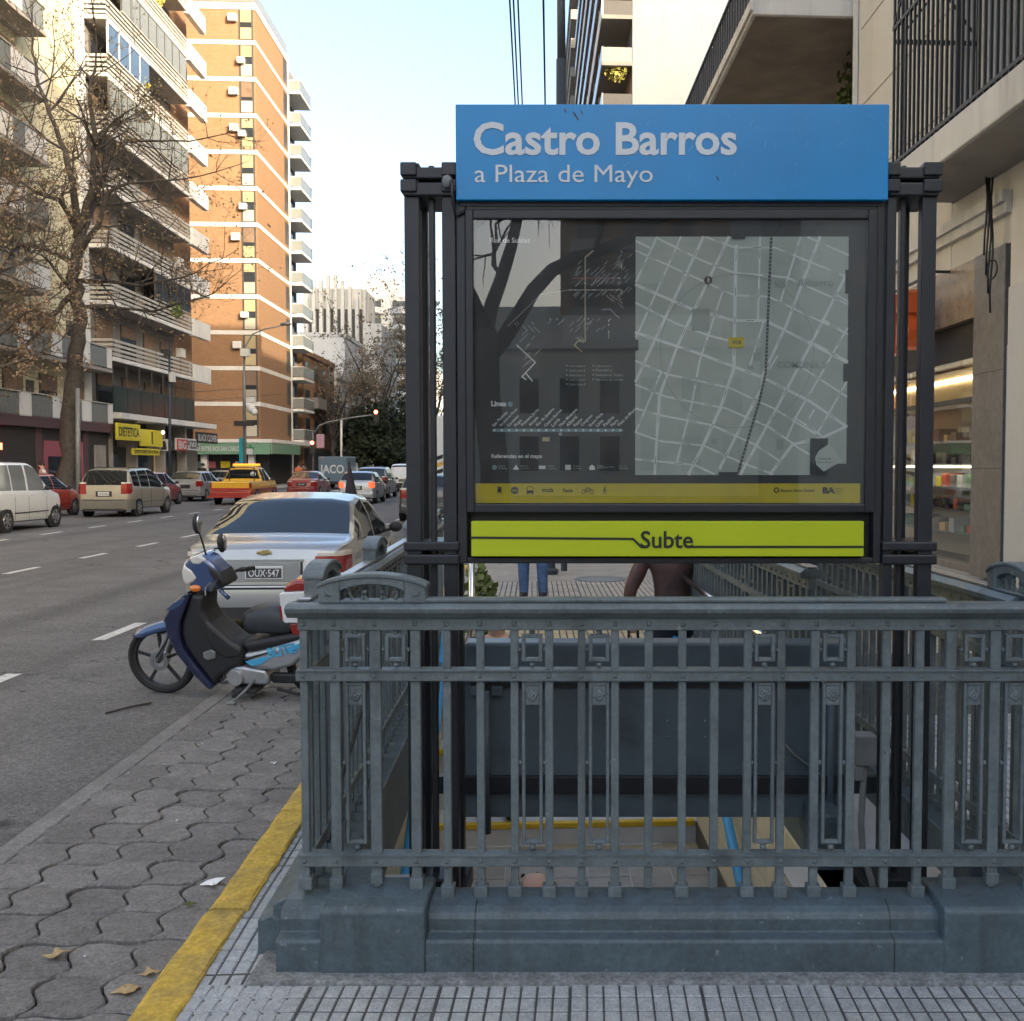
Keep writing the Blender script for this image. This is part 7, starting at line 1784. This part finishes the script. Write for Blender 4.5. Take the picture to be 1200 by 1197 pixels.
def person(label, loc, face, h=1.7, top='coat_black', bottom='trousers_dark', hair='hair_dark', pose=None, bald=False, group=None):
    'face: heading in radians, 0 looks along +y. A single skinned figure; pose shifts joints (metres, local)'
    k = h/1.7; J = dict(pelvis=(0,0,.93), waist=(0,0,1.08), chest=(0,.0,1.30), neck=(0,.0,1.46), head0=(0,.015,1.545), head1=(0,.03,1.62), crown=(0,.02,1.665),
        shL=(-.18,0,1.40), elL=(-.25,-.03,1.14), wrL=(-.26,.07,.92), haL=(-.255,.10,.84), shR=(.18,0,1.40), elR=(.25,-.03,1.14), wrR=(.26,.07,.92), haR=(.255,.10,.84),
        hiL=(-.095,0,.88), knL=(-.10,.03,.48), anL=(-.10,-.02,.09), toL=(-.11,.14,.035), hiR=(.095,0,.88), knR=(.10,.03,.48), anR=(.10,-.02,.09), toR=(.11,.14,.035))
    for n_, v in (pose or {}).items(): J[n_] = v
    Rr = dict(pelvis=.145, waist=.135, chest=.155, neck=.058, head0=.078, head1=.095, crown=.062, shL=.078, elL=.052, wrL=.038, haL=.036, shR=.078, elR=.052, wrR=.038, haR=.036,
        hiL=.098, knL=.076, anL=.056, toL=.038, hiR=.098, knR=.076, anR=.056, toR=.038)
    E = [('pelvis','waist'),('waist','chest'),('chest','neck'),('neck','head0'),('head0','head1'),('head1','crown'),('chest','shL'),('shL','elL'),('elL','wrL'),('wrL','haL'),('chest','shR'),('shR','elR'),('elR','wrR'),('wrR','haR'),
        ('pelvis','hiL'),('hiL','knL'),('knL','anL'),('anL','toL'),('pelvis','hiR'),('hiR','knR'),('knR','anR'),('anR','toR')]
    names = list(J); idx = {n_: i for i, n_ in enumerate(names)}
    me = bpy.data.meshes.new('body'); me.from_pydata([Vector(J[n_])*k for n_ in names], [(idx[a], idx[b]) for a, b in E], [])
    ob = bpy.data.objects.new('tmp', me); COL.objects.link(ob)
    sk = ob.modifiers.new('skin', 'SKIN')
    for i, n_ in enumerate(names):
        s = me.skin_vertices[0].data[i]; f = .8 if n_ in ('chest','waist','pelvis') else 1.0; s.radius = (Rr[n_]*k, Rr[n_]*k*f); s.use_root = (n_ == 'pelvis')
    ob.modifiers.new('sub', 'SUBSURF').levels = 2; ob.modifiers['sub'].render_levels = 2
    dg = bpy.context.evaluated_depsgraph_get(); res = bpy.data.meshes.new_from_object(ob.evaluated_get(dg)); bpy.data.objects.remove(ob); bpy.data.meshes.remove(me)
    for m_ in (top, bottom, 'skin', 'shoe'): res.materials.append(MAT(m_))
    segs = [(Vector(J[a])*k, Vector(J[b])*k, a, b) for a, b in E]
    for p in res.polygons:
        c = p.center; best = min(segs, key=lambda s: ((c - s[0]) - (s[1]-s[0])*max(0, min(1, (c-s[0]).dot(s[1]-s[0])/max(1e-9, (s[1]-s[0]).length_squared)))).length)
        a, b = best[2], best[3]
        mi = 0
        if a in ('hiL','knL','hiR','knR') or b in ('hiL','hiR') : mi = 1
        if a in ('anL','anR'): mi = 3
        if b in ('head0','head1','crown','haL','haR'): mi = 2
        p.material_index = mi; p.use_smooth = True
    t = thing('person', label, 'person', tuple(loc), group=group, local=True); t.rotation_euler = (0,0,face); OFF[t.name] = (0,0,0)
    o = bpy.data.objects.new('body', res); COL.objects.link(o); o.parent = t
    # face and hair
    h0 = Vector(J['head1'])*k; MB().ball(h0+Vector((0,.10,-.02))*k, .018*k, 8, (1,1.2,1.5)).build('nose', 'skin', t, smooth=True)
    for s in (-1,1): MB().ball(h0+Vector((s*.092,.0,-.02))*k, .028*k, 8, (.4,.7,1)).build('ear', 'skin', t, smooth=True)
    for s in (-1,1): MB().ball(h0+Vector((s*.034,.088,.012))*k, .011*k, 8).build('eye', 'hair_dark', t, smooth=True)
    MB().box(h0.x-.028*k, h0.x+.028*k, h0.y+.082*k, h0.y+.094*k, h0.z-.072*k, h0.z-.064*k).build('mouth', 'lip', t)
    hm = MB()
    if bald:
        n_ = 16; vs = []; fs = []
        for i in range(n_+1):
            a = math.pi*(i/n_)*1.1 + math.pi*.95
            for (rr_, z_) in ((.085,-.10),(.097,-.08),(.100,-.05),(.094,-.03)): vs.append(h0+Vector((rr_*math.cos(a), rr_*math.sin(a)*1.05, z_))*k)
        for i in range(n_):
            for j in range(3): fs.append((i*4+j, i*4+j+1, (i+1)*4+j+1, (i+1)*4+j))
        hm.add(vs, fs)
    else: hm.ball(h0+Vector((0,-.018,.035))*k, .108*k, 14, (1,1.05,.92))
    hm.build('hair', hair, t, smooth=True)
    return t
# brown jacket, climbing the stairs, seen from behind
x = P(788, 700, 7.62).x
pb = person('person in a brown jacket seen from behind on the stairs, carrying a bag', (x, 7.62, -.498), 0, 1.72, 'jacket_brown', 'trousers_dark', pose=dict(shL=(-.20,0,1.40), shR=(.20,0,1.40), elL=(-.32,-.02,1.14), wrL=(-.30,.05,.90), haL=(-.29,.08,.82), elR=(.34,-.06,1.17), wrR=(.32,.10,1.0), haR=(.30,.16,.95), knR=(.10,.16,.62), anR=(.10,.05,.26), toR=(.11,.2,.20)))
tag(MB().box(x-.36, x-.22, 7.60, 7.74, -.02, .26).box(x-.335, x-.315, 7.66, 7.68, .26, .42).box(x-.265, x-.245, 7.66, 7.68, .26, .42).build('hand_bag', 'bag_black', bevel=.02), 'black hand bag held by the person in the brown jacket', 'bag')
tag(MB().box(x+.20, x+.34, 7.68, 7.80, .05, .36).box(x+.235, x+.30, 7.73, 7.745, .36, .47).build('cyan_bag', 'cloth_cyan', bevel=.02), 'bright blue bag held at the right side of the brown jacket', 'bag')
# jeans on the pavement beyond
x = P(624, 690, 11.9).x
person('person in blue jeans walking on the pavement beyond the stairs', (x, 11.9, 0), math.pi, 1.72, 'coat_black', 'denim', pose=dict(knL=(-.115,.05,.48), anL=(-.12,-.0,.09), toL=(-.13,.15,.035), hiL=(-.10,0,.88)))
# descending, hunched, behind the panel
x = P(582, 720, 6.98).x
person('person in a dark coat coming down the stairs behind the grey panel', (x, 6.98, -.83), math.pi, 1.46, 'coat_black', 'trousers_dark')
# bald man low on the stairs
x = P(630, 1035, 4.42).x
person('balding person low on the stairs seen through the railing bars', (x, 4.42, -1.81), R(20), 1.635, 'coat_black', 'trousers_dark', hair='hair_dark', bald=True)
# pedestrians across the street
for i, (px, b, t_, lab) in enumerate(((350, 76, 'coat_orange', 'pedestrian in orange standing on the far corner'), (238, 57, 'coat_black', 'pedestrian in black by the closed shutter of the far shops'), (50, 42, 'plate_white', 'pedestrian in white between the van and the pink shop'), (356, 77, 'jacket_brown', 'pedestrian in brown beside the one in orange'), (400, 79, 'coat_black', 'pedestrian in black crossing behind the red sedan'))):
    q = P(px, 570, b); person(lab, (q.x, q.y, 0 if i != 4 else RZ), 1.2*i, 1.68, t_, 'trousers_dark')
q = P(645, 668, 15); tag(MB().lathe([(.11,0),(.12,.06),(.07,.1),(.07,.7),(.10,.74),(.06,.8)], (q.x, 15, 0), n=16).build('bollard', 'pole_dark', smooth=True, auto=40), 'short dark bollard on the pavement, left of the pair under the sign', 'bollard')
q = P(661, 668, 15.5); tag(MB().lathe([(.05,0),(.05,.9),(.03,.95)], (q.x, 15.5, 0), n=12).build('bollard', 'pole_dark', smooth=True, auto=40), 'thin dark post on the pavement, right of the pair under the sign', 'bollard')
q = P(560, 680, 9.2); bush('potted_shrub', 'small dark shrub beside the steel post at the head of the stairs', Vector((q.x+.02, 9.2, .35)), .28, 'plant_green', 77, 160, .09, sc_=(.6,.6,1.3))
